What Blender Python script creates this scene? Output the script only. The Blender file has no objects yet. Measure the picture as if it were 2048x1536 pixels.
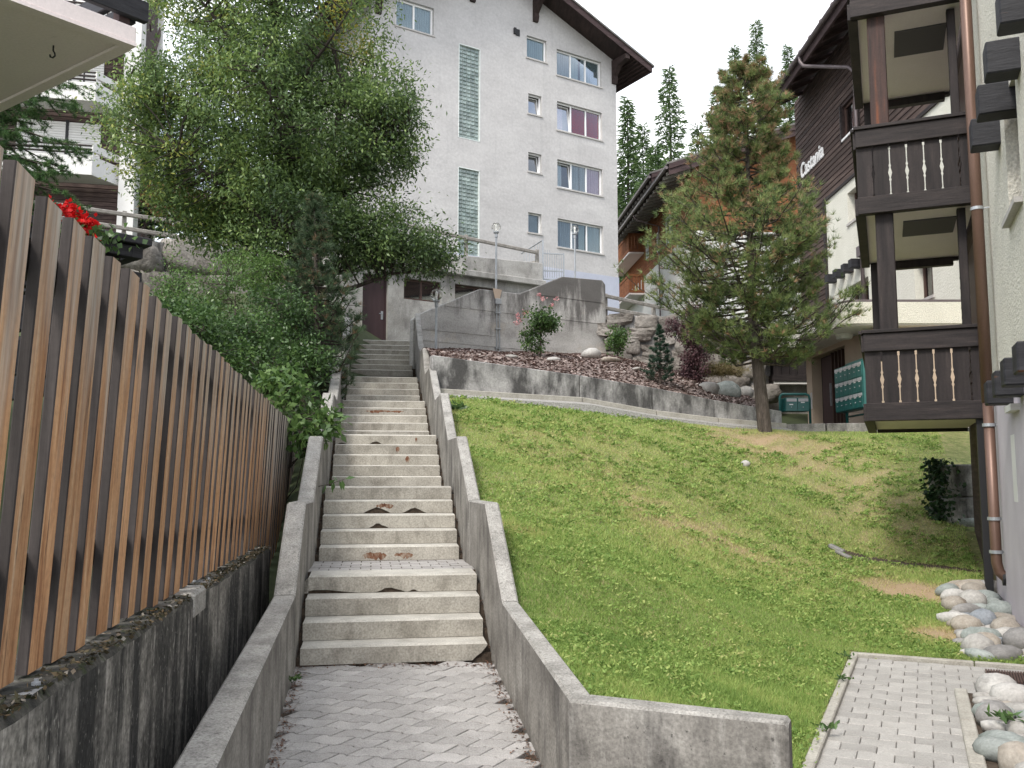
import bpy, math, random
import numpy as np
from mathutils import Vector, Matrix
random.seed(7); rng = np.random.default_rng(11)
rad = math.radians
scene = bpy.context.scene
COL = scene.collection

# ---------------------------------------------------------------- camera
CAM_Z = 1.57; FPX = 1800.0; PITCH = rad(6.03)
cam_d = bpy.data.cameras.new('camera'); cam = bpy.data.objects.new('camera', cam_d); COL.objects.link(cam)
cam.location = (0, 0, CAM_Z); cam.rotation_euler = (rad(90) + PITCH, 0, 0)
cam_d.sensor_width = 36; cam_d.lens = FPX / 2048 * 36; cam_d.clip_start = 0.05; cam_d.clip_end = 3000
scene.camera = cam

# ---------------------------------------------------------------- sky, sun, exposure
SUN_DIR = Vector((-0.34, -0.56, 0.76)).normalized()      # towards the sun
world = bpy.data.worlds.new('World'); scene.world = world; world.use_nodes = True
wn = world.node_tree.nodes; wl = world.node_tree.links
bg = wn['Background']
sky = wn.new('ShaderNodeTexSky'); sky.sky_type = 'NISHITA'; sky.sun_disc = False
sky.sun_elevation = math.asin(SUN_DIR.z); sky.sun_rotation = math.atan2(SUN_DIR.x, SUN_DIR.y)
sky.dust_density = 2.0
tc = wn.new('ShaderNodeTexCoord'); mp = wn.new('ShaderNodeMapping'); mp.inputs['Scale'].default_value = (1, 1, 1.9)
nz = wn.new('ShaderNodeTexNoise'); nz.inputs['Scale'].default_value = 2.6; nz.inputs['Detail'].default_value = 6; nz.inputs['Roughness'].default_value = 0.55
cr = wn.new('ShaderNodeValToRGB'); cr.color_ramp.elements[0].position = 0.40; cr.color_ramp.elements[1].position = 0.58
cr.color_ramp.elements[0].color = (0.16, 0.16, 0.16, 1); cr.color_ramp.elements[1].color = (1, 1, 1, 1)
mix = wn.new('ShaderNodeMix'); mix.data_type = 'RGBA'
mix.inputs['B'].default_value = (9.3, 9.5, 9.75, 1)        # bright cloud sheet
wl.new(tc.outputs['Generated'], mp.inputs[0]); wl.new(mp.outputs[0], nz.inputs['Vector']); wl.new(nz.outputs['Fac'], cr.inputs[0])
wl.new(cr.outputs['Color'], mix.inputs['Factor']); wl.new(sky.outputs[0], mix.inputs['A']); wl.new(mix.outputs['Result'], bg.inputs['Color'])
bg.inputs['Strength'].default_value = 0.11
sun_d = bpy.data.lights.new('sun', 'SUN'); sun_d.energy = 1.35; sun_d.angle = rad(14); sun_d.color = (1.0, 0.955, 0.88)
sun = bpy.data.objects.new('sun', sun_d); COL.objects.link(sun)
sun.rotation_euler = SUN_DIR.to_track_quat('Z', 'Y').to_euler()
scene.view_settings.view_transform = 'Standard'; scene.view_settings.look = 'None'
scene.view_settings.gamma = 1; scene.view_settings.use_curve_mapping = False
scene.view_settings.exposure = 1.12
scene.render.engine = 'CYCLES'
scene.cycles.max_bounces = 6; scene.cycles.diffuse_bounces = 3; scene.cycles.transparent_max_bounces = 8

# ---------------------------------------------------------------- surveying helpers (photo pixel -> place)
def ray(px, py):
    u = (px - 1024) / FPX; v = -(py - 768) / FPX
    return Vector((u, math.cos(PITCH) - math.sin(PITCH) * v, math.sin(PITCH) + math.cos(PITCH) * v))
C0 = Vector((0, 0, CAM_Z))
def atY(px, py, Y):
    r = ray(px, py); return C0 + r * (Y / r.y)
def atZ(px, py, z):
    r = ray(px, py); return C0 + r * ((z - CAM_Z) / r.z)
class Fac:
    """vertical plane through P0 running along azimuth az (0 = away from us); n = outward normal"""
    def __init__(s, P0, az, sgn=1):
        a = rad(az); s.o = Vector((P0[0], P0[1], 0)); s.t = Vector((math.sin(a), math.cos(a), 0))
        s.n = Vector((math.cos(a), -math.sin(a), 0)) * sgn
    def pt(s, u, z, d=0.0): 
        p = s.o + s.t * u + s.n * d; return Vector((p.x, p.y, z))
    def at(s, px, py, d=0.0):
        r = ray(px, py); k = (s.n.dot(s.o) + d - s.n.dot(C0)) / s.n.dot(r); p = C0 + r * k
        return (p - s.o).dot(s.t), p.z

# ---------------------------------------------------------------- objects
ORG = {}
def V(*a): return Vector(a)
def link(o, parent=None, org=None):
    COL.objects.link(o)
    if parent is not None: o.parent = parent
    return o
def tag(o, label=None, cat=None, group=None, kind=None):
    if label: o['label'] = label
    if cat: o['category'] = cat
    if group: o['group'] = group
    if kind: o['kind'] = kind
    return o
def thing(name, loc, label, cat, group=None):
    o = bpy.data.objects.new(name, None); COL.objects.link(o); o.location = loc; o.empty_display_size = 0.2
    ORG[o] = Vector(loc); return tag(o, label, cat, group)
def place(name, mesh, parent, loc, rot=(0, 0, 0), scale=(1, 1, 1)):
    """a piece that shares mesh data; loc in world"""
    o = bpy.data.objects.new(name, mesh); COL.objects.link(o)
    base = ORG[parent] if parent is not None else Vector((0, 0, 0))
    o.location = Vector(loc) - base; o.rotation_euler = rot; o.scale = scale
    if parent is not None: o.parent = parent
    ORG[o] = Vector(loc); return o
class MB:
    def __init__(s): s.v = []; s.f = []; s.m = []
    def add(s, vs, fs, m=0):
        b = len(s.v); s.v += [tuple(p) for p in vs]; s.f += [tuple(i + b for i in f) for f in fs]; s.m += [m] * len(fs)
    def hexa(s, p, m=0):
        s.add(p, [(0, 3, 2, 1), (4, 5, 6, 7), (0, 1, 5, 4), (1, 2, 6, 5), (2, 3, 7, 6), (3, 0, 4, 7)], m)
    def box(s, c, size, az=0.0, m=0):
        a = rad(az); ex = Vector((math.cos(a), -math.sin(a), 0)) * size[0] / 2; ey = Vector((math.sin(a), math.cos(a), 0)) * size[1] / 2; ez = Vector((0, 0, size[2] / 2)); c = Vector(c)
        s.hexa([c - ex - ey - ez, c + ex - ey - ez, c + ex + ey - ez, c - ex + ey - ez, c - ex - ey + ez, c + ex - ey + ez, c + ex + ey + ez, c - ex + ey + ez], m)
    def fbox(s, F, u0, u1, z0, z1, d0, d1, m=0):
        P = F.pt
        s.hexa([P(u0, z0, d0), P(u1, z0, d0), P(u1, z0, d1), P(u0, z0, d1), P(u0, z1, d0), P(u1, z1, d0), P(u1, z1, d1), P(u0, z1, d1)], m)
    def beam(s, a, b, w, h, m=0, up=V(0, 0, 1)):
        a = Vector(a); b = Vector(b); d = (b - a).normalized(); x = d.cross(up)
        if x.length < 1e-4: x = d.cross(V(0, 1, 0))
        x.normalize(); y = x.cross(d).normalized(); x *= w / 2; y *= h / 2
        s.hexa([a - x - y, a + x - y, b + x - y, b - x - y, a - x + y, a + x + y, b + x + y, b - x + y], m)
    def prism(s, poly, off, m=0):
        n = len(poly); off = Vector(off); a = [Vector(p) for p in poly]; b = [p + off for p in a]
        s.add(a + b, [tuple(range(n - 1, -1, -1)), tuple(range(n, 2 * n))] + [(i, (i + 1) % n, (i + 1) % n + n, i + n) for i in range(n)], m)
    def tube(s, pts, r, n=8, m=0, caps=True):
        pts = [Vector(p) for p in pts]; k = len(pts)
        rs = r if isinstance(r, (list, tuple)) else [r] * k
        vs = []; ref = None
        for i, p in enumerate(pts):
            d = (pts[min(i + 1, k - 1)] - pts[max(i - 1, 0)]).normalized()
            if ref is None: ref = V(1, 0, 0) if abs(d.x) < 0.8 else V(0, 1, 0)
            x = (ref - d * ref.dot(d)).normalized(); y = d.cross(x); ref = x
            for j in range(n):
                a = 2 * math.pi * j / n; vs.append(p + x * math.cos(a) * rs[i] + y * math.sin(a) * rs[i])
        fs = [(i * n + j, i * n + (j + 1) % n, (i + 1) * n + (j + 1) % n, (i + 1) * n + j) for i in range(k - 1) for j in range(n)]
        if caps: fs += [tuple(range(n - 1, -1, -1)), tuple(range((k - 1) * n, k * n))]
        s.add(vs, fs, m)
    def lathe(s, c, prof, n=16, m=0):
        c = Vector(c); vs = []; k = len(prof)
        for r, z in prof:
            for j in range(n):
                a = 2 * math.pi * j / n; vs.append(c + V(r * math.cos(a), r * math.sin(a), z))
        fs = [(i * n + j, i * n + (j + 1) % n, (i + 1) * n + (j + 1) % n, (i + 1) * n + j) for i in range(k - 1) for j in range(n)]
        fs += [tuple(range(n - 1, -1, -1)), tuple(range((k - 1) * n, k * n))]
        s.add(vs, fs, m)
    def mesh(s, name, mats, org=(0, 0, 0)):
        me = bpy.data.meshes.new(name); o = Vector(org)
        me.from_pydata([(p[0] - o.x, p[1] - o.y, p[2] - o.z) for p in s.v], [], s.f)
        for mt in (mats if isinstance(mats, (list, tuple)) else [mats]): me.materials.append(mt)
        if any(s.m): me.polygons.foreach_set('material_index', s.m)
        me.update(); return me
    def build(s, name, mats, parent=None, org=None, smooth=False, bevel=0.0, kind=None):
        base = Vector(org) if org is not None else (ORG[parent] if parent is not None else V(0, 0, 0))
        me = s.mesh(name, mats, base); o = bpy.data.objects.new(name, me); COL.objects.link(o)
        if parent is not None: o.parent = parent; o.location = base - ORG[parent]
        else: o.location = base
        ORG[o] = base
        if smooth: me.polygons.foreach_set('use_smooth', [True] * len(me.polygons))
        if bevel:
            b = o.modifiers.new('bevel', 'BEVEL'); b.width = bevel; b.segments = 1; b.limit_method = 'ANGLE'; b.angle_limit = rad(40)
        if kind: o['kind'] = kind
        return o
def np_mesh(name, verts, faces, mat, parent=None, tint=None, org=None, smooth=False):
    """fast mesh from numpy arrays; faces (n,k)"""
    base = np.array(org if org is not None else (ORG[parent] if parent is not None else (0, 0, 0)), float)
    verts = np.asarray(verts, float) - base; faces = np.asarray(faces, np.int32); k = faces.shape[1]
    me = bpy.data.meshes.new(name); me.vertices.add(len(verts)); me.vertices.foreach_set('co', verts.ravel())
    me.loops.add(faces.size); me.loops.foreach_set('vertex_index', faces.ravel())
    me.polygons.add(len(faces)); me.polygons.foreach_set('loop_start', np.arange(0, faces.size, k, dtype=np.int32))
    me.polygons.foreach_set('loop_total', np.full(len(faces), k, np.int32))
    if smooth: me.polygons.foreach_set('use_smooth', np.ones(len(faces), bool))
    me.materials.append(mat)
    if tint is not None:
        at = me.attributes.new('tint', 'FLOAT', 'POINT'); at.data.foreach_set('value', np.asarray(tint, np.float32))
    me.update(calc_edges=True); me.validate()
    o = bpy.data.objects.new(name, me); COL.objects.link(o)
    if parent is not None: o.parent = parent; o.location = Vector(base) - ORG[parent]
    else: o.location = Vector(base)
    ORG[o] = Vector(base); return o

# ---------------------------------------------------------------- materials
def nmat(name, cols, scale=(3, 3, 3), detail=6, rough=0.85, bump=0.15, bscale=40, coord='pos', rnd=0.0, streak=None, fine=0.12, spec=0.3, extra=None, nrough=0.6, dist=0.0, metal=0.0, bdist=0.01):
    """noise-ramped material. cols: [(pos, rgb)...]; streak: list of (rgb, scale3, lo, hi[, amount])"""
    m = bpy.data.materials.new(name); m.use_nodes = True; N = m.node_tree.nodes; L = m.node_tree.links
    b = N['Principled BSDF']; b.inputs['Roughness'].default_value = rough; b.inputs['Specular IOR Level'].default_value = spec; b.inputs['Metallic'].default_value = metal
    if coord == 'pos': src = N.new('ShaderNodeNewGeometry').outputs['Position']
    else: src = N.new('ShaderNodeTexCoord').outputs['Object']
    oi = N.new('ShaderNodeObjectInfo')
    if coord == 'obj':
        sc_ = N.new('ShaderNodeVectorMath'); sc_.operation = 'ADD'; mm = N.new('ShaderNodeMath'); mm.operation = 'MULTIPLY'; mm.inputs[1].default_value = 57.3
        L.new(oi.outputs['Random'], mm.inputs[0]); L.new(src, sc_.inputs[0]); L.new(mm.outputs[0], sc_.inputs[1]); src = sc_.outputs[0]
    def noise(scale3, det=detail, rg=nrough, ds=0.0):
        mpn = N.new('ShaderNodeMapping'); mpn.inputs['Scale'].default_value = scale3; L.new(src, mpn.inputs[0])
        t = N.new('ShaderNodeTexNoise'); t.inputs['Scale'].default_value = 1; t.inputs['Detail'].default_value = det; t.inputs['Roughness'].default_value = rg; t.inputs['Distortion'].default_value = ds
        L.new(mpn.outputs[0], t.inputs['Vector']); return t.outputs['Fac']
    def ramp(fac, stops):
        r = N.new('ShaderNodeValToRGB'); e = r.color_ramp.elements
        while len(e) < len(stops): e.new(0.5)
        for i, (p, c) in enumerate(stops): e[i].position = p; e[i].color = (c[0], c[1], c[2], 1)
        L.new(fac, r.inputs[0]); return r.outputs['Color']
    def mixc(fac, a, bb, mode='MIX'):
        x = N.new('ShaderNodeMix'); x.data_type = 'RGBA'; x.blend_type = mode
        for sock, val in (('Factor', fac), ('A', a), ('B', bb)):
            if isinstance(val, (int, float)): x.inputs[sock].default_value = val
            elif isinstance(val, tuple): x.inputs[sock].default_value = (val[0], val[1], val[2], 1)
            else: L.new(val, x.inputs[sock])
        return x.outputs['Result']
    if not isinstance(scale, tuple): scale = (scale, scale, scale)
    col = ramp(noise(scale, ds=dist), cols) if len(cols) > 1 else None
    if col is None:
        rgb = N.new('ShaderNodeRGB'); rgb.outputs[0].default_value = (*cols[0][1], 1); col = rgb.outputs[0]
    for st in (streak or []):
        c_, sc3, lo, hi = st[:4]; am = st[4] if len(st) > 4 else 1.0
        f = ramp(noise(sc3, 5, 0.65), [(lo, (0, 0, 0)), (hi, (am, am, am))])
        col = mixc(f, col, c_)
    if fine:
        f = noise((bscale, bscale, bscale), 3)
        g = ramp(f, [(0.3, (1 - fine,) * 3), (0.7, (1 + fine * 0.6,) * 3)]); col = mixc(1.0, col, g, 'MULTIPLY')
    if rnd:
        r_ = N.new('ShaderNodeMapRange'); r_.inputs['To Min'].default_value = 1 - rnd; r_.inputs['To Max'].default_value = 1 + rnd * 0.7; L.new(oi.outputs['Random'], r_.inputs['Value'])
        col = mixc(1.0, col, r_.outputs[0], 'MULTIPLY')
    if extra: col = extra(N, L, col, src, noise, ramp, mixc)
    L.new(col, b.inputs['Base Color'])
    if bump:
        bp = N.new('ShaderNodeBump'); bp.inputs['Strength'].default_value = bump; bp.inputs['Distance'].default_value = bdist
        L.new(noise((bscale * 0.8,) * 3 if scale[0] == scale[2] else tuple(q * 2.5 for q in scale), 5), bp.inputs['Height']); L.new(bp.outputs[0], b.inputs['Normal'])
    return m
def leaf_mat(name, stops, trans=0.35, rough=0.55, spec=0.3, rnd=0.25, patch=None):
    """foliage: colour by the 'tint' attribute, some light passes through"""
    m = bpy.data.materials.new(name); m.use_nodes = True; N = m.node_tree.nodes; L = m.node_tree.links
    b = N['Principled BSDF']; b.inputs['Roughness'].default_value = rough; b.inputs['Specular IOR Level'].default_value = spec
    a = N.new('ShaderNodeAttribute'); a.attribute_name = 'tint'
    r = N.new('ShaderNodeValToRGB'); e = r.color_ramp.elements
    while len(e) < len(stops): e.new(0.5)
    for i, (p, c) in enumerate(stops): e[i].position = p; e[i].color = (*c, 1)
    L.new(a.outputs['Fac'], r.inputs[0]); col = r.outputs['Color']
    if patch: col = patch(N, L, col)
    L.new(col, b.inputs['Base Color'])
    t = N.new('ShaderNodeBsdfTranslucent'); L.new(col, t.inputs['Color']); mx = N.new('ShaderNodeMixShader'); mx.inputs[0].default_value = trans
    L.new(b.outputs[0], mx.inputs[1]); L.new(t.outputs[0], mx.inputs[2]); L.new(mx.outputs[0], N['Material Output'].inputs['Surface'])
    return m
def glass_mat(name, tint=(0.75, 0.8, 0.82), transp=0.8, rough=0.03):
    m = bpy.data.materials.new(name); m.use_nodes = True; N = m.node_tree.nodes; L = m.node_tree.links
    g = N.new('ShaderNodeBsdfGlossy'); g.inputs['Roughness'].default_value = rough; t = N.new('ShaderNodeBsdfTransparent'); t.inputs['Color'].default_value = (*tint, 1)
    fr = N.new('ShaderNodeFresnel'); fr.inputs['IOR'].default_value = 1.45; mr = N.new('ShaderNodeMapRange'); mr.inputs['To Min'].default_value = 1 - transp; mr.inputs['To Max'].default_value = 1
    L.new(fr.outputs[0], mr.inputs['Value']); mx = N.new('ShaderNodeMixShader'); L.new(mr.outputs[0], mx.inputs[0]); L.new(t.outputs[0], mx.inputs[1]); L.new(g.outputs[0], mx.inputs[2])
    L.new(mx.outputs[0], N['Material Output'].inputs['Surface']); return m

M = {}
M['concrete'] = nmat('concrete', [(0.3, (0.17, 0.16, 0.145)), (0.55, (0.31, 0.295, 0.27)), (0.75, (0.42, 0.405, 0.375))], (1.8, 1.8, 2.6), bump=0.6, bscale=55, fine=0.34,
    streak=[((0.075, 0.07, 0.066), (3.2, 3.2, 1.1), 0.48, 0.66, 0.8), ((0.48, 0.465, 0.435), (9, 9, 1.0), 0.56, 0.70, 0.5), ((0.05, 0.047, 0.043), (34, 34, 34), 0.63, 0.69, 0.75), ((0.12, 0.115, 0.105), (2.5, 2.5, 14), 0.6, 0.7, 0.35)])
M['coping'] = nmat('coping_concrete', [(0.3, (0.26, 0.25, 0.23)), (0.6, (0.40, 0.385, 0.36)), (0.8, (0.47, 0.46, 0.43))], 5, bump=0.7, bscale=80, fine=0.35,
    streak=[((0.12, 0.115, 0.105), (30, 30, 30), 0.55, 0.68, 0.7), ((0.15, 0.145, 0.135), (3, 3, 3), 0.52, 0.68, 0.5), ((0.55, 0.54, 0.51), (45, 45, 45), 0.64, 0.70, 0.7)])
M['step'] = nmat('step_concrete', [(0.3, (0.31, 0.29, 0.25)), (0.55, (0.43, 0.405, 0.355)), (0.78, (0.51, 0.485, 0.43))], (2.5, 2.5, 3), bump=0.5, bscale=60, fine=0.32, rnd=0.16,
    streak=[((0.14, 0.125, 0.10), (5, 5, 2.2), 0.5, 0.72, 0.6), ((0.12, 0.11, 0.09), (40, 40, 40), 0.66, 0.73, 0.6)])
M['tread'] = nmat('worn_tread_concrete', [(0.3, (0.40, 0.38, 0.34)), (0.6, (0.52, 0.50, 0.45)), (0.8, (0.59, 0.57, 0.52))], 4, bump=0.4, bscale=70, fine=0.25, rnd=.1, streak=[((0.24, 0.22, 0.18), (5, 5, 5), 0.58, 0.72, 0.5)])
M['chip'] = nmat('broken_concrete', [(0.3, (0.05, 0.045, 0.04)), (0.7, (0.14, 0.12, 0.09))], 30, bump=0.8, bscale=60)
M['rust'] = nmat('rust_stain', [(0.35, (0.11, 0.045, 0.025)), (0.52, (0.20, 0.10, 0.06)), (0.66, (0.36, 0.31, 0.25))], (30, 30, 9), bump=0.3)
M['soil'] = nmat('soil', [(0.3, (0.035, 0.025, 0.018)), (0.7, (0.10, 0.075, 0.055))], 25, bump=0.8, bscale=60)
M['darkwall'] = nmat('stained_concrete', [(0.3, (0.11, 0.104, 0.095)), (0.5, (0.26, 0.245, 0.22)), (0.72, (0.46, 0.43, 0.39))], (4, 4, 2.6), bump=1.0, bscale=38, fine=0.55,
    streak=[((0.02, 0.02, 0.021), (4.5, 4.5, 0.5), 0.46, 0.60, 0.92), ((0.018, 0.018, 0.018), (2.2, 2.2, 1.7), 0.47, 0.60, 0.7), ((0.50, 0.47, 0.43), (8, 8, 1.4), 0.60, 0.67, 0.65), ((0.42, 0.40, 0.365), (45, 45, 20), 0.60, 0.66, 0.7)])
M['darktop'] = nmat('mossy_coping', [(0.3, (0.022, 0.022, 0.02)), (0.55, (0.075, 0.07, 0.06)), (0.75, (0.24, 0.225, 0.2))], 9, bump=0.9, bscale=45, fine=0.4,
    streak=[((0.04, 0.055, 0.018), (12, 12, 12), 0.56, 0.66, 0.8), ((0.45, 0.2, 0.03), (5, 5, 5), 0.695, 0.72, 0.9)])
M['oldconc'] = nmat('weathered_concrete', [(0.3, (0.30, 0.29, 0.27)), (0.55, (0.44, 0.43, 0.41)), (0.75, (0.54, 0.53, 0.51))], (1.0, 1.0, 1.6), bump=0.3, bscale=30, fine=0.2,
    streak=[((0.11, 0.105, 0.10), (1.6, 1.6, 0.55), 0.5, 0.72, 0.8), ((0.56, 0.5, 0.40), (0.8, 0.8, 1.2), 0.58, 0.75, 0.5), ((0.62, 0.61, 0.6), (5, 5, 0.6), 0.6, 0.74, 0.5)])
def top_stain(z0, z1):
    def f(N, L, col, src, noise, ramp, mixc):
        sep = N.new('ShaderNodeSeparateXYZ'); g = N.new('ShaderNodeNewGeometry'); L.new(g.outputs['Position'], sep.inputs[0])
        mr = N.new('ShaderNodeMapRange'); mr.inputs['From Min'].default_value = z0; mr.inputs['From Max'].default_value = z1; mr.inputs['To Min'].default_value = -.22; mr.inputs['To Max'].default_value = .2; L.new(sep.outputs['Z'], mr.inputs['Value'])
        a = N.new('ShaderNodeMath'); a.operation = 'ADD'; L.new(noise((2.6, 2.6, .55), 6, .7), a.inputs[0]); L.new(mr.outputs[0], a.inputs[1])
        m = ramp(a.outputs[0], [(.46, (0, 0, 0)), (.64, (.85, .85, .85))]); return mixc(m, col, (0.085, 0.08, 0.077))
    return f
M['bigconc'] = nmat('stained_wall_concrete', [(0.3, (0.31, 0.30, 0.285)), (0.5, (0.44, 0.43, 0.41)), (0.75, (0.56, 0.55, 0.53))], (1.0, 1.0, 2.2), bump=0.3, bscale=30, fine=0.22,
    streak=[((0.50, 0.43, 0.34), (0.9, 0.9, 1.4), 0.58, 0.72, 0.55), ((0.16, 0.155, 0.15), (0.7, 0.7, 5), 0.6, 0.68, 0.5), ((0.62, 0.61, 0.6), (5, 5, 0.6), 0.6, 0.74, 0.5)], extra=top_stain(5.2, 7.4))
M['lowwall'] = nmat('blotchy_concrete', [(0.3, (0.26, 0.255, 0.25)), (0.55, (0.40, 0.39, 0.38)), (0.75, (0.5, 0.49, 0.48))], (1.5, 1.5, 1.8), bump=0.3, bscale=30, fine=0.25,
    streak=[((0.055, 0.053, 0.052), (2.2, 2.2, 0.9), 0.40, 0.58, 0.92), ((0.5, 0.49, 0.48), (7, 7, 0.9), 0.6, 0.72, 0.5)])
M['gravel'] = nmat('gravel', [(0.3, (0.2, 0.19, 0.18)), (0.6, (0.42, 0.41, 0.39)), (0.75, (0.6, 0.58, 0.56))], 45, bump=0.9, bscale=60)
M['paver'] = nmat('paver_concrete', [(0.3, (0.33, 0.315, 0.30)), (0.7, (0.45, 0.43, 0.415))], 4, bump=0.5, bscale=110, fine=0.32, rnd=0.13, coord='obj')
M['paver2'] = nmat('light_paver_concrete', [(0.3, (0.335, 0.32, 0.30)), (0.7, (0.425, 0.41, 0.385))], 4, bump=0.4, bscale=110, fine=0.25, rnd=0.13, coord='obj')
M['kerb'] = nmat('kerb_concrete', [(0.3, (0.33, 0.31, 0.27)), (0.7, (0.47, 0.45, 0.40))], 6, bump=0.4, bscale=70, fine=0.25, rnd=0.1)
M['stucco'] = nmat('cream_stucco', [(0.3, (0.70, 0.67, 0.585)), (0.7, (0.79, 0.76, 0.67))], 1.2, bump=1.0, bscale=42, fine=0.26, bdist=0.03,
    streak=[((0.35, 0.34, 0.30), (6, 6, 0.35), 0.66, 0.8, 0.5)])
M['stucco_far'] = nmat('cream_render', [(0.3, (0.66, 0.65, 0.57)), (0.7, (0.73, 0.72, 0.64))], 1.2, bump=0.6, bscale=25, fine=0.06, bdist=0.03)
M['white'] = nmat('white_render', [(0.3, (0.44, 0.425, 0.418)), (0.55, (0.495, 0.48, 0.472)), (0.75, (0.54, 0.525, 0.513))], (0.5, 0.5, 0.9), bump=0.6, bscale=9, fine=0.10, bdist=0.04,
    streak=[((0.38, 0.37, 0.365), (2.4, 2.4, 0.14), 0.56, 0.76, 0.55), ((0.40, 0.39, 0.38), (0.5, 0.5, 3.0), 0.62, 0.7, 0.3)])
M['plinth'] = nmat('blue_grey_plinth', [(0.3, (0.42, 0.44, 0.52)), (0.7, (0.5, 0.52, 0.60))], 1, bump=0.2)
M['mauve'] = nmat('mauve_render', [(0.3, (0.46, 0.42, 0.46)), (0.7, (0.55, 0.51, 0.55))], 1.5, bump=0.15, bscale=60, fine=0.05)
M['beige'] = nmat('beige_render', [(0.3, (0.46, 0.36, 0.28)), (0.7, (0.54, 0.43, 0.34))], 1.2, bump=0.2, fine=0.06)
M['ceil'] = nmat('pale_ceiling', [(0.3, (0.80, 0.73, 0.72)), (0.7, (0.85, 0.79, 0.78))], 1.2, bump=0.1, fine=0.04)
M['slab'] = nmat('painted_slab', [(0.3, (0.78, 0.69, 0.68)), (0.7, (0.84, 0.75, 0.74))], 0.8, bump=0.2, fine=0.06, streak=[((0.2, 0.17, 0.15), (3, 3, 3), 0.68, 0.8, 0.7)])
M['whitepaint'] = nmat('white_paint', [(0.3, (0.64, 0.63, 0.60)), (0.7, (0.72, 0.71, 0.69))], 1.5, bump=0.1, fine=0.05, streak=[((0.5, 0.47, 0.42), (5, 5, 0.4), 0.62, 0.8, 0.5)])
M['frame'] = nmat('window_frame_white', [(0.5, (0.80, 0.80, 0.80))], bump=0, fine=0, rough=0.4)
M['dkframe'] = nmat('window_frame_brown', [(0.3, (0.06, 0.035, 0.03)), (0.7, (0.10, 0.06, 0.05))], (20, 20, 2), bump=0, fine=0, rough=0.5)
def board_weather(N, L, col, src, noise, ramp, mixc):
    tcn = N.new('ShaderNodeTexCoord'); sep = N.new('ShaderNodeSeparateXYZ'); L.new(tcn.outputs['Object'], sep.inputs[0])
    a = N.new('ShaderNodeMath'); a.operation = 'MULTIPLY_ADD'; L.new(noise((9, 9, 1.1), 4), a.inputs[0]); a.inputs[1].default_value = 2.6; L.new(sep.outputs['Z'], a.inputs[2])
    f = ramp_v = N.new('ShaderNodeMapRange'); f.inputs['From Min'].default_value = 1.95; f.inputs['From Max'].default_value = 3.0; L.new(a.outputs[0], f.inputs['Value'])
    grey = ramp(noise((30, 30, 1.2), 5), [(0.32, (0.24, 0.205, 0.18)), (0.5, (0.43, 0.385, 0.34)), (0.68, (0.58, 0.53, 0.475))])
    return mixc(f.outputs[0], col, grey)
M['fencewood'] = nmat('weathered_larch_board', [(0.28, (0.20, 0.085, 0.04)), (0.42, (0.44, 0.225, 0.11)), (0.56, (0.60, 0.35, 0.19)), (0.72, (0.70, 0.52, 0.36))], (20, 20, 0.8), coord='obj', bump=0.4, bscale=40, fine=0.14, rnd=0.2, nrough=0.65, dist=0.8,
    streak=[((0.05, 0.032, 0.025), (24, 24, 1.8), 0.60, 0.68, 0.85)], extra=board_weather)
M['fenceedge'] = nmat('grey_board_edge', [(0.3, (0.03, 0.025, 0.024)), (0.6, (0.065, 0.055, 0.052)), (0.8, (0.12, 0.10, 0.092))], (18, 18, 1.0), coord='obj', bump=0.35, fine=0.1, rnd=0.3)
M['darkwood'] = nmat('dark_stained_wood', [(0.3, (0.014, 0.011, 0.012)), (0.6, (0.032, 0.025, 0.025)), (0.8, (0.062, 0.048, 0.045))], (14, 14, 1.3), coord='obj', bump=0.3, fine=0.15, rnd=0.2, rough=0.65)
M['darkwoodh'] = nmat('dark_stained_beam', [(0.3, (0.016, 0.013, 0.014)), (0.6, (0.038, 0.030, 0.030)), (0.8, (0.075, 0.056, 0.052))], (2.2, 2.2, 22), coord='obj', bump=0.3, fine=0.15, rnd=0.2, rough=0.65)
M['postwood'] = nmat('weathered_post', [(0.3, (0.028, 0.022, 0.022)), (0.55, (0.07, 0.04, 0.035)), (0.75, (0.2, 0.07, 0.035))], (12, 12, 0.9), coord='obj', bump=0.4, fine=0.15, rough=0.7)
M['siding'] = nmat('brown_siding_board', [(0.3, (0.04, 0.027, 0.025)), (0.55, (0.08, 0.055, 0.048)), (0.75, (0.13, 0.097, 0.083))], (3, 0.9, 16), coord='obj', bump=0.3, fine=0.12, rnd=0.3)
M['soffit'] = nmat('dark_soffit', [(0.3, (0.022, 0.016, 0.015)), (0.7, (0.055, 0.036, 0.034))], (6, 1, 6), bump=0.2)
M['fascia'] = nmat('brown_fascia', [(0.3, (0.035, 0.023, 0.024)), (0.7, (0.08, 0.052, 0.052))], (1.5, 1.5, 10), bump=0.3)
M['blackwood'] = nmat('black_beam', [(0.3, (0.013, 0.013, 0.016)), (0.7, (0.034, 0.034, 0.040))], (3, 3, 20), coord='obj', bump=0.4, rough=0.6, streak=[((0.13, 0.06, 0.03), (2, 2, 12), 0.66, 0.72, 0.8)])
M['orange'] = nmat('orange_larch_cladding', [(0.3, (0.17, 0.062, 0.027)), (0.7, (0.29, 0.115, 0.052))], (2, 2, 8), bump=0.2, fine=0.1, rnd=0.15)
M['greyrail'] = nmat('grey_weathered_rail', [(0.3, (0.2, 0.185, 0.17)), (0.7, (0.36, 0.34, 0.31))], (8, 8, 8), bump=0.4, fine=0.15)
M['galv'] = nmat('galvanised_steel', [(0.3, (0.34, 0.36, 0.39)), (0.7, (0.46, 0.48, 0.50))], 12, bump=0, fine=0.05, rough=0.45, metal=0.5, spec=0.5)
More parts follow.
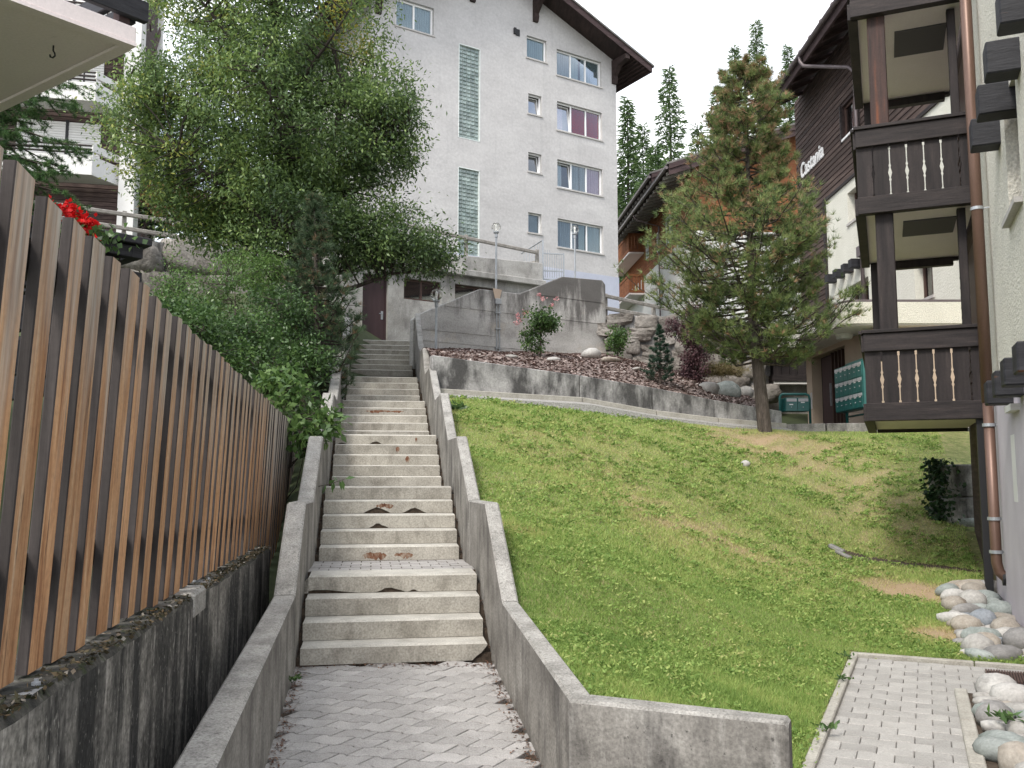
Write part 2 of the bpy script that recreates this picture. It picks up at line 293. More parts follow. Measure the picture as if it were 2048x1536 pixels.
M['copper'] = nmat('copper_pipe', [(0.3, (0.13, 0.075, 0.055)), (0.6, (0.19, 0.115, 0.088)), (0.8, (0.24, 0.17, 0.145))], (6, 6, 0.8), bump=0.05, fine=0.06, rough=0.42, metal=0.35, spec=0.5)
M['zincpipe'] = nmat('brown_zinc_pipe', [(0.3, (0.13, 0.105, 0.11)), (0.7, (0.19, 0.16, 0.165))], 3, bump=0, fine=0.05, rough=0.45, metal=0.3)
M['green'] = nmat('green_enamel', [(0.3, (0.018, 0.125, 0.115)), (0.7, (0.028, 0.155, 0.142))], 3, bump=0, fine=0.04, rough=0.35, spec=0.5)
M['silver'] = nmat('silver_plate', [(0.5, (0.55, 0.54, 0.56))], bump=0, fine=0.1, rough=0.4)
M['paper'] = nmat('paper_label', [(0.5, (0.82, 0.82, 0.80))], bump=0, fine=0)
M['black'] = nmat('black_metal', [(0.5, (0.02, 0.02, 0.022))], bump=0, fine=0, rough=0.5)
M['doorbrown'] = nmat('brown_door_paint', [(0.3, (0.055, 0.032, 0.035)), (0.7, (0.075, 0.045, 0.048))], (6, 6, 1), bump=0.05, fine=0.05, rough=0.5)
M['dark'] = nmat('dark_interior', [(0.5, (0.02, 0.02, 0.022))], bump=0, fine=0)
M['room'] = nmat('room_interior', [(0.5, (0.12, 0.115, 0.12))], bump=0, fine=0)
M['glass'] = glass_mat('window_glass', transp=0.975); M['glass'].node_tree.nodes['Map Range'].inputs['To Max'].default_value = .6
M['darkglass'] = glass_mat('dark_window_glass', (0.35, 0.38, 0.38), transp=0.8)
M['globe'] = glass_mat('lamp_globe_glass', (0.97, 0.97, 0.95), transp=0.95, rough=0.12); M['globe'].node_tree.nodes['Map Range'].inputs['To Max'].default_value = .45
M['block'] = nmat('glass_block', [(0.35, (0.19, 0.245, 0.23)), (0.65, (0.31, 0.37, 0.35))], (1.5, 1.5, 1.5), bump=0, fine=0, rough=0.08, rnd=0.3, spec=0.8)
M['mortar'] = nmat('white_mortar', [(0.5, (0.66, 0.70, 0.68))], bump=0, fine=0.05)
M['sill'] = nmat('stone_sill', [(0.3, (0.42, 0.40, 0.38)), (0.7, (0.5, 0.48, 0.46))], 5, bump=0.1)
for nme, c in (('cur_white', (0.80, 0.81, 0.82)), ('cur_red', (0.62, 0.02, 0.035)), ('cur_pink', (0.74, 0.48, 0.60)), ('cur_grey', (0.52, 0.53, 0.56)), ('cur_green', (0.54, 0.60, 0.60))):
    M[nme] = nmat(nme.replace('cur_', 'curtain_cloth_'), [(0.3, tuple(q * 0.85 for q in c)), (0.7, c)], (14, 14, 0.6), bump=0.1, fine=0)
M['bark'] = nmat('bark', [(0.3, (0.04, 0.032, 0.027)), (0.6, (0.10, 0.082, 0.068)), (0.8, (0.19, 0.16, 0.14))], (22, 22, 5), bump=0.9, bscale=40, bdist=0.02)
M['darkbark'] = nmat('dark_bark', [(0.3, (0.025, 0.021, 0.018)), (0.7, (0.075, 0.06, 0.05))], (22, 22, 5), bump=0.9, bdist=0.02)
M['mulchground'] = nmat('bark_mulch_ground', [(0.3, (0.13, 0.095, 0.085)), (0.6, (0.28, 0.22, 0.20))], 30, bump=0.9, bscale=40)
M['asphalt'] = nmat('asphalt', [(0.3, (0.045, 0.045, 0.045)), (0.7, (0.065, 0.065, 0.063))], 8, bump=0.4, bscale=90)
M['rock'] = nmat('grey_rock', [(0.3, (0.13, 0.115, 0.10)), (0.5, (0.23, 0.21, 0.19)), (0.75, (0.36, 0.34, 0.315))], 1.4, bump=1.0, bscale=11, fine=0.3, bdist=0.05, rnd=0.2, coord='obj',
    streak=[((0.12, 0.12, 0.09), (4, 4, 4), 0.58, 0.7, 0.7)])
M['roof'] = nmat('stone_roof', [(0.3, (0.10, 0.095, 0.09)), (0.7, (0.2, 0.19, 0.18))], 3, bump=0.5)
M['terrain'] = nmat('hill_ground', [(0.3, (0.03, 0.04, 0.018)), (0.6, (0.06, 0.075, 0.03)), (0.75, (0.11, 0.09, 0.055))], 0.8, bump=0.8, bscale=8)
# ================================================================ SETTING: stairs, walls, lawn, paths
def lerp(a, b, t): return a + (b - a) * t
def interp(x, pts): return float(np.interp(x, [p[0] for p in pts], [p[1] for p in pts]))
def sstep(t): t = min(1, max(0, t)); return t * t * (3 - 2 * t)
AZ = -8.8
E_ = V(math.cos(rad(AZ)), -math.sin(rad(AZ)), 0); D_ = V(math.sin(rad(AZ)), math.cos(rad(AZ)), 0)
def xR(Y): return -0.168 - 0.1548 * (Y - 7.955)          # inner faces of the two stair walls
def xL(Y): return -1.818 - 0.1548 * (Y - 7.748)
PROF = [(3.0, 0.36), (4.9, 0.41), (7.42, 0.585), (8.58, 1.35), (9.97, 1.34), (11.42, 2.11), (12.75, 2.13), (14.24, 2.93), (15.53, 2.94), (17.25, 3.72), (18.6, 3.75), (19.64, 4.44), (20.7, 4.53), (21.6, 4.75), (23.7, 5.97), (26.2, 6.1)]
def path_z(Y): return -0.076 * (7.95 - Y) if Y < 7.95 else 0.0

STEPS = []
for k0, n, Y0, dY, z0, dz in ((1, 4, 7.93, 0.272, 0.158, 0.1690), (5, 5, 10.43, 0.289, 0.812, 0.1665), (10, 5, 13.26, 0.277, 1.615, 0.1655), (15, 5, 16.14, 0.362, 2.437, 0.166), (20, 4, 19.45, 0.35, 3.384, 0.173), (24, 7, 23.15, 0.272, 4.39, 0.1715)):
    for i in range(n): STEPS.append((k0 + i, Y0 + dY * i, z0 + dz * i, i == 0, i == n - 1))
stair = thing('staircase', (-1.0, 7.93, 0), 'long flight of weathered concrete block steps climbing to the brown door', 'staircase')
CH = {4: [(0.1, 0.3, 0.03), (0.48, 0.14, 0.04), (0.62, 0.05, 0.02)], 1: [], 7: [(0.42, 0.12, 0.055)], 8: [(0.41, 0.17, 0.075), (0.70, 0.15, 0.065)], 14: [(0.40, 0.15, 0.05), (0.06, 0.1, 0.03)], 15: [(0.5, 0.06, 0.02)]}
RUST = {5: [(0.39, 0.14, 0.62), (0.60, 0.11, 0.5)], 8: [(0.47, 0.11, 0.5)], 13: [(0.61, 0.03, 0.6)], 12: [(0.70, 0.035, 0.8)], 18: [(0.44, 0.26, 0.42), (0.66, 0.12, 0.3)], 14: [(0.8, 0.018, 0.5)]}
def step_pt(Y, e, d, z):
    x = -1.005 - 0.1555 * (Y - 7.93); p = V(x, Y, 0) + E_ * e + D_ * d; return V(p.x, p.y, z)
prev_z = 0.0
for (k, Y, z, first, last) in STEPS:
    mb = MB(); zb = prev_z + 0.004 if not first else z - 0.165
    if k == 1: zb = 0.003
    W = 0.8 - random.uniform(0, 0.012); W2 = 0.8 - random.uniform(0, 0.012); t = 0.055; c = 0.017; sk = random.uniform(-0.005, 0.005)
    poly = [(-W, zb)]                                         # front slab outline with the broken-out notches
    for (fx, hw, hh) in sorted(CH.get(k, [])):
        x = -W + fx * (W + W2); rc = random.Random(int(k * 31 + fx * 100)); poly += [(x - hw, zb), (x - hw * rc.uniform(.55, .7), zb + hh * rc.uniform(.35, .6)), (x - hw * rc.uniform(.2, .4), zb + hh * rc.uniform(.7, 1)), (x + hw * rc.uniform(-.05, .1), zb + hh), (x + hw * rc.uniform(.25, .4), zb + hh * rc.uniform(.6, .9)), (x + hw * rc.uniform(.55, .75), zb + hh * rc.uniform(.2, .5))] + ([(x + hw, zb)] if x + hw < W2 else [])
    if not (k == 1): poly += [(W2, zb)]
    else: poly += [(W2 - .13, zb), (W2 - .10, zb + .03), (W2 - .05, zb + .065), (W2 - .02, zb + .10), (W2, zb + 0.125)]
    poly += [(W2, z - c), (-W, z - c)]
    mb.prism([step_pt(Y, e, 0, zz) for e, zz in poly], D_ * t)
    dep = 0.46 if last else 0.40
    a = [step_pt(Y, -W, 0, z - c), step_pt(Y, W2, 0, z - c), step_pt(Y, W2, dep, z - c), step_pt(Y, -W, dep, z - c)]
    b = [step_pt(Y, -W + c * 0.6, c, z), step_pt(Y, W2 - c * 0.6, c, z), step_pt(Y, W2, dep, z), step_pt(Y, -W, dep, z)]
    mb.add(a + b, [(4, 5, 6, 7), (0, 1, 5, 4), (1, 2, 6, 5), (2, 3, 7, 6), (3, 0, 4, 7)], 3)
    core = [step_pt(Y, e, d, zz) for zz in (zb, z - c) for e, d in ((-W + 0.01, t + 0.001), (W2 - 0.01, t + 0.001), (W2 - 0.01, dep), (-W + 0.01, dep))]
    mb.hexa(core, 1)
    for (fx, hw, amt) in RUST.get(k, []):                     # thin rust runs on the riser
        x0 = -W + fx * (W + W2); rr = random.Random(k * 7 + int(fx * 100))
        zc = lerp(zb, z, .55 if k != 5 else .35); n = 15; top = []; bot = []
        for q in range(n + 1):
            xx = lerp(x0 - hw, x0 + hw, q / n); en = math.sin(math.pi * q / n) ** .5; top.append(step_pt(Y, xx, -.0012, min(z - c - .004, zc + (z - zb) * amt * .45 * en * rr.uniform(.55, 1.0)))); bot.append(step_pt(Y, xx, -.0012, max(zb + .006, zc - (z - zb) * amt * .6 * en * rr.uniform(.15, 1.1))))
        mb.add(bot + top, [(q, q + 1, n + 2 + q, n + 1 + q) for q in range(n)], 2)
    mb.build('step', [M['step'], M['chip'], M['rust'], M['tread']], stair)
    prev_z = z if not last else z
# landings between the flights (slightly sloping slabs) and the soil bed under everything
bed = MB()
for i, (k, Y, z, first, last) in enumerate(STEPS):
    if last and i + 1 < len(STEPS):
        k2, Y2, z2, _, _ = STEPS[i + 1]; zt = z2 - 0.165
        mb = MB(); mb.hexa([step_pt(Y, -0.86, 0.44, z - 0.12), step_pt(Y, 0.86, 0.44, z - 0.12), step_pt(Y2, 0.86, 0.06, zt - 0.12), step_pt(Y2, -0.86, 0.06, zt - 0.12), step_pt(Y, -0.86, 0.44, z - 0.012), step_pt(Y, 0.86, 0.44, z - 0.012), step_pt(Y2, 0.86, 0.06, zt - 0.006), step_pt(Y2, -0.86, 0.06, zt - 0.006)])
        ld = mb.build('landing', M['soil'] if k == 4 else M['concrete'], stair)
        if k == 4:                                            # block paving on the lowest landing
            me = None; rows = 6; cols = 8
            L0 = Y + 0.455; L1 = Y2 - 0.01; dl = (L1 - L0) / rows
            for r in range(rows):
                for c_ in range(-1, cols + 1):
                    e = -0.84 + (c_ + 0.5 * (r % 2)) * 0.21
                    if e > 0.80: continue
                    f0 = (r * dl) / (L1 - L0); zz = lerp(z - 0.004, zt, f0 + 0.5 / rows)
                    if me is None:
                        q = MB(); q.box((0, 0, -0.02), (0.198, dl - 0.012, 0.05)); me = q.mesh('paver', M['paver'])
                    place('paver', me, ld, step_pt(L0 + (r + 0.5) * dl, e + 0.1, 0, zz - 0.006 + random.uniform(-.002, .002)), (math.atan2(zt - z, L1 - L0), 0, rad(-AZ)))
    if i + 1 < len(STEPS):
        k2, Y2, z2, _, _ = STEPS[i + 1]
        bed.hexa([step_pt(Y, -0.88, 0.02, z - 0.9), step_pt(Y, 0.88, 0.02, z - 0.9), step_pt(Y2, 0.88, 0.02, z2 - 0.9), step_pt(Y2, -0.88, 0.02, z2 - 0.9), step_pt(Y, -0.88, 0.02, z - 0.10), step_pt(Y, 0.88, 0.02, z - 0.10), step_pt(Y2, 0.88, 0.02, z - 0.08 if not last else z2 - 0.23), step_pt(Y2, -0.88, 0.02, z - 0.08 if not last else z2 - 0.23)])
bed.build('soil_bed', M['soil'], stair)
# top landing up to the door
mb = MB(); k, Y, z, _, _ = STEPS[-1]
mb.hexa([step_pt(Y, -1.6, 0.4, z - 0.3), step_pt(Y, 0.9, 0.4, z - 0.3), step_pt(Y, 3.6, 3.6, z - 0.3), step_pt(Y, -1.6, 3.6, z - 0.3), step_pt(Y, -1.6, 0.4, z - 0.005), step_pt(Y, 0.9, 0.4, z - 0.005), step_pt(Y, 3.6, 3.6, z + 0.06), step_pt(Y, -1.6, 3.6, z + 0.06)])
mb.build('landing', M['concrete'], stair)

def wall_panel(prof, xin, side, th, parent, mat, zoff=1.1, extra=0.0, name='wall_panel'):
    """one cast panel: prof [(Y,z)], inner face on x = xin(Y), thickness th to the outside (side +1 right / -1 left), chamfered coping as a separate face set"""
    mb = MB(); c = 0.016
    o = E_ * side
    P = []
    for (Y, z) in prof: P.append((V(xin(Y), Y, 0) + o * extra, z))
    n = len(P)
    zb = [min(z - zoff, z - zoff) for _, z in P]
    vs = []
    for (p, z), b in zip(P, zb):
        q = p + o * th
        vs += [V(p.x, p.y, b), V(p.x, p.y, z - c), V((p + o * c).x, (p + o * c).y, z), V((q - o * c).x, (q - o * c).y, z), V(q.x, q.y, z - c), V(q.x, q.y, b)]
    fs = []; fm = []
    for i in range(n - 1):
        a = i * 6; b = a + 6
        for j in range(5):
            fs.append((a + j, a + j + 1, b + j + 1, b + j)); fm.append(1 if j in (1, 2, 3) else 0)
    fs.append(tuple(range(6))); fm.append(0); fs.append(tuple(range((n - 1) * 6, n * 6))[::-1]); fm.append(0)
    if side > 0: fs = [f[::-1] for f in fs]
    b0 = len(mb.v); mb.v += [tuple(v) for v in vs]; mb.f += fs; mb.m += fm
    return mb.build(name, [mat, M['coping']], parent)
def densify(pts, n=1):
    return pts
JOINTS = [7.42, 9.97, 12.75, 15.53, 18.6, 20.7, 23.7]
PROFL = [(2.4, 0.325), (3.8, 0.402), (7.57, 0.602), (7.62, 0.625)] + PROF[3:]
def zprof(Y): return interp(Y, PROF)
def panels(start, xin, side, th, parent, joints, sh=0.0, ends=None):
    PROF = PROFL if side < 0 else globals()['PROF']
    zprof = lambda Y: interp(Y, PROF)
    ys = [start] + joints
    for i in range(len(ys) - 1):
        a, b = ys[i] + 0.004, ys[i + 1] - 0.004
        mid = [p[0] + sh for p in PROF if a + 0.1 < p[0] + sh < b - 0.1]
        pr = [(Y, zprof(Y - sh)) for Y in [a] + mid + [b]]
        wall_panel(pr, xin, side, th, parent, M['concrete'], extra=random.uniform(0, 0.012), zoff=1.0 if i else 0.95)
rwall = thing('stair_wall', (xR(7.4), 7.4, 0), 'stepped concrete parapet wall between the stairs and the lawn, with a short wing at its foot', 'wall')
panels(4.92, xR, 1, 0.135, rwall, JOINTS)
lwall = thing('stair_wall', (xL(7.4), 7.4, 0), 'stepped concrete parapet wall on the left of the stairs, beside the board fence', 'wall')
panels(2.6, xL, -1, 0.175, lwall, [7.6, 9.9, 12.75, 15.53, 18.6, 20.7, 25.6])
# wing of the right wall at its foot
mb = MB(); F = Fac((0.302, 4.915), 114.2); c = 0.016
def wingprof(u, z): return [F.pt(u, z - 1.3, 0), F.pt(u, z - c, 0), F.pt(u, z, -c), F.pt(u, z, -0.135 + c), F.pt(u, z - c, -0.135), F.pt(u, z - 1.3, -0.135)]
A = [F.pt(0, -0.9, 0), F.pt(0, 0.41 - c, 0), F.pt(0.008, 0.41, -c), V(xR(4.9) + .125, 5.02, 0.41), V(xR(4.9) + .135, 5.02, 0.41 - c), V(xR(4.9) + .135, 5.02, -0.9)]
B = wingprof(1.10, 0.413); B2 = [F.pt(1.118, -0.9, -0.016), F.pt(1.118, 0.413 - 2 * c, -0.016), F.pt(1.118, 0.413 - c, -2 * c), F.pt(1.118, 0.413 - c, -0.135 + 2 * c), F.pt(1.118, 0.413 - 2 * c, -0.12), F.pt(1.118, -0.9, -0.12)]
vs = A + B + B2; fs = []; fm = []
for s0 in (0, 6):
    for j in range(5): fs.append((s0 + j, s0 + 6 + j, s0 + 7 + j, s0 + 1 + j)); fm.append(1 if j in (1, 2, 3) else 0)
fs.append(tuple(range(12, 18))); fm.append(0)
mb.v += [tuple(v) for v in vs]; mb.f += fs; mb.m += fm
mb.build('wing_panel', [M['concrete'], M['coping']], rwall)

# ---------------------------------------------------------------- lawn height
HL = [(4, 0.22), (5, 0.3), (7.4, 0.47), (8.6, 0.95), (10, 1.24), (11.5, 1.75), (12.8, 2.02), (14.2, 2.5), (15.6, 2.83), (17, 3.16), (18, 3.3), (21, 3.6)]
HR = [(3, -0.06), (5, 0.0), (8.2, 0.03), (10.3, 0.14), (12.3, 0.3), (13.0, 0.42), (14.5, 0.95), (16.5, 1.75), (18.3, 2.38), (19.2, 2.58), (21, 2.62)]
def xkerb(Y): return 1.66 + 0.458 * (Y - 5.1)
def xwall(Y): return 1.371 + 0.404 * Y
def lawn_h(x, Y):
    xl = xR(Y) + 0.14; xr = xkerb(Y) if Y < 8.2 else lerp(xkerb(8.2), 6.2, min(1, (Y - 8.2) / 6))
    t = (x - xl) / max(0.3, xr - xl); t = min(1.0, max(0, t)); t = 0.45 * t + 0.55 * sstep(t)
    h = lerp(interp(Y, HL), interp(Y, HR), t)
    return h + 0.025 * math.sin(x * 2.1 + Y * 0.7) * math.sin(Y * 1.7 - x) * min(1, t * 3) * min(1, (1 - t) * 3)
def lawn_hv(x, Y):
    xl = xR(Y) + 0.14; xr = np.where(Y < 8.2, xkerb(Y), xkerb(8.2) + (6.2 - xkerb(8.2)) * np.minimum(1, np.maximum(0, Y - 8.2) / 6))
    t = np.clip((x - xl) / np.maximum(0.3, xr - xl), 0, 1); t = 0.45 * t + 0.55 * t * t * (3 - 2 * t)
    h = np.interp(Y, *zip(*HL)) * (1 - t) + np.interp(Y, *zip(*HR)) * t
    return h + 0.025 * np.sin(x * 2.1 + Y * 0.7) * np.sin(Y * 1.7 - x) * np.minimum(1, t * 3) * np.minimum(1, (1 - t) * 3)
def lawn_pt(px, py):
    r = ray(px, py); lo = None
    for i in range(300):
        Y = 4.5 + i * 0.06; p = C0 + r * (Y / r.y)
        if p.z < lawn_h(p.x, Y): return p
    return p
# grid of the lawn
lawn_rows = np.concatenate([np.arange(4.3, 9, 0.16), np.arange(9, 20.5, 0.2)])
vs = []; nc = 84
def in_path(x, Y):
    ux = (x - 1.66) * .4163 + (Y - 5.1) * .9092; wx = (x - 1.66) * .9092 - (Y - 5.1) * .4163
    return ux < 3.40 and wx > -.03
for Y in lawn_rows:
    xl = xR(Y) + 0.06
    if Y < 5.02: xl = 0.36 + (5.02 - Y) * 2.22
    for j in range(nc):
        x = lerp(xl, 12.5, (j / (nc - 1)) ** 1.35); vs.append((x, Y, -.25 if in_path(x, Y) else lawn_h(x, Y)))
fs = [(i * nc + j, i * nc + j + 1, (i + 1) * nc + j + 1, (i + 1) * nc + j) for i in range(len(lawn_rows) - 1) for j in range(nc - 1)]
DRY = []
for (px, py, r, a) in ((1560, 880, 1.2, 0.8), (1470, 878, 0.8, 0.5), (1830, 1185, 0.5, 1.5), (1890, 1200, 0.4, 1.3), (1885, 1270, 0.4, 1.4), (1790, 1175, 0.4, 0.9), (1250, 990, 1.6, 0.36), (1480, 1090, 1.2, 0.34), (1620, 1150, 0.8, 0.3), (1130, 880, 1.5, 0.3), (1010, 1060, 0.3, 0.7), (1640, 940, 2.0, 0.42), (1800, 1000, 1.6, 0.36), (1350, 1050, 1.0, 0.3), (1800, 1090, 1.2, .35)):
    p = lawn_pt(px, py); DRY.append((p.x, p.y, r, a))
def dryness(x, y):
    d = 0
    for (a, b, r, w) in DRY: d = d + w * np.exp(-((x - a) ** 2 + (y - b) ** 2) / (r * r))
    x = np.asarray(x); y = np.asarray(y); nn = (np.sin(x * 5.1 + 2 * np.sin(y * 3.3)) + np.sin(y * 6.7 + 2 * np.sin(x * 4.1 + 1)) + np.sin((x - y) * 11 + 3 * np.sin(x * 2.3))) / 3
    return d * (1 + .65 * nn)
gm = nmat('lawn_soil', [(0.3, (0.11, 0.14, 0.045)), (0.5, (0.20, 0.22, 0.08)), (0.7, (0.29, 0.25, 0.13))], 7, bump=0.9, bscale=30, fine=0.3)
def dry_extra(N, L, col):
    a = N.new('ShaderNodeAttribute'); a.attribute_name = 'tint'; x = N.new('ShaderNodeMix'); x.data_type = 'RGBA'; x.inputs['B'].default_value = (0.36, 0.26, 0.165, 1)
    L.new(a.outputs['Fac'], x.inputs['Factor']); L.new(col, x.inputs['A']); return x.outputs['Result']
_b = gm.node_tree.nodes['Principled BSDF']; _l = _b.inputs['Base Color'].links[0].from_socket
gm.node_tree.links.new(dry_extra(gm.node_tree.nodes, gm.node_tree.links, _l), _b.inputs['Base Color'])
vs_ = np.array(vs)
lawn = np_mesh('lawn', vs_, fs, gm, tint=np.clip(dryness(vs_[:, 0], vs_[:, 1]) * 0.75 - 0.22, 0, 0.95), smooth=True); lawn['kind'] = 'structure'

# ---------------------------------------------------------------- lower footpath with interlocking pavers
def paver_mesh(L, W, jog, slant, phase, mat, gap=0.004):
    gap = .009 if slant else gap
    ks = [0.0, 0.4, 0.5, 0.9, 1.0]
    def f(x):
        t = (x / L) % 1.0
        return jog * (0 if t < .4 else (t - .4) * 10 if t < .5 else 1 if t < .9 else (1 - t) * 10)
    x0 = phase * L
    xs = sorted({round(q, 6) for q in [x0, x0 + L] + [L * (b + n) for n in range(-1, 3) for b in (0, .4, .5, .9) if x0 < L * (b + n) < x0 + L]})
    bot = [(x, f(x)) for x in xs]; top = [(x + slant * 0, f(x) + W) for x in xs]
    top = [(x + slant, y) for (x, y) in [(x, f(x + slant) + W) for x in xs]]
    # keep top breakpoints on the same absolute grid
    xs2 = sorted({round(q, 6) for q in [x0 + slant, x0 + slant + L] + [L * (b + n) for n in range(-1, 4) for b in (0, .4, .5, .9) if x0 + slant < L * (b + n) < x0 + slant + L]})
    top = [(x, f(x) + W) for x in xs2]
    poly = bot + top[::-1]; cx = x0 + L / 2 + slant / 2; cy = W / 2 + jog / 2
    def ins(d, z):
        return [(cx + (x - cx) * (1 - 2 * d / L) , cy + (y - cy) * (1 - 2 * d / W), z) for x, y in poly]
    n = len(poly); a = ins(gap / 2, -0.05); b = ins(gap / 2, -0.004); c = ins(gap / 2 + 0.004, 0.0)
    vs = [(p[0] - cx, p[1] - cy, p[2]) for p in a + b + c]
    fs = [(i, (i + 1) % n, (i + 1) % n + n, i + n) for i in range(n)] + [(i + n, (i + 1) % n + n, (i + 1) % n + 2 * n, i + 2 * n) for i in range(n)] + [tuple(range(2 * n, 3 * n))]
    me = bpy.data.meshes.new('paver'); me.from_pydata(vs, [], fs); me.materials.append(mat); me.update(); return me, cx, cy
def pave(parent, inside, center, az, L, W, jog, slant, zfun, slope, mat, nr, ncol, shift=0.5, jit=0.002):
    a = rad(az); ex = V(math.sin(a), math.cos(a), 0); ey = V(-math.cos(a), math.sin(a), 0)
    meshes = [paver_mesh(L, W, jog, slant, ph, mat) for ph in (0.0, shift)]
    Rm = Matrix.Rotation(math.atan(slope), 4, 'X') @ Matrix.Rotation(math.atan2(ex.y, ex.x), 4, 'Z'); n = 0
    for r in range(-nr, nr):
        me, cx, cy = meshes[r % 2]
        for c_ in range(-ncol, ncol):
            p = V(*center, 0) + ex * (c_ * L + cx) + ey * (r * W + cy)
            # rows slide by the slant so joints chain
            if not inside(p.x, p.y): continue
            eul = (Matrix.Rotation(random.uniform(-.006, .006), 4, 'X') @ Matrix.Rotation(random.uniform(-.006, .006), 4, 'Y') @ Rm).to_euler()
            place('paver', me, parent, (p.x, p.y, zfun(p.y) + random.uniform(-jit, jit)), eul); n += 1
    return n
mb = MB()
mb.hexa([(-2.6, 1.5, path_z(1.5) - .35), (1.5, 1.5, path_z(1.5) - .35), (0.2, 8.0, -.35), (-2.2, 8.0, -.35), (-2.6, 1.5, path_z(1.5) - .03), (1.5, 1.5, path_z(1.5) - .03), (0.2, 8.0, -.03), (-2.2, 8.0, -.03)])
fpath = mb.build('footpath', M['soil'], org=(0, 6, -0.15)); fpath['kind'] = 'structure'
npv = pave(fpath, lambda x, y: 4.4 < y < 7.93 and xL(y) - 0.03 < x < xR(y) + 0.03, (-0.7, 6.4), 101, 0.235, 0.145, 0.022, 0.06, path_z, 0.076, M['paver'], 20, 14)
print('pavers path', npv)

# ---------------------------------------------------------------- garden path on the right
GA = 24.6; GF = Fac((1.66, 5.1), GA)      # left edge of the path
def gu(x, y): d = V(x, y, 0) - GF.o; return d.dot(GF.t), d.dot(V(GF.t.y, -GF.t.x, 0))
mb = MB(); T = GF.t; Rr = V(T.y, -T.x, 0)
def gp(u, w, z): p = GF.o + T * u + Rr * w; return V(p.x, p.y, z)
mb.hexa([gp(-2.5, 0, -.3), gp(-2.5, 2.6, -.3), gp(3.42, 2.6, -.3), gp(3.42, 0, -.3), gp(-2.5, 0, -.03), gp(-2.5, 2.6, -.03), gp(3.42, 2.6, -.03), gp(3.42, 0, -.03)])
gpath = mb.build('garden_path', M['soil'], org=(2.5, 6, 0)); gpath['kind'] = 'structure'
def g_in(x, y):
    u, w = gu(x, y); return (-1.1 < u < 3.44 and -0.09 < w < 0.86) or (2.35 < u < 3.44 and 0.03 < w < 1.95)
npv = pave(gpath, g_in, (2.3, 6.3), GA + 90, 0.2, 0.155, 0.012, 0.0, lambda y: 0.0, 0.0, M['paver2'], 22, 12)
print('pavers garden', npv)
def kerb_row(parent, pts, w, h, z, n, name='kerb_stone'):
    for i in range(n):
        a = lerp(Vector(pts[0]), Vector(pts[1]), i / n); b = lerp(Vector(pts[0]), Vector(pts[1]), (i + 1) / n); d = (b - a).normalized()
        q = MB(); q.beam(a + d * .004 + V(0, 0, z - h / 2), b - d * .004 + V(0, 0, z - h / 2), w, h); q.build(name, M['kerb'], parent, bevel=0.008)
kerb_row(gpath, (gp(-1.6, -0.035, 0), gp(3.36, -0.035, 0)), 0.065, 0.16, 0.035, 5)
kerb_row(gpath, (gp(3.425, -0.07, 0), gp(3.425, 1.9, 0)), 0.065, 0.16, 0.035, 2)
kerb_row(gpath, (gp(-1.6, 0.825, 0), gp(2.25, 0.775, 0)), 0.085, 0.16, 0.04, 4)

# ---------------------------------------------------------------- big ground sheets
def terrain_z(x, y):
    base = -1.2
    if y < 3: z = base
    else:
        zr = interp(y, [(3, -1.2), (8, -1.0), (15, -0.2), (20, 2.0), (24, 3.0), (30, 4.2), (40, 7.0), (52, 10.0), (80, 14), (150, 32), (400, 95)])
        zl = interp(y, [(3, -1.2), (9, 0.2), (14, 2.2), (19, 3.8), (23, 5.0), (25, 6.9), (33, 7.9), (45, 10.5), (80, 17), (150, 36), (400, 100)])
        zc = interp(y, [(3, -1.2), (8, -1.0), (25, 4.4), (30.5, 5.0), (31.5, 8.2), (36, 8.8), (50, 10), (80, 15), (150, 34), (400, 98)])
        z = zl if x < -6 else lerp(zl, zc, (x + 6) / 4) if x < -2 else zc if x < 2 else lerp(zc, zr, (x - 2) / 5) if x < 7 else zr
        if x < -14: z += (-14 - x) * 0.05
    return z
ys = np.concatenate([np.arange(-30, 3, 6), np.arange(3, 60, 1.0), np.geomspace(60, 900, 30)]); xs = np.concatenate([-np.geomspace(800, 32, 16), np.arange(-30, 31, 1.5), np.geomspace(32, 800, 16)])
tv = [(x, y, terrain_z(x, y) - (0.12 if y > 3 else 0)) for y in ys for x in xs]; nx = len(xs)
tf = [(i * nx + j, i * nx + j + 1, (i + 1) * nx + j + 1, (i + 1) * nx + j) for i in range(len(ys) - 1) for j in range(nx - 1)]
g = np_mesh('ground', tv, tf, M['terrain'], smooth=True); g['kind'] = 'structure'
# ground left of the stairs: a planted bank behind the fence
def bank_z(x, Y):
    d = (xL(Y) - 0.2) - x
    return interp(Y, [(1, 0.3), (9, 0.2), (11, 0.6), (12.5, 1.3), (14, 2.1), (18, 3.4), (22, 4.6), (24, 5.2), (26, 5.5)]) + min(2.0, max(0, d - 1.0) * 0.16) * min(1, max(0, (Y - 9) / 4))
vs = []; rowsY = np.arange(1.0, 25.2, 0.6); ncx = 24
for Y in rowsY:
    for j in range(ncx): x = (xL(Y) - 0.12 if Y > 9.3 else -0.931 - 0.166 * Y - 0.25) - (j / (ncx - 1)) ** 1.3 * 16; vs.append((x, Y, bank_z(x, Y) + (random.uniform(-.04, .04) if j > 1 else 0)))
fs = [(i * ncx + j + 1, i * ncx + j, (i + 1) * ncx + j, (i + 1) * ncx + j + 1) for i in range(len(rowsY) - 1) for j in range(ncx - 1)]
b0 = len(vs)
for Y in np.arange(1.5, 9.9, .6):
    zz = interp(Y, PROFL) - .85
    for x in (xL(Y) - .16, -.931 - .166 * Y + .05 if Y < 9.0 else -.931 - .166 * Y - .4): vs.append((x, Y, min(zz, .15)))
fs += [(b0 + 2 * i + 1, b0 + 2 * i, b0 + 2 * i + 2, b0 + 2 * i + 3) for i in range(13)]
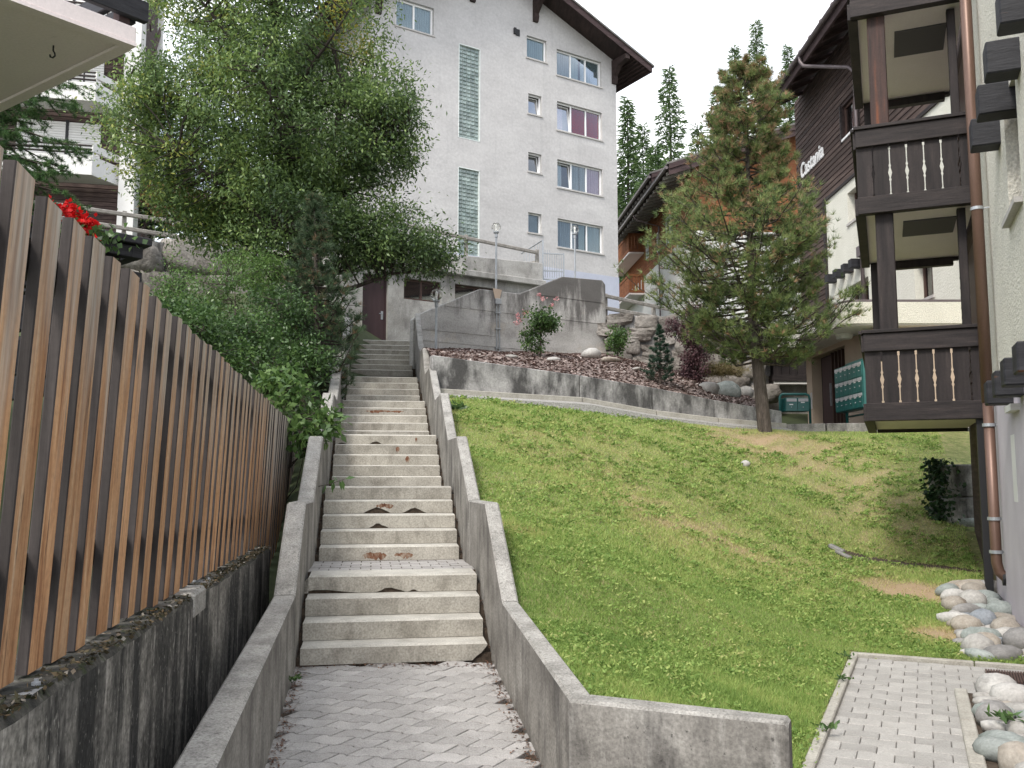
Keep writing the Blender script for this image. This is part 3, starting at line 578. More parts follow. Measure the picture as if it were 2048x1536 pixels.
g = np_mesh('planted_bank', vs, fs, M['terrain'], smooth=True); g['kind'] = 'structure'
# ================================================================ LARGE STRUCTURES: retaining walls, garage, houses
# ---- dark stained retaining wall under the board fence
FN = Fac((-0.931, 0.0), -9.42)                      # front plane of the dark wall, runs up along the stairs
rw = thing('retaining_wall', FN.pt(4, -0.2), 'black streaked concrete retaining wall with mossy coping under the board fence', 'wall')
def dark_panel(u0, u1, zt0, zt1, slope_end=False):
    mb = MB(); n = 24; vs = []
    for i in range(n + 1):
        u = lerp(u0, u1, i / n); z = lerp(zt0, zt1, i / n) + random.uniform(-.006, .006); j = random.uniform(-.004, .004)
        for (d, zz) in ((0, -0.8), (j, z - 0.035), (-0.02 + j, z - 0.006), (-0.30, z + random.uniform(-.004, .004)), (-0.30, -0.8)):
            p = FN.pt(u, zz, d); vs.append(p)
    fs = []; ms = []
    for i in range(n):
        for j in range(4): fs.append((i * 5 + j, i * 5 + j + 1, i * 5 + j + 6, i * 5 + j + 5)[::-1]); ms.append(1 if j in (1, 2) else 0)
    fs.append((0, 1, 2, 3, 4)); ms.append(0); fs.append(tuple(range(n * 5, n * 5 + 5))[::-1]); ms.append(0)
    mb.v += [tuple(v) for v in vs]; mb.f += fs; mb.m += ms
    return mb.build('wall_panel', [M['darkwall'], M['darktop']], rw)
dark_panel(0.6, 5.32, 0.965, 0.93); dark_panel(5.335, 9.55, 0.93, 0.88)
mb = MB(); mb.fbox(FN, 5.2, 5.62, 0.78, 0.934, -0.2, 0.004); mb.build('mortar_patch', M['coping'], rw, bevel=0.02)
# ---- board fence on it
fence = thing('board_fence', FN.pt(4, 0.95, -0.15), 'tall fence of vertical larch boards, grey above and orange below, on the black streaked wall', 'fence')
LEAN = 0.045
def fpt(u, z, d):
    p = FN.pt(u, z, d); k = (z - 0.9) * LEAN; n = FN.n; return V(p.x + n.x * k, p.y + n.y * k, z)
def board(u, w, t, z0, z1, d):
    mb = MB()
    org = fpt(u, z0, d)
    P = lambda a, z, dd: fpt(u + a, z, d + dd)
    c = 0.004; tw = random.uniform(-.006, .006); tl = random.uniform(-.012, .012)
    ring = lambda z, q=0: [P(-w / 2 + c, z, q), P(w / 2 - c, z, q + tw), P(w / 2, z, q - c + tw), P(w / 2, z, -t + c), P(w / 2 - c, z, -t), P(-w / 2 + c, z, -t), P(-w / 2, z, -t + c), P(-w / 2, z, q - c)]
    a = ring(z0); b = ring(z1)
    for i in range(8): b[i].z += tl * (1 if i in (1, 2, 3, 4) else 0)
    mb.v += [tuple(p) for p in a + b]
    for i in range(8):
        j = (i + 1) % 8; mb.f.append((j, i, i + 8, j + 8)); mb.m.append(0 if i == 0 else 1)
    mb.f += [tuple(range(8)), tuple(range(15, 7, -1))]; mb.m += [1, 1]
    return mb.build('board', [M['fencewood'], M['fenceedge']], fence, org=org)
u = 1.55; i = 0
while u < 14.6:
    w = random.uniform(0.13, 0.165); board(u, w, 0.036, (0.975 - 0.009 * max(0, u - 1) if u < 9.6 else .25) + random.uniform(-.01, .01), 2.458 - 0.0095 * u + random.uniform(-.012, .012), -0.105 + random.uniform(-.004, .004)); u += random.uniform(0.232, 0.262); i += 1
print('boards', i)
for z in (1.25, 2.2):
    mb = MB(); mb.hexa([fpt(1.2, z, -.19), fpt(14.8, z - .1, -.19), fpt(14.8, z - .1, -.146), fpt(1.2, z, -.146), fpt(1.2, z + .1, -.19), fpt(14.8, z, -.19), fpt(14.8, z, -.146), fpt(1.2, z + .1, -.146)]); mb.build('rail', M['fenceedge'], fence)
for u in (2.2, 4.4, 6.6, 8.8, 11.0, 13.2):
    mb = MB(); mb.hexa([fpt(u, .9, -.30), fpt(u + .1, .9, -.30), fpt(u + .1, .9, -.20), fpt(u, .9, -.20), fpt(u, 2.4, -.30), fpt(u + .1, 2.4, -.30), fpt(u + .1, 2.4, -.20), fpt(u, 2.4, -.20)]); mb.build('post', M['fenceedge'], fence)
for u in (2.75, 5.9):
    mb = MB(); zz = 0.972 - 0.009 * u; mb.fbox(FN, u, u + .16, zz - .03, zz - .002, -.17, -.02); mb.lathe(FN.pt(u + .12, zz - .002, -.05), [(.014, 0), (.014, .01), (.007, .012), (.007, .02)], 8); mb.build('base_plate', M['galv'], fence)

# moss, needles and litter on the mossy coping
n = 2600; uu = rng.uniform(1.2, 9.5, n); dd = -np.abs(rng.normal(size=n)) * .05 - .004; zz = .965 - .009 * np.maximum(0, uu - 1) + rng.random(n) * .012 - .012
c = np.array([tuple(FN.pt(a, z, d)) for a, z, d in zip(uu, zz, dd)]); d = rng.normal(size=(n, 3)) * np.array([1, 1, .35]); d /= np.linalg.norm(d, axis=1)[:, None]; sd = np.cross(d, rng.normal(size=(n, 3))); sd /= np.linalg.norm(sd, axis=1)[:, None]; L_ = rng.uniform(.008, .035, n)[:, None]; W_ = rng.uniform(.003, .012, n)[:, None]
vq = np.stack([c, c + d * L_ * .5 + sd * W_, c + d * L_, c + d * L_ * .5 - sd * W_], 1)
o = np_mesh('moss_litter', vq.reshape(-1, 3), np.arange(n * 4).reshape(n, 4), leaf_mat('moss_litter', [(0, (.02, .025, .01)), (.5, (.07, .06, .035)), (.9, (.17, .12, .07)), (1, (.4, .38, .34))], trans=.0, rough=.9), tint=np.repeat(rng.random(n), 4)); o['kind'] = 'stuff'; o['label'] = 'moss crumbs and dry litter on the coping under the fence'
# ---- low garden wall above the lawn
LOW = Fac((-1.25, 17.15), 70)
lw = thing('garden_wall', LOW.pt(3.5, 3), 'low blotchy concrete wall between the mulch bed and the lawn', 'wall')
ltop = [(-0.3, 3.93), (2.8, 3.66), (4.46, 3.47), (5.95, 3.25), (7.65, 3.06)]; lbot = [(-0.3, 3.28), (2.8, 3.20), (4.46, 2.98), (5.95, 2.86), (7.65, 2.78)]
ju = [-0.3, 2.79, 4.45, 5.94, 7.66]
for a, b in zip(ju[:-1], ju[1:]):
    a += .006; b -= .006; mb = MB(); P = LOW.pt; ta, tb = interp(a, ltop), interp(b, ltop)
    mb.hexa([P(a, 2.2, -.2), P(b, 2.2, -.2), P(b, 2.2, 0), P(a, 2.2, 0), P(a, ta, -.2), P(b, tb, -.2), P(b, tb, 0), P(a, ta, 0)]); mb.build('wall_panel', M['lowwall'], lw, bevel=.015)
    mb = MB(); la, lb = interp(a, lbot), interp(b, lbot)
    mb.hexa([P(a, la - .5, .002), P(b, lb - .5, .002), P(b, lb - .5, .16), P(a, la - .5, .16), P(a, la, .002), P(b, lb, .002), P(b, lb, .16), P(a, la, .16)]); mb.build('footing', M['kerb'], lw, bevel=.012)
mb = MB(); nn = 30
for i in range(nn):
    a, b = lerp(-0.3, 7.6, i / nn), lerp(-.3, 7.6, (i + 1) / nn); za, zb = interp(a, lbot) - .10, interp(b, lbot) - .10
    mb.hexa([LOW.pt(a, za - .3, .16), LOW.pt(b, zb - .3, .16), LOW.pt(b, zb - .3, .42), LOW.pt(a, za - .3, .42), LOW.pt(a, za, .16), LOW.pt(b, zb, .16), LOW.pt(b, zb - .06, .40), LOW.pt(a, za - .06, .40)])
g = mb.build('gravel_strip', M['gravel'], org=LOW.pt(3.5, 3)); g['kind'] = 'structure'
# kerb in front of the entrance pavement
mb = MB()
kb = thing('kerb_wall', (7, 19.4, 2.5), 'low grey concrete kerb wall along the entrance pavement above the lawn', 'kerb')
for a, b in (((5.95, 19.72), (6.75, 19.35)), ((6.76, 19.345), (7.85, 19.2))):
    d = (V(*b, 0) - V(*a, 0)).normalized(); mb = MB(); mb.beam(V(*a, 2.45) + d * .003, V(*b, 2.45) - d * .003, .16, .62); mb.build('kerb_block', M['concrete'], kb, bevel=.015)
mb = MB(); mb.beam((7.8, 19.3, 2.05), (13, 19.6, 1.95), .3, .8); mb.build('kerb_block', M['concrete'], kb, bevel=.02)
mb = MB(); mb.prism([(5.9, 19.7, 2.71), (6.75, 19.35, 2.71), (7.85, 19.2, 2.71), (8.3, 20.0, 2.71), (13, 20, 2.71), (13, 34, 2.71), (5.6, 34, 2.71), (5.6, 20.2, 2.71)], (0, 0, -.25))
g = mb.build('entrance_pavement', M['asphalt'], org=(8, 22, 2.7)); g['kind'] = 'structure'

# ---- big concrete wall
BIG = Fac((-2.58, 23.65), 58)
bw = thing('concrete_wall', BIG.pt(3, 5), 'large blotchy concrete wall with a stepped sloping top beside the rose bush', 'wall')
bt = [(-0.05, 5.80), (0.19, 5.99), (1.99, 6.85), (3.31, 6.86), (4.81, 7.54), (6.3, 7.61), (6.42, 7.48)]
P = BIG.pt
poly = [P(-0.05, 3.6)] + [P(6.42, 3.6)] + [P(u, z) for u, z in bt[::-1]]
mb = MB(); mb.prism(poly, BIG.n * -0.24); mb.build('wall_panel', M['bigconc'], bw, bevel=.02)
# formwork joints and coping wear as thin proud lines
mb = MB()
for (u0, u1, z) in ((0.05, 2.55, 5.55), (0.05, 6.40, 5.25), (0.9, 6.35, 6.25), (3.9, 6.3, 6.9)):
    mb.fbox(BIG, u0, u1, z, z + .018, 0.0, .012)
mb.build('formwork_ridge', M['bigconc'], bw)
mb = MB(); mb.prism([P(2.40, 6.92, .004), P(2.70, 6.9, .004), P(2.62, 6.6, .004), P(2.48, 6.6, .004)], BIG.n * .006); mb.build('repair_patch', M['beige'], bw)

# ---- concrete garage building with the brown door
GAR = Fac(tuple(atY(750, 600, 27.3))[:2], 58)
def walls_with_holes(mb, F, u0, u1, z0, ztop, holes, depth=0.2, m=0, d=0.0, mr=None):
    """front face of a wall with openings and their reveals; ztop may be a function of u"""
    zt = ztop if callable(ztop) else (lambda u: ztop)
    us = sorted({u0, u1} | {h[0] for h in holes} | {h[1] for h in holes}); us = [u for u in us if u0 <= u <= u1]
    if callable(ztop): us = sorted(set(us) | {u for u in getattr(ztop, 'breaks', []) if u0 < u < u1})
    P = F.pt; mr = m if mr is None else mr
    for a, b in zip(us[:-1], us[1:]):
        if b - a < 1e-5: continue
        hs = sorted([h for h in holes if h[0] < (a + b) / 2 < h[1]], key=lambda h: h[2])
        z = z0
        for h in hs:
            mb.add([P(a, z, d), P(b, z, d), P(b, h[2], d), P(a, h[2], d)], [(0, 1, 2, 3)], m); z = h[3]
        mb.add([P(a, z, d), P(b, z, d), P(b, zt(b), d), P(a, zt(a), d)], [(0, 1, 2, 3)], m)
    for (a, b, c, e) in [h[:4] for h in holes]:
        for q in (((a, c), (a, e)), ((b, e), (b, c)), ((b, c), (a, c)), ((a, e), (b, e))):
            (p0, p1) = q; mb.add([P(p0[0], p0[1], d), P(p1[0], p1[1], d), P(p1[0], p1[1], d - depth), P(p0[0], p0[1], d - depth)], [(0, 1, 2, 3)], mr)
def window(F, root, a, b, c, e, depth=0.16, bars=(), fw=0.07, frame='frame', glass='glass', cur=None, sill='sill', tilt=None, d=0.0, room='room', label=None, nrail=None):
    """part 'window' (frame mesh) under root; sub-parts pane, curtain, sill"""
    mb = MB(); dd = d - depth
    mb.fbox(F, a, a + fw, c, e, dd - .05, dd + .02); mb.fbox(F, b - fw, b, c, e, dd - .05, dd + .02)
    mb.fbox(F, a + fw, b - fw, c, c + fw, dd - .05, dd + .018); mb.fbox(F, a + fw, b - fw, e - fw, e, dd - .05, dd + .018)
    cuts = [a + fw] + [lerp(a, b, t) for t in bars] + [b - fw]
    for t in cuts[1:-1]: mb.fbox(F, t - fw * .5, t + fw * .5, c + fw, e - fw, dd - .05, dd + .016)
    if nrail: mb.fbox(F, a + fw, b - fw, lerp(c, e, nrail) - fw * .4, lerp(c, e, nrail) + fw * .4, dd - .048, dd + .014)
    w = mb.build('window', M[frame], root)
    if label: w['label'] = label
    for i, (x0, x1) in enumerate(zip(cuts[:-1], cuts[1:])):
        x0 += fw * .4 if i else 0; x1 -= fw * .4 if i < len(cuts) - 2 else 0
        mb = MB()
        if tilt is not None and i in tilt:                       # sash tipped inwards at the top
            k = 0.13; q = fw * .8; P = F.pt
            def tp(u, z, o): return P(u, z, dd - .02 - k * (z - c) / (e - c) - o)
            fr = MB()
            for (u0, u1, z0, z1) in ((x0, x0 + q, c + fw, e - fw), (x1 - q, x1, c + fw, e - fw), (x0 + q, x1 - q, c + fw, c + fw + q), (x0 + q, x1 - q, e - fw - q, e - fw)):
                fr.hexa([tp(u0, z0, .04), tp(u1, z0, .04), tp(u1, z0, 0), tp(u0, z0, 0), tp(u0, z1, .04), tp(u1, z1, .04), tp(u1, z1, 0), tp(u0, z1, 0)])
            fr.build('tilted_sash', M[frame], w)
            mb.hexa([tp(x0 + q, c + fw + q, .025), tp(x1 - q, c + fw + q, .025), tp(x1 - q, c + fw + q, .015), tp(x0 + q, c + fw + q, .015), tp(x0 + q, e - fw - q, .025), tp(x1 - q, e - fw - q, .025), tp(x1 - q, e - fw - q, .015), tp(x0 + q, e - fw - q, .015)])
        else: mb.fbox(F, x0, x1, c + fw, e - fw, dd - .03, dd - .022)
        mb.build('pane', M[glass], w)
        cu = cur[i % len(cur)] if cur else None
        if cu:
            for (f0, f1, cm) in cu:
                mb = MB(); n = max(4, int((x1 - x0) * (f1 - f0) / .035)); vs = []
                for k_ in range(n + 1):
                    uu = lerp(x0, x1, lerp(f0, f1, k_ / n)); o = .055 + .02 * math.sin(k_ * 1.9) + random.uniform(-.006, .006) + (.13 if tilt and i in tilt else 0)
                    vs += [F.pt(uu, c + .03, dd - o), F.pt(uu, e - .03, dd - o)]
                mb.add(vs, [(2 * q, 2 * q + 2, 2 * q + 3, 2 * q + 1) for q in range(n)]); cobj = mb.build('curtain', M[cm], w, smooth=True)
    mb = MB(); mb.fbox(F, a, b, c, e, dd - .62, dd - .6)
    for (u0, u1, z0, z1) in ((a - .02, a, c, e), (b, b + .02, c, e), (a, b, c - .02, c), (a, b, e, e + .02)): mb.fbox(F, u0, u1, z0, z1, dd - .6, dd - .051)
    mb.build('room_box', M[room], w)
    if sill:
        mb = MB(); mb.fbox(F, a - .06, b + .06, c - .07, c, d - depth + .02, d + .05); mb.build('sill', M[sill], w)
    return w
gar = thing('garage_building', GAR.pt(1, 5.7), 'grey concrete outbuilding with a brown door and dark windows at the top of the stairs', 'outbuilding')
wins = [(0.97, 2.28, 7.2, 7.88), (2.79, 4.4, 7.2, 7.90)]; door = (-0.41, 0.44, 5.62, 7.86)
mb = MB(); walls_with_holes(mb, GAR, -1.25, 6.2, 4.8, 8.16, wins + [door], depth=.22)
P = GAR.pt
mb.add([P(6.2, 4.8), P(6.2, 4.8, -6), P(6.2, 8.16, -6), P(6.2, 8.16)], [(0, 1, 2, 3)]); mb.add([P(-1.25, 4.8, -6), P(-1.25, 4.8), P(-1.25, 8.16), P(-1.25, 8.16, -6)], [(0, 1, 2, 3)]); mb.build('wall', M['oldconc'], gar)
mb = MB(); mb.fbox(GAR, -1.35, 6.25, 8.16, 8.36, -5, .22); mb.build('roof_slab', M['oldconc'], gar, bevel=.02)
mb = MB(); mb.hexa([P(-1.3, 8.36, -.12), P(6.2, 8.36, -.12), P(6.2, 8.36, .06), P(-1.3, 8.36, .06), P(-1.3, 8.66, -.12), P(6.2, 9.0, -.12), P(6.2, 9.0, .06), P(-1.3, 8.66, .06)]); mb.build('parapet', M['oldconc'], gar, bevel=.015)
for q in wins: window(GAR, gar, *q, bars=(.5,), frame='dkframe', glass='darkglass', depth=.14, sill=None, room='dark')
mb = MB(); a, b, c, e = door; mb.fbox(GAR, a + .05, b - .05, c, e - .05, -.2, -.16)
dr = mb.build('door', M['doorbrown'], gar); dr['label'] = 'dark brown plain metal door'
mb = MB(); 
for (u0, u1, z0, z1) in ((a, a + .05, c, e), (b - .05, b, c, e), (a + .05, b - .05, e - .05, e)): mb.fbox(GAR, u0, u1, z0, z1, -.21, -.13)
mb.build('frame', M['doorbrown'], dr)
mb = MB(); mb.fbox(GAR, b - .17, b - .10, 6.5, 6.76, -.159, -.145); mb.tube([P(b - .135, 6.67, -.145), P(b - .135, 6.67, -.10), P(b - .25, 6.67, -.10)], .012, 8); mb.build('handle', M['galv'], dr)

# ---- tall white apartment house
WH = Fac(tuple(atY(1160, 500, 43))[:2], 58)
wh = thing('apartment_house', WH.pt(-4, 9.4), 'tall white rendered apartment house with glass block strips and a wide gable roof', 'house')
def rl(u): return 22.86 + 0.41 * ((2.37 - u) if u > -4.35 else (u + 11.07))
rl.breaks = [-4.35]
trip = []; small = []
for (yt, yb) in ((97.4, 149.4), (201.6, 259), (318, 373.5), (436, 493)): trip.append((-1.32, 1.44, WH.at(1114, yb)[1], WH.at(1114, yt)[1]))
for (x0, x1, yt, yb) in ((1053.5, 1093, 70, 114), (1056.6, 1083, 186, 226), (1056.6, 1083, 303.5, 342), (1056.6, 1083, 424, 464)): small.append((WH.at(x0, yt)[0], WH.at(x1, yt)[0], WH.at(x0, yb)[1], WH.at(x0, yt)[1]))
topw = (-9.95, -8.08, 21.45, 22.75)
gb1 = (-6.79, -5.65, 16.98, 21.45); gb2 = (-6.79, -5.66, 11.55, 15.62)
mb = MB(); walls_with_holes(mb, WH, -11.06, 2.37, 11.6, rl, trip + small + [topw, gb1, gb2], depth=.2); P = WH.pt
mb.add([P(2.37, 8), P(2.37, 8, -11), P(2.37, 22.86, -11), P(2.37, 22.86)], [(0, 1, 2, 3)]); mb.add([P(-11.06, 8, -11), P(-11.06, 8), P(-11.06, 22.86), P(-11.06, 22.86, -11)], [(0, 1, 2, 3)])
mb.add([P(-11.06, 8, -11), P(2.37, 8, -11), P(2.37, 22.86, -11), P(-4.35, rl(-4.35), -11), P(-11.06, 22.86, -11)], [(4, 3, 2, 1, 0)])
mb.build('wall', M['white'], wh)
mb = MB(); mb.fbox(WH, -11.06, 2.39, 8, 11.6, -.3, .025); mb.fbox(WH, 2.372, 2.39, 8, 11.6, -11, -.3); mb.build('plinth', M['plinth'], wh)
CURT = [[[(0, 1, 'cur_grey')], [(0, .55, 'cur_green'), (.72, 1, 'cur_white')], [(0, 1, 'cur_green')]], [[(0, .6, 'cur_pink')], [(0, 1, 'cur_red')], [(0, 1, 'cur_red')]], [[(0, .5, 'cur_white')], [(0, .55, 'cur_grey'), (.6, 1, 'cur_grey')], [(0, 1, 'cur_pink')]], [[(0, 1, 'cur_grey')], [(0, .35, 'cur_grey'), (.5, .95, 'cur_green')], [(.05, 1, 'cur_green')]]]
TL = ['three-light window with pale curtains under the eaves', 'three-light window with red curtains', 'three-light window with a pink curtain', 'lowest three-light window with grey curtains']
for q, cu, t, lb in zip(trip, CURT, (None, (0,), (0,), None), TL): window(WH, wh, *q, bars=(.333, .667), cur=cu, tilt=t, label=lb)
for q, t, cu in zip(small, (None, (0,), (0,), None), ('cur_green', None, None, 'cur_grey')): window(WH, wh, *q, cur=[[(0, 1, cu)]] if cu else None, tilt=t, fw=.06)
window(WH, wh, *topw, bars=(.5,), cur=[[(0.0, 1, 'cur_white')], [(0, 1, 'cur_white')]], fw=.09)
q = MB(); sx, sd, sz = .208, .08, .176; h = .5
q.v = [(-.5 * sx, -.5 * sd, -.5 * sz), (.5 * sx, -.5 * sd, -.5 * sz), (.5 * sx, -.5 * sd, .5 * sz), (-.5 * sx, -.5 * sd, .5 * sz)] + [(-.5 * sx, .3 * sd, -.5 * sz), (.5 * sx, .3 * sd, -.5 * sz), (.5 * sx, .3 * sd, .5 * sz), (-.5 * sx, .3 * sd, .5 * sz)] + [(-.4 * sx, .5 * sd, -.4 * sz), (.4 * sx, .5 * sd, -.4 * sz), (.4 * sx, .5 * sd, .4 * sz), (-.4 * sx, .5 * sd, .4 * sz)] + [(-.27 * sx, .25 * sd, -.27 * sz), (.27 * sx, .25 * sd, -.27 * sz), (.27 * sx, .25 * sd, .27 * sz), (-.27 * sx, .25 * sd, .27 * sz)]
for k in range(3):
    for i in range(4): j = (i + 1) % 4; q.f.append((4 * k + i, 4 * k + 4 + i, 4 * k + 4 + j, 4 * k + j)); q.m.append(0)
q.f.append((12, 15, 14, 13)); q.m.append(0)
gbm = q.mesh('glass_block', M['block'])
rotW = math.atan2(WH.t.y, WH.t.x)
# the block's +y must face along the facade normal
rotW = math.atan2(WH.n.y, WH.n.x) - math.pi / 2
for (a, b, c, e), rows in ((gb1, 24), (gb2, 22)):
    mb = MB(); mb.fbox(WH, a, b, c, e, -.2, -.145); 
    for (u0, u1, z0, z1) in ((a, a + .035, c, e), (b - .035, b, c, e), (a, b, e - .035, e), (a, b, c, c + .03)): mb.fbox(WH, u0, u1, z0, z1, -.145, .012)
    gw = mb.build('glass_block_window', M['mortar'], wh); du = (b - a - .07) / 5; dz = (e - c - .065) / rows
    for r in range(rows):
        for k in range(5): place('glass_block', gbm, gw, WH.pt(a + .035 + du * (k + .5), c + .03 + dz * (r + .5), -.11), (0, 0, rotW), (du * .93 / sx, 1, dz * .93 / sz))
mb = MB(); mb.fbox(WH, -3.83, -3.72, 22.7, 23.0, 0, .1); mb.fbox(WH, -3.70, -3.5, 22.66, 22.98, -.01, .05); mb.build('vent', M['black'], wh)
# gable roof: two slabs, barge boards, rafters, corbels
mb = MB(); ov = 1.15; so = 1.40; P = WH.pt
def slope(u0, z0, u1, z1, d0, d1, t, m=0):
    mb.hexa([P(u0, z0, d0), P(u1, z1, d0), P(u1, z1, d1), P(u0, z0, d1), P(u0, z0 + t, d0), P(u1, z1 + t, d0), P(u1, z1 + t, d1), P(u0, z0 + t, d1)], m)
slope(-4.35, rl(-4.35), 2.37 + so, rl(2.37 + so), -12, ov, .22); slope(-11.06 - so, rl(-11.06 - so), -4.35, rl(-4.35), -12, ov, .22)
mb.build('roof', M['soffit'], wh)
mb = MB(); slope(-4.35, rl(-4.35) + .225, 2.37 + so + .1, rl(2.37 + so + .1) + .225, -12, ov + .12, .09); slope(-11.06 - so - .1, rl(-11.06 - so - .1) + .225, -4.35, rl(-4.35) + .225, -12, ov + .12, .09)
mb.build('roofing', M['roof'], wh)
mb = MB(); slope(-4.35, rl(-4.35) - .10, 2.37 + so, rl(2.37 + so) - .10, ov + .002, ov + .055, .33); slope(-11.06 - so, rl(-11.06 - so) - .1, -4.35, rl(-4.35) - .1, ov + .002, ov + .055, .33)
mb.build('barge_board', M['fascia'], wh)
for k in range(7):
    uu = 2.55 + k * .2
    mb = MB(); mb.fbox(WH, uu, uu + .05, rl(uu) - .075, rl(uu) - .002, -12, ov - .02); mb.build('soffit_batten', M['fascia'], wh)
for (uu) in (2.22, -2.6, -6.1, -10.8):
    mb = MB(); zt = rl(uu) - .02; pr = [(0, zt - 1.25), (.12, zt - 1.25), (.2, zt - 1.0), (.16, zt - .85), (.55, zt - .45), (1.15, zt - .32), (1.15, zt - .08), (0, zt - .02)]
    mb.prism([P(uu - .13, z, d) for d, z in pr], WH.t * .26); mb.build('corbel', M['soffit'], wh)
# porch roof peeking out on the right side
mb = MB(); mb.hexa([P(2.4, 18.0, -3.5), P(3.4, 17.6, -3.5), P(3.4, 17.6, -1.5), P(2.4, 18.0, -1.5), P(2.4, 18.2, -3.5), P(3.45, 17.75, -3.5), P(3.45, 17.75, -1.5), P(2.4, 18.2, -1.5)]); mb.build('side_canopy', M['orange'], wh)
# ---------------------------------------------------------------- dark timber house with the lettering (right)
CA = Fac((10.2, 0), 0, -1)                     # facade looks to -X; u = world Y
def ca_box(mb, x0, x1, y0, y1, z0, z1, m=0):
    mb.hexa([(x0, y0, z0), (x1, y0, z0), (x1, y1, z0), (x0, y1, z0), (x0, y0, z1), (x1, y0, z1), (x1, y1, z1), (x0, y1, z1)], m)
ca = thing('chalet_house', (10.2, 24, 2.7), 'dark timber and cream stucco house with white lettering on its siding', 'house')
wA = (25.40, 26.80, 11.96, 13.0); wB = (25.20, 26.62, 9.25, 10.2); wC = (25.3, 26.9, 6.2, 7.35); wD = (21.42, 22.40, 6.0, 7.1); wE = (18.2, 19.6, 8.6, 9.7)
mb = MB(); walls_with_holes(mb, CA, 15.0, 28.50, 2.7, 10.6, [wB, wC, wD, wE], depth=.26)
mb.build('stucco_wall', M['stucco_far'], ca)
mb = MB(); walls_with_holes(mb, CA, 15.0, 31.2, 10.6, 15.0, [wA], depth=.12); ca_box(mb, 10.2, 20, 31.19, 31.21, 2.7, 15); mb.fbox(CA, 28.5, 31.2, 2.7, 10.6, -.1, 0); mb.build('backing_wall', M['soffit'], ca)
def siding_board(y0, y1, z, h):
    mb = MB(); pr = [(0.002, z), (0.034, z), (0.016, z + h - .006), (0.002, z + h - .006)]
    mb.prism([CA.pt(y0, zz, d) for d, zz in pr], V(0, y1 - y0, 0)); o = mb.build('siding_board', M['siding'], ca, org=(10.2, (y0 + y1) / 2, z)); return o
h = .178; z = 10.62
while z < 14.9:
    segs = [(15.0, wA[0] - .05), (wA[1] + .05, 31.2)] if wA[2] - .12 < z < wA[3] else [(15.0, 31.2)]
    for a, b in segs: siding_board(a, b, z, h)
    z += h
z = 4.9
while z < 10.6: siding_board(28.62, 31.2, z, h); z += h
mb = MB(); ca_box(mb, 10.13, 10.2, 28.48, 28.62, 4.9, 10.62); ca_box(mb, 10.15, 10.198, 15, 28.5, 10.52, 10.615); mb.build('trim_board', M['darkwoodh'], ca)
for (y0, y1, z0, z1) in ((wA[0] - .06, wA[0], wA[2] - .1, wA[3] + .06), (wA[1], wA[1] + .06, wA[2] - .1, wA[3] + .06)): mb = MB(); ca_box(mb, 10.14, 10.2, y0, y1, z0, z1); mb.build('window_trim', M['darkwoodh'], ca)
pass
for q, s in ((wA, 'frame'), (wB, 'sill'), (wC, 'sill'), (wD, 'sill'), (wE, 'sill')):
    window(CA, ca, *q, bars=(.5,), frame='dkframe', glass='darkglass', depth=.24 if q is not wA else .1, sill=s, room='dark', cur=[[(0, .45, 'cur_grey')], None] if q in (wB, wD) else None)
txt = bpy.data.curves.new('lettering', 'FONT'); txt.body = 'Castania'; txt.size = .66; txt.extrude = .02; txt.offset = 0.010; txt.space_character = 1.12
to = bpy.data.objects.new('tmp_text', txt); COL.objects.link(to)
dg = bpy.context.evaluated_depsgraph_get(); me = bpy.data.meshes.new_from_object(to.evaluated_get(dg)); COL.objects.unlink(to); bpy.data.objects.remove(to)
me.name = 'lettering'; xs_ = [v.co.x for v in me.vertices]; k = 2.25 / (max(xs_) - min(xs_))
for v in me.vertices: x, y, zz = v.co; v.co = (-0.055 - zz, -(x - min(xs_)) * k, y * 1.12)
me.materials.clear(); me.materials.append(M['frame']); lo = bpy.data.objects.new('lettering', me); COL.objects.link(lo); lo.parent = ca; lo.location = V(10.2, 30.62, 12.03) - ORG[ca]; ORG[lo] = V(10.2, 30.62, 12.03)
for y in (27.75, 27.05, 26.35, 25.75):
    mb = MB(); ca_box(mb, 9.9, 10.21, y, y + .26, 7.72, 7.98); mb.build('beam_end', M['blackwood'], ca, bevel=.01)
# roof: long slope falling towards us on the left, soffit boards, gutter, downpipe
zs = lambda x: 14.62 + (x - 9.2) * .52
mb = MB(); mb.hexa([(9.2, 15.5, zs(9.2)), (20, 15.5, zs(20)), (20, 30.4, zs(20)), (9.2, 30.4, zs(9.2)), (9.2, 15.5, zs(9.2) + .3), (20, 15.5, zs(20) + .3), (20, 30.4, zs(20) + .3), (9.2, 30.4, zs(9.2) + .3)]); mb.build('roof', M['soffit'], ca)
mb = MB(); ca_box(mb, 9.13, 9.198, 15.5, 30.42, 14.52, 14.86); mb.build('fascia_board', M['fascia'], ca)
y = 16.0
while y < 30.3:
    mb = MB(); mb.hexa([(9.21, y, zs(9.21) - .14), (10.3, y, zs(10.3) - .14), (10.3, y + .12, zs(10.3) - .14), (9.21, y + .12, zs(9.21) - .14), (9.21, y, zs(9.21) - .002), (10.3, y, zs(10.3) - .002), (10.3, y + .12, zs(10.3) - .002), (9.21, y + .12, zs(9.21) - .002)]); mb.build('rafter', M['fascia'], ca); y += .95
mb = MB(); n = 10
for (y0, y1) in ((15.5, 30.45),):
    pts = [(9.04 + .08 * math.cos(math.pi + math.pi * i / n), 14.84 + .085 * math.sin(math.pi + math.pi * i / n)) for i in range(n + 1)]
    vs = [(x, y0, z) for x, z in pts] + [(x, y1, z) for x, z in pts]; m_ = n + 1
    mb.add(vs, [(i, i + 1, i + 1 + m_, i + m_) for i in range(n)]); 
    yy = y0
    while yy < y1: mb.tube([(9.04, yy, 14.845), (9.04, yy + .03, 14.845)], .092, 10); yy += .95
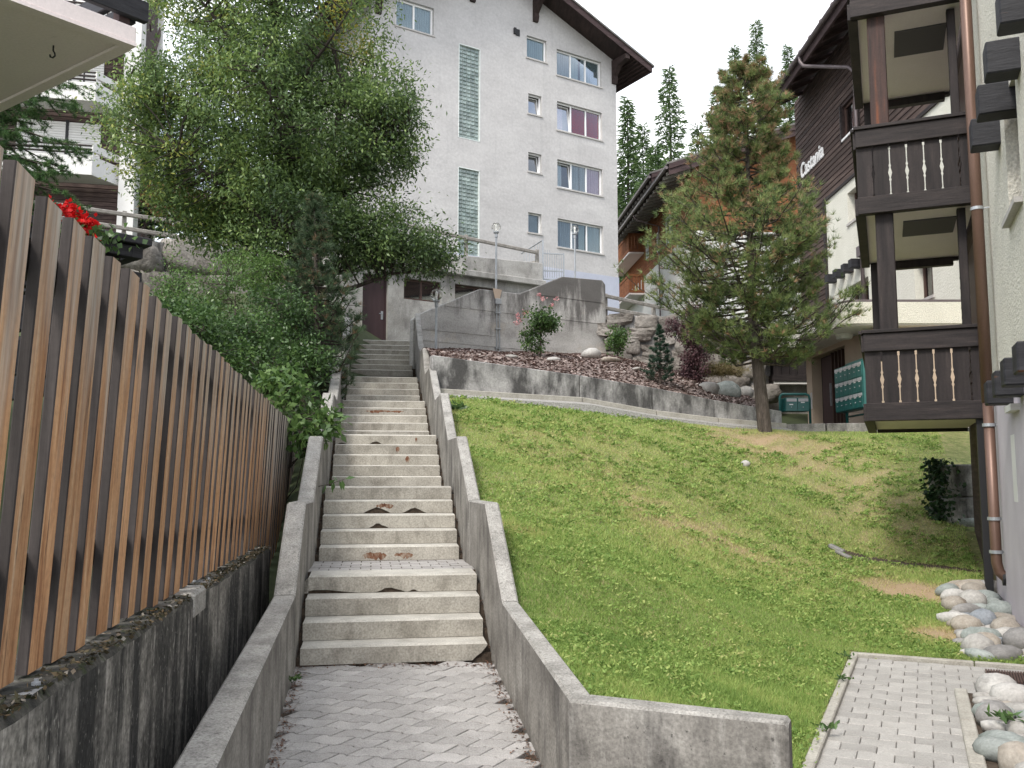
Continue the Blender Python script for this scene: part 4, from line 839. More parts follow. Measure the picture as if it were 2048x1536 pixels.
mb.build('gutter', M['zincpipe'], ca, smooth=True)
mb = MB(); mb.tube([(9.04, 27.05, 14.78), (9.04, 27.03, 14.60), (9.12, 26.95, 14.42), (9.98, 25.55, 13.72), (10.09, 25.42, 13.5), (10.09, 25.42, 5.6)], .055, 10); 
for z in (13.2, 11.2, 8.9): mb.tube([(10.09, 25.42, z), (10.09, 25.42, z + .05)], .068, 10)
mb.build('downpipe', M['zincpipe'], ca, smooth=True)
mb = MB(); ca_box(mb, 9.98, 10.2, 25.28, 25.56, 7.95, 8.25); mb.build('pipe_head', M['zincpipe'], ca)
# entrance: set-forward ground floor with terrace slab acting as canopy
mb = MB(); r_ = .35; n = 6
poly = [(13, 20.0, 5.05)] + [(7.48 + r_ - r_ * math.sin(math.pi / 2 * i / n), 20.0 + r_ - r_ * math.cos(math.pi / 2 * i / n), 5.05) for i in range(n + 1)] + [(7.48, 25.6, 5.05), (13, 25.6, 5.05)]
mb.prism(poly, (0, 0, .50)); mb.build('terrace_slab', M['stucco'], ca, bevel=.01)
mb = MB(); mb.prism([(x + (0 if x > 12 else -.0), y, 5.552) for x, y, z in poly], (0, 0, .05)); mb.build('terrace_cap', M['zincpipe'], ca)
mb = MB(); mb.prism([(x + .05, y + .05, 5.045) for x, y, z in poly], (0, 0, -.02)); mb.build('canopy_ceiling', M['ceil'], ca)
for y in (21.3, 24.6):
    mb = MB(); mb.lathe((7.95, y, 4.9), [(.02, .0), (.17, .0), (.2, .06), (.2, .12)], 14); mb.build('ceiling_lamp', M['whitepaint'], ca)
EN = Fac((8.3, 0), 0, -1)
mb = MB(); walls_with_holes(mb, EN, 20.35, 25.2, 2.6, 5.045, [(22.25, 24.75, 2.68, 4.90)], depth=.3); mb.add([(8.3, 20.35, 2.6), (13, 20.35, 2.6), (13, 20.35, 5.04), (8.3, 20.35, 5.04)], [(0, 1, 2, 3)]); mb.add([(8.3, 25.2, 2.6), (13, 25.2, 2.6), (13, 25.2, 5.04), (8.3, 25.2, 5.04)], [(3, 2, 1, 0)]); mb.build('entrance_wall', M['beige'], ca)
mb = MB(); mb.fbox(EN, 22.25, 24.75, 2.68, 4.9, -.30, -.27); ew = mb.build('entrance_screen', M['dark'], ca)
for yy in (22.3, 22.55, 22.8, 23.05, 23.3, 23.55):
    mb = MB(); mb.fbox(EN, yy, yy + .055, 2.69, 4.89, -.26, -.13); mb.build('mullion', M['dkframe'], ew)
mb = MB(); mb.fbox(EN, 23.62, 24.5, 2.69, 4.85, -.25, -.2); dd_ = mb.build('entrance_door', M['doorbrown'], ca)
mb = MB(); mb.fbox(EN, 23.75, 23.79, 3.5, 4.1, -.2, -.14); mb.build('handle', M['galv'], dd_)
mb = MB(); mb.fbox(EN, 24.78, 24.86, 3.5, 3.95, .0, .02); mb.build('door_bell', M['silver'], ca)
# balcony of sawn boards
def fret_profile(h):
    """half-width cut of the ornamental slot along a board edge (z 0..1)"""
    return [(0, .012), (.03, .012), (.032, .020), (.10, .020), (.102, .010), (.30, .010), (.34, .022), (.37, .012), (.40, .020), (.46, .034), (.52, .020), (.55, .012), (.58, .022), (.62, .010), (.86, .010), (.862, .019), (.95, .019), (.952, .012), (1, .012)]
def fret_board(F, u0, u1, z0, z1, d, t, parent, mat, scale=1.0, cutl=True, cutr=True, name='fret_board'):
    mb = MB(); pr = fret_profile(1)
    L = [(u0 + (c * scale if cutl else .004), lerp(z0, z1, q)) for q, c in pr]; R_ = [(u1 - (c * scale if cutr else .004), lerp(z0, z1, q)) for q, c in pr]
    vs = []
    for dd in (d, d - t):
        for (a, z), (b, _) in zip(L, R_): vs += [F.pt(a, z, dd), F.pt(b, z, dd)]
    n = len(pr); fs = []
    for i in range(n - 1): fs.append((2 * i, 2 * i + 1, 2 * i + 3, 2 * i + 2)); o = 2 * n; fs.append((o + 2 * i, o + 2 * i + 2, o + 2 * i + 3, o + 2 * i + 1)); fs.append((2 * i, 2 * i + 2, o + 2 * i + 2, o + 2 * i)); fs.append((2 * i + 1, o + 2 * i + 1, o + 2 * i + 3, 2 * i + 3))
    fs += [(0, 2 * n, 2 * n + 1, 1), (2 * n - 2, 2 * n - 1, 4 * n - 1, 4 * n - 2)]
    mb.add(vs, fs); return mb.build(name, mat, parent, org=F.pt((u0 + u1) / 2, z0, d))
def railing(F, u0, u1, z0, z1, parent, n, d=0.0, beam_h=.21, scale=1.0, mat='darkwood', bmat='darkwoodh', cap=True):
    """bottom beam, boards with sawn slots, top beam and handrail cap"""
    mb = MB(); mb.fbox(F, u0, u1, z0, z0 + beam_h, d - .09, d + .035); mb.build('bottom_beam', M[bmat], parent, org=F.pt((u0 + u1) / 2, z0, d), bevel=.006)
    zt = z1 - beam_h - (.05 if cap else 0)
    mb = MB(); mb.fbox(F, u0, u1, zt, zt + beam_h, d - .09, d + .032); mb.build('top_beam', M[bmat], parent, org=F.pt((u0 + u1) / 2, zt, d), bevel=.006)
    if cap: mb = MB(); mb.fbox(F, u0 - .02, u1, z1 - .045, z1, d - .13, d + .06); mb.build('handrail', M[bmat], parent, org=F.pt((u0 + u1) / 2, z1, d), bevel=.006)
    w = (u1 - u0) / n
    for i in range(n): fret_board(F, u0 + i * w, u0 + (i + 1) * w, z0 + beam_h * .8, zt + beam_h * .2, d - .02, .028, parent, M[mat], scale * .72, i > 0, i < n - 1)
SB = Fac((7.9, 27.0), 0, -1); SF = Fac((7.9, 27.0), 90, 1)
sb = None
mb = MB(); ca_box(mb, 7.9, 10.3, 27.0, 30.3, 4.42, 4.58); bs = mb.build('balcony', M['whitepaint'], ca); bs['label'] = 'small dark board balcony behind the pine'
railing(SF, 0.0, 1.45, 4.5, 5.62, bs, 6, beam_h=.2, cap=False); railing(SB, 0.0, 3.3, 4.5, 5.62, bs, 12, beam_h=.2, cap=False)
mb = MB(); ca_box(mb, 8.75, 9.0, 27.6, 28.0, 2.6, 4.42); ca_box(mb, 8.6, 10.2, 28, 28.3, 2.6, 4.4); mb.build('pillar', M['beige'], ca)

# ---------------------------------------------------------------- near house on the right edge
NA = 22.5
NB = Fac((4.5, 11.4), 112.5, 1); NS = Fac((4.5, 11.4), 22.5, -1)       # end face and long side of the balconies
gdir = V(math.cos(rad(NA)), -math.sin(rad(NA)), 0); o_ = V(4.5, 11.4, 0) + gdir * 1.40
NW = Fac((o_.x, o_.y), NA, -1)
nh = thing('stucco_house', NW.pt(-3, 0.1), 'near house at the right edge with rough cream stucco, mauve base and dark board balconies', 'house')
slit = (-3.45, -2.62, 4.03, 5.2)
mb = MB(); walls_with_holes(mb, NW, -9.5, -.45, 2.45, 12, [slit], depth=.28); mb.fbox(NW, -.45, -.40, 2.45, 12, -.3, -.001); mb.build('stucco_wall', M['stucco'], nh)
mb = MB(); mb.fbox(NW, slit[0], slit[1], slit[2], slit[3], -.36, -.28); mb.build('window', M['dkframe'], nh)
mb = MB(); mb.fbox(NW, slit[0] - .04, slit[1] + .04, slit[2] - .05, slit[2], -.27, .07); mb.build('sill', M['sill'], nh)
mb = MB(); mb.fbox(NW, -9.5, -1.02, -.3, 2.45, -.3, .045); mb.fbox(NW, -1.02, .15, -.3, 2.40, -.3, .03); mb.build('mauve_base', M['mauve'], nh, bevel=.01)
mb = MB(); mb.fbox(NW, -2.4, -2.12, 1.35, 2.0, .0, .047); mb.fbox(NW, -2.9, -2.42, 2.2, 2.26, .04, .12); mb.build('vent_panel', M['whitepaint'], nh)
mb = MB(); mb.fbox(NW, .15, 3.4, -.3, 12, -.3, -.02); mb.build('inner_wall', M['siding'], nh)
# horizontal boards of the wall inside the balconies
for z0_, z1_ in ((2.5, 4.75), (5.05, 7.3)):
    z = z0_ + .15
    while z < z1_:
        mb = MB(); pr = [(-.018, z), (.012, z), (-.004, z + .15), (-.018, z + .15)]; mb.prism([NW.pt(-.38, zz, d) for d, zz in pr], NW.t * 3.7); mb.build('siding_board', M['siding'], nh, org=NW.pt(1.2, z)); z += .158
    mb = MB(); mb.fbox(NW, .5, 1.45, z0_ + .1, z0_ + 2.1, .013, .05); mb.build('balcony_door', M['dkframe'], nh)
# balconies
def balcony(zb, zt, label, rail=True):
    mb = MB(); mb.hexa([NS.pt(.03, zb + .05, -.03), NS.pt(3.2, zb + .05, -.03), NS.pt(3.2, zb + .05, -1.37), NS.pt(.03, zb + .05, -1.37), NS.pt(.03, zb + .2, -.03), NS.pt(3.2, zb + .2, -.03), NS.pt(3.2, zb + .2, -1.37), NS.pt(.03, zb + .2, -1.37)])
    b = mb.build('balcony', M['ceil'], nh); b['label'] = label
    if rail:
        railing(NB, .0, 1.41, zb, zt, b, 7, beam_h=.225); railing(NS, .04, 3.2, zb, zt, b, 15, beam_h=.225)
        mb = MB(); mb.fbox(NS, 3.12, 3.22, zb, zb + .3, -1.38, -.1); mb.build('back_beam', M['darkwoodh'], b)
    return b
balcony(2.30, 3.46, 'lowest dark board balcony with sawn slots'); balcony(4.98, 6.15, 'middle dark board balcony with sawn slots')
b3 = balcony(7.66, 8.8, 'upper balcony cut by the frame top', True)
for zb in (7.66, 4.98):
    mb = MB(); mb.hexa([NS.pt(.7, zb + .03, -.55), NS.pt(1.5, zb + .03, -.55), NS.pt(1.5, zb + .03, -1.2), NS.pt(.7, zb + .03, -1.2), NS.pt(.7, zb + .051, -.55), NS.pt(1.5, zb + .051, -.55), NS.pt(1.5, zb + .051, -1.2), NS.pt(.7, zb + .051, -1.2)]); mb.build('painted_recess_shade', M['room'], nh)  # flat dark sheet painting the shade of a recess in the balcony ceiling
for (z0_, z1_, mt) in ((3.46, 5.02, 'darkwood'), (6.15, 7.70, 'postwood')):
    mb = MB(); mb.fbox(NB, .20, .42, z0_ - .02, z1_, -.30, -.08); mb.build('corner_post', M[mt], nh, bevel=.012, org=NB.pt(.3, z0_, -.2))
    mb = MB(); mb.fbox(NB, 1.17, 1.27, z0_ - .02, z1_, -.40, -.3); mb.build('slim_post', M['darkwood'], nh, bevel=.006, org=NB.pt(1.2, z0_, -.3))
    mb = MB(); mb.fbox(NS, 3.08, 3.2, z1_ - .12, z1_, -1.3, -.1); mb.fbox(NS, 3.05, 3.2, z0_ - .02, z1_ - .12, -.25, -.1); mb.build('far_post', M['darkwood'], nh)
mb = MB(); mb.fbox(NB, 1.24, 1.33, 0.15, 2.32, -.12, -.03); mb.build('support_post', M['black'], nh)
mb = MB(); mb.fbox(NW, .16, .5, .2, 2.3, -.02, .02); mb.fbox(NW, .3, .36, .5, 1.7, .02, .04); mb.build('shaded_wall_strip', M['dkframe'], nh)  # lower wall under the balcony, its shadow painted on as dark brown
# stepped beam ends
rowu = [NW.at(px, py, .14) for px, py in ((1967, 270), (1982, 205), (2000, 122), (2030, 20))]
for (uu, zz) in rowu:
    mb = MB(); mb.fbox(NW, uu - .12, uu + .12, zz - .145, zz + .145, -.1, .26); mb.build('beam_end', M['blackwood'], nh, bevel=.012, org=NW.pt(uu, zz))
for (px, py) in ((1996, 786), (2014, 768), (2034, 745), (2062, 716)):
    uu, zz = NW.at(px, py, .16); mb = MB(); mb.fbox(NW, uu - .13, uu + .13, zz - .115, zz + .115, -.1, .27); mb.build('beam_end', M['blackwood'], nh, bevel=.012, org=NW.pt(uu, zz))
# copper rainwater pipe with clamps and swan neck
def pp(z, d=.12, u=-.98): p = NW.pt(u, z, d); return p
mb = MB(); mb.tube([pp(9.5), pp(2.42)], .062, 16); pipe = mb.build('rainwater_pipe', M['copper'], nh, smooth=True)
mb = MB(); mb.tube([pp(2.43), pp(.75), pp(.66), pp(.56, .10), pp(.50, .04), pp(.48, -.06)], .056, 16); mb.build('lower_pipe', M['copper'], pipe, smooth=True)
for z in (4.62, 2.15, 1.12, .76):
    mb = MB(); mb.tube([pp(z), pp(z + .035)], .070, 16); mb.beam(pp(z + .018, .12), pp(z + .018, -.02, -1.0), .012, .012); mb.build('clamp', M['galv'], pipe)
mb = MB(); mb.tube([pp(.49, .035), pp(.49, .075)], .075, 14); mb.build('wall_collar', M['black'], pipe)

# ---------------------------------------------------------------- orange larch house behind the pine
OC = Fac((9.43, 47), -4.7, -1)
oc = thing('orange_house', OC.pt(8, 11), 'orange larch clad house with dark stepped eaves and carved balconies behind the pine', 'house')
owin = [(3.1, 4.9, 15.05, 16.85), (9.0, 10.0, 15.6, 16.9), (6.6, 7.1, 15.3, 16.6)]
walls_with_holes(mb := MB(), OC, -.7, 17, 14.6, 18.6, owin, depth=.1); mb.add([OC.pt(-.7, 14.6), OC.pt(-.7, 14.6, -9), OC.pt(-.7, 21.5, -9), OC.pt(-.7, 18.6)], [(0, 1, 2, 3)]); mb.build('larch_wall', M['orange'], oc)
for k in range(19):
    z = 14.62 + k * .185; segs = [(-.7, 3.05), (4.95, 6.55), (7.15, 8.95), (10.05, 17)] if 15.0 < z < 16.85 else [(-.7, 17)]
    for a, b in segs:
        mb = MB(); mb.prism([OC.pt(a, zz, d) for d, zz in ((.002, z), (.03, z), (.012, z + .175), (.002, z + .175))], OC.t * (b - a)); mb.build('cladding_board', M['orange'], oc, org=OC.pt(a, z))
rwin = [(5.6, 6.6, 12.3, 13.7)]
mb = MB(); walls_with_holes(mb, OC, -.7, 17, 8, 14.6, rwin, depth=.15); mb.add([OC.pt(-.7, 8), OC.pt(-.7, 8, -9), OC.pt(-.7, 14.6, -9), OC.pt(-.7, 14.6)], [(0, 1, 2, 3)]); mb.build('render_wall', M['whitepaint'], oc)
for q in owin: window(OC, oc, *q, bars=(.5,) if q[1] - q[0] > .8 else (), depth=.06, cur=[[(0, 1, 'cur_white')], [(0, .5, 'cur_white')]], sill=None, fw=.1)
window(OC, oc, *rwin[0], depth=.1, sill='sill')
for (y0, y1, xo, z0) in ((-1.85, 12, 1.5, 17.45), (2.5, 18, 1.35, 18.45)):
    P = lambda u, d, z: OC.pt(u, z, d)
    mb = MB(); mb.hexa([P(y0, xo, z0), P(y1, xo, z0), P(y1, -7, z0 + 2.9), P(y0, -7, z0 + 2.9), P(y0, xo, z0 + .25), P(y1, xo, z0 + .25), P(y1, -7, z0 + 3.15), P(y0, -7, z0 + 3.15)]); mb.build('roof', M['soffit'], oc)
    mb = MB(); mb.hexa([P(y0 - .1, xo + .1, z0 + .26), P(y1, xo + .1, z0 + .26), P(y1, -7, z0 + 3.2), P(y0 - .1, -7, z0 + 3.2), P(y0 - .1, xo + .1, z0 + .36), P(y1, xo + .1, z0 + .36), P(y1, -7, z0 + 3.3), P(y0 - .1, -7, z0 + 3.3)]); mb.build('roofing', M['roof'], oc)
    for (dz, hh, of) in ((-.3, .3, .0), (.02, .26, .06)):
        mb = MB(); mb.hexa([P(y0 - .05 - of, xo, z0 + dz), P(y0 - .002, xo, z0 + dz), P(y0 - .002, -7, z0 + 2.9 + dz), P(y0 - .05 - of, -7, z0 + 2.9 + dz), P(y0 - .05 - of, xo, z0 + dz + hh), P(y0 - .002, xo, z0 + dz + hh), P(y0 - .002, -7, z0 + 2.9 + dz + hh), P(y0 - .05 - of, -7, z0 + 2.9 + dz + hh)]); mb.build('barge_board', M['fascia'], oc)
    mb = MB(); mb.tube([P(y0, xo + .1, z0 + .12), P(y1, xo + .1, z0 + .12)], .085, 8); mb.build('gutter', M['zincpipe'], oc)
    yy = y0 + .4
    while yy < y1: mb = MB(); mb.hexa([P(yy, xo, z0 - .16), P(yy + .14, xo, z0 - .16), P(yy + .14, -.1, z0 + .36), P(yy, -.1, z0 + .36), P(yy, xo, z0 - .002), P(yy + .14, xo, z0 - .002), P(yy + .14, -.1, z0 + .52), P(yy, -.1, z0 + .52)]); mb.build('rafter', M['greyrail'], oc); yy += .75
mb = MB(); mb.tube([OC.pt(6.2, 17.4, 1.6), OC.pt(6.1, 17.1, 1.4), OC.pt(5.9, 16.7, .12), OC.pt(5.9, 8, .12)], .05, 8); mb.build('downpipe', M['zincpipe'], oc)
for (u_, d_, z_) in ((6.5, -1.2, 19.0), (9.5, -5, 20.8)):
    mb = MB(); mb.lathe(OC.pt(u_, z_ - 1, d_), [(.28, 0), (.28, 1.3), (.36, 1.32), (.36, 1.5), (.2, 1.6)], 12); mb.build('flue', M['galv'], oc)
for zb in (16.15, 13.45):
    mb = MB(); mb.fbox(OC, 10.35, 17, zb, zb + .2, 0, 1.0); b = mb.build('balcony', M['ceil'], oc); b['label'] = ('upper' if zb > 15 else 'lower') + ' orange balcony'
    F1 = Fac(tuple(OC.pt(10.35, 0, 1.0))[:2], -4.7, -1); F2 = Fac(tuple(OC.pt(10.35, 0, 1.0))[:2], 85.3, 1)
    for FF, L_, n in ((F1, 6.6, 24), (F2, 1.0, 5)):
        mb = MB(); mb.fbox(FF, 0, L_, zb + .1, zb + .3, -.06, .02); mb.build('bottom_beam', M['orange'], b); mb = MB(); mb.fbox(FF, 0, L_, zb + 1.18, zb + 1.34, -.06, .02); mb.build('handrail', M['orange'], b)
        for i in range(n): mb = MB(); mb.fbox(FF, i * L_ / n + .03, (i + 1) * L_ / n - .03, zb + .28, zb + 1.2, -.04, -.01); mb.build('baluster', M['orange'], b)

# ---------------------------------------------------------------- white balcony house (far left)
LK = atY(183, 350, 31); LF = Fac((LK.x, LK.y), 78, 1); LS = Fac((LK.x, LK.y), 20.6, 1)
lh = thing('balcony_house', (LK.x, LK.y + 2, 8.0), 'white framed house with stacked concrete balconies and dark siding behind the larch at far left', 'house')
fd = -1.25
FW = Fac(tuple(LS.pt(1.3, 0))[:2], 78, 1)      # facade plane
zlv = [LK.z, LK.z + 2.72, LK.z + 5.44]
mb = MB(); mb.fbox(FW, -11, -.0, 8, 24, -6, -.2); mb.build('wall', M['siding'], lh)
z = 8.1
while z < 20:
    mb = MB(); mb.prism([FW.pt(-8, zz, d) for d, zz in ((-.198, z), (-.16, z), (-.18, z + .15), (-.198, z + .15))], FW.t * 8.0); mb.build('siding_board', M['siding'], lh, org=FW.pt(-1, z)); z += .165
mb = MB(); mb.fbox(FW, .02, .58, 7.6, 25, -.6, .25); mb.build('corner_column', M['whitepaint'], lh)
mb = MB(); mb.fbox(FW, .62, .8, 7.6, 25, -2.9, -2.6); mb.build('side_column', M['whitepaint'], lh)
for k in range(7):
    mb = MB(); a = FW.pt(.72, 8.6 + k * 1.7, -.6); b = FW.pt(.72, 11.2 + k * 1.7, -2.6); mb.beam(a, b, .05, .3); mb.build('louvre_board', M['siding'], lh)
for zb in zlv:
    w0 = LF.pt(-6, 0); mb = MB()
    mb.prism([LF.pt(-6, zb), LF.pt(0, zb), LS.pt(1.25, zb), FW.pt(-6.5, zb)], (0, 0, .16)); bal = mb.build('balcony', M['whitepaint'], lh); bal['label'] = ['lower white concrete balcony', 'middle white concrete balcony', 'upper white concrete balcony'][zlv.index(zb)]
    mb = MB(); mb.fbox(LF, -6, -.003, zb + .002, zb + .68, -.1, .012); mb.build('parapet', M['whitepaint'], bal)
    mb = MB(); mb.fbox(LS, 0, 1.25, zb + .002, zb + .70, -.1, .012); mb.fbox(LS, 0, 1.25, zb + .86, zb + 1.12, -.1, .012); mb.fbox(LS, .02, .1, zb + .7, zb + .86, -.08, -.01); mb.build('side_parapet', M['whitepaint'], bal)
    for k in range(3): mb = MB(); mb.tube([LF.pt(-6, zb + .80 + k * .14, -.04), LF.pt(-.02, zb + .80 + k * .14, -.04)], .04, 8); mb.build('rail', M['fenceedge'], bal)
    for uu in (-.45, -2.4, -4.4): mb = MB(); mb.fbox(LF, uu, uu + .05, zb + .68, zb + 1.12, -.09, -.03); mb.build('rail_post', M['black'], bal)
    for (a, b) in ((-3.6, -1.95), (-1.85, -.75)):
        mb = MB(); n = 22
        for i in range(n): zz = zb + .25 + i * .095; mb.hexa([FW.pt(a, zz, -.15), FW.pt(b, zz, -.15), FW.pt(b, zz, -.105), FW.pt(a, zz, -.105), FW.pt(a, zz + .09, -.15), FW.pt(b, zz + .09, -.15), FW.pt(b, zz + .09, -.125), FW.pt(a, zz + .09, -.125)])
        o = mb.build('shutter', M['whitepaint'], lh); o['kind'] = 'stuff'
    mb = MB(); mb.fbox(FW, -1.95, -1.85, zb + .2, zb + 2.4, -.15, -.08); mb.build('shutter_post', M['black'], lh)

# ---------------------------------------------------------------- overhead balcony of the near-left house and its terrace
OZ = atY(272, 88, 8.0).z; oc0 = atY(272, 88, 8.0); oA = atZ(35, 0, OZ); oB = atZ(0, 218, OZ)
nl = thing('near_balcony', (oc0.x, oc0.y, OZ), 'pale concrete balcony slab jutting in at the top left with black stained parapet beams', 'balcony')
dA = (oA - oc0).normalized(); dB = (oB - oc0).normalized(); pA = oc0 + dA * 6; pB = oc0 + dB * 7; pC = pA + dB * 7
mb = MB(); mb.prism([oc0, pA, pC, pB], (0, 0, .16)); mb.build('slab', M['slab'], nl, bevel=.01)
inn = lambda p, q: p + (dA + dB) * q
mb = MB()
a = oc0 + (dA + dB) * .0; 
def strip(p, d, L, inward, w0, w1, z0, z1): 
    q = [p + inward * w0, p + d * L + inward * w0, p + d * L + inward * w1, p + inward * w1]; mb_ = MB(); mb_.prism([V(k.x, k.y, OZ + z0) for k in q], (0, 0, z1 - z0)); return mb_
strip(oc0, dA, 6, dB, -.012, .10, -.03, .0).build('drip_edge', M['slab'], nl); strip(oc0 + dB * .102, dB, 6.8, dA, -.012, .10, -.03, -.001).build('drip_edge', M['slab'], nl)
for (z0, z1, w) in ((.24, .44, .02), (.50, .70, .03)):
    strip(oc0 - dA * .10 * (1 if z0 > 0 else 0), dA, 6.2, dB, -w, .07 - w, z0, z1).build('parapet_beam', M['blackwood'], nl, bevel=.008)
    strip(oc0 + dB * .1, dB, 6.8, dA, -.05, .02, z0 + .002, z1 - .002).build('parapet_beam', M['blackwood'], nl, bevel=.008)
strip(oc0 + dA * .04 + dB * .05, dA, .10, dB, 0, .1, .16, 1.0).build('parapet_post', M['fascia'], nl)
for k in (1.3, 2.9, 4.5): strip(oc0 + dA * k + dB * .07, dA, .10, dB, 0, .1, .16, 1.0).build('parapet_post', M['fascia'], nl)
hk = atZ(107, 91, OZ - .001); mb = MB(); mb.tube([hk + V(0, 0, 0), hk + V(0, 0, -.05), hk + V(.015, 0, -.075), hk + V(.02, 0, -.10), hk + V(.0, 0, -.12), hk + V(-.025, 0, -.11), hk + V(-.028, 0, -.09)], .008, 8); mb.build('hook', M['black'], nl)
# terrace balustrade with flowers behind the fence
tA = atY(287, 478, 8.2); TF = Fac((tA.x, tA.y), 43, 1); TS = Fac((tA.x, tA.y), -50, 1)
tb = thing('terrace_balustrade', (tA.x, tA.y, 2.2), 'black stained board balustrade of a terrace just behind the fence', 'balustrade')
zt = tA.z
for (z0, z1, o) in ((zt - .07, zt, .06), (zt - .19, zt - .08, .0), (zt - .60, zt - .32, .0), (zt - .98, zt - .68, .0), (zt - 1.36, zt - 1.06, 0)):
    mb = MB(); mb.fbox(TF, -5.5, .0 + o, z0, z1, -.12 - o, o); mb.build('balustrade_board' if z0 < zt - .1 else 'handrail', M['blackwood'], tb, bevel=.006)
    mb = MB(); mb.hexa([TS.pt(0, z0 + .002, 0), TS.pt(4, z0 + .002, 0), TS.pt(4, z0 + .002, -.1), TS.pt(0, z0 + .002, -.1), TS.pt(0, z1 - .002, 0), TS.pt(4, z1 - .002, 0), TS.pt(4, z1 - .002, -.1), TS.pt(0, z1 - .002, -.1)]); mb.build('balustrade_board', M['blackwood'], tb)
for u in (-.25, -2.2, -4.2): mb = MB(); mb.fbox(TF, u, u + .1, .8, zt - .08, -.23, -.13); mb.build('post', M['fascia'], tb)
# ================================================================ OBJECTS
# ---- mulch bed between the low wall and the big wall
SWF = Fac((2.9, 27.02), 96)                     # natural stone wall right of the big wall
def bed_pt(t, s):
    if t < 0.5: u = t / 0.5; T_ = BIG.pt(lerp(0.0, 6.42, u), lerp(4.9, 5.33, u), .0)
    else: u = (t - .5) / .5; T_ = SWF.pt(lerp(0, 3.6, u), lerp(5.33, 4.3, u), .0)
    ub = lerp(-.2, 7.55, t); B_ = LOW.pt(ub, interp(ub, ltop) - .07, -.19)
    p = lerp(B_, T_, s); p.z += .18 * math.sin(math.pi * s) * (1 if t < .8 else .3) + .03 * math.sin(t * 31 + s * 7) * math.sin(s * 3.1); return p
n1, n2 = 44, 22
vs = [tuple(bed_pt(i / n1, j / n2)) for i in range(n1 + 1) for j in range(n2 + 1)]; k = n2 + 1
fs = [(i * k + j, (i + 1) * k + j, (i + 1) * k + j + 1, i * k + j + 1) for i in range(n1) for j in range(n2)]
mbed = np_mesh('mulch_bed', vs, fs, M['mulchground'], smooth=True); mbed['kind'] = 'structure'
VA = np.array(vs)
def bed_hit(px, py):
    r = ray(px, py); best = None
    for i in range(0, 61):
        for j in range(0, 31):
            p = bed_pt(i / 60, j / 30); d = (p - C0); kk = d.cross(r.normalized()).length
            if best is None or kk < best[0]: best = (kk, p)
    return best[1]
N = 11000; tt = rng.random(N); ss = rng.random(N); C_ = np.array([bed_pt(a, b) for a, b in zip(tt, ss)])
a1 = rng.random(N) * 6.28; L_ = rng.uniform(.02, .06, N); W_ = rng.uniform(.010, .026, N); tl = rng.uniform(-.5, .5, N)
dx = np.stack([np.cos(a1), np.sin(a1), tl], 1); dy = np.stack([-np.sin(a1), np.cos(a1), rng.uniform(-.4, .4, N)], 1)
vv = np.empty((N, 4, 3)); up = np.array([0, 0, .012])
for q, (sx_, sy_) in enumerate(((-1, -1), (1, -1), (1, 1), (-1, 1))): vv[:, q] = C_ + up + dx * (L_ * sx_)[:, None] + dy * (W_ * sy_)[:, None]
m_chip = leaf_mat('bark_chip', [(0.0, (0.11, 0.07, 0.06)), (0.5, (0.27, 0.195, 0.175)), (0.85, (0.44, 0.36, 0.33)), (1, (0.6, 0.55, 0.51))], trans=0.0, rough=.9)
o = np_mesh('bark_chips', vv.reshape(-1, 3), np.arange(N * 4).reshape(N, 4), m_chip, tint=np.repeat(rng.random(N) ** 1.2, 4)); o['kind'] = 'stuff'; o['label'] = 'loose reddish bark chips covering the bed above the low wall'

# ---- boulders and stones
def blob(name, r, seed, mat, sub=2, rough_=.18, flat=1.0):
    import bmesh
    bm = bmesh.new(); bmesh.ops.create_icosphere(bm, subdivisions=sub, radius=1.0); rr = random.Random(seed)
    ph = [(rr.uniform(.8, 2.2), rr.uniform(0, 6), V(rr.gauss(0, 1), rr.gauss(0, 1), rr.gauss(0, 1)).normalized()) for _ in range(5)]
    for v in bm.verts:
        n = v.co.normalized(); k_ = 1 + sum(rough_ / (1 + i * .5) * math.sin(f * 2 * n.dot(d) + p) for i, (f, p, d) in enumerate(ph)) * .5
        q = n * k_; q.z = math.copysign(abs(q.z) ** flat, q.z); v.co = V(q.x * r[0], q.y * r[1], q.z * r[2])
    me = bpy.data.meshes.new(name); bm.to_mesh(me); bm.free(); me.materials.append(mat); me.polygons.foreach_set('use_smooth', [True] * len(me.polygons)); return me
def stone_mat(name, a, b, spot=None):
    return nmat(name, [(0.3, a), (0.6, b), (0.8, tuple(min(.8, q * 1.15) for q in b))], 7, coord='obj', bump=.35, bscale=45, fine=.2, rnd=.15, rough=.7, streak=[(spot, (5, 5, 5), .6, .68, .7)] if spot else None)
STM = {'pale grey': stone_mat('pale_grey_stone', (.30, .285, .265), (.42, .405, .38), (.24, .23, .22)), 'grey': stone_mat('grey_stone', (.19, .185, .18), (.29, .28, .27), (.4, .4, .39)), 'greenish': stone_mat('green_stone', (.20, .225, .21), (.31, .335, .32), (.46, .47, .45)), 'bluish': stone_mat('blue_stone', (.17, .19, .215), (.26, .28, .305), (.42, .43, .45)), 'tan': stone_mat('tan_stone', (.27, .235, .195), (.37, .335, .29), (.22, .17, .13)), 'white': stone_mat('white_stone', (.42, .405, .385), (.53, .515, .49), (.31, .30, .28))}
USED = set()
BL = {}
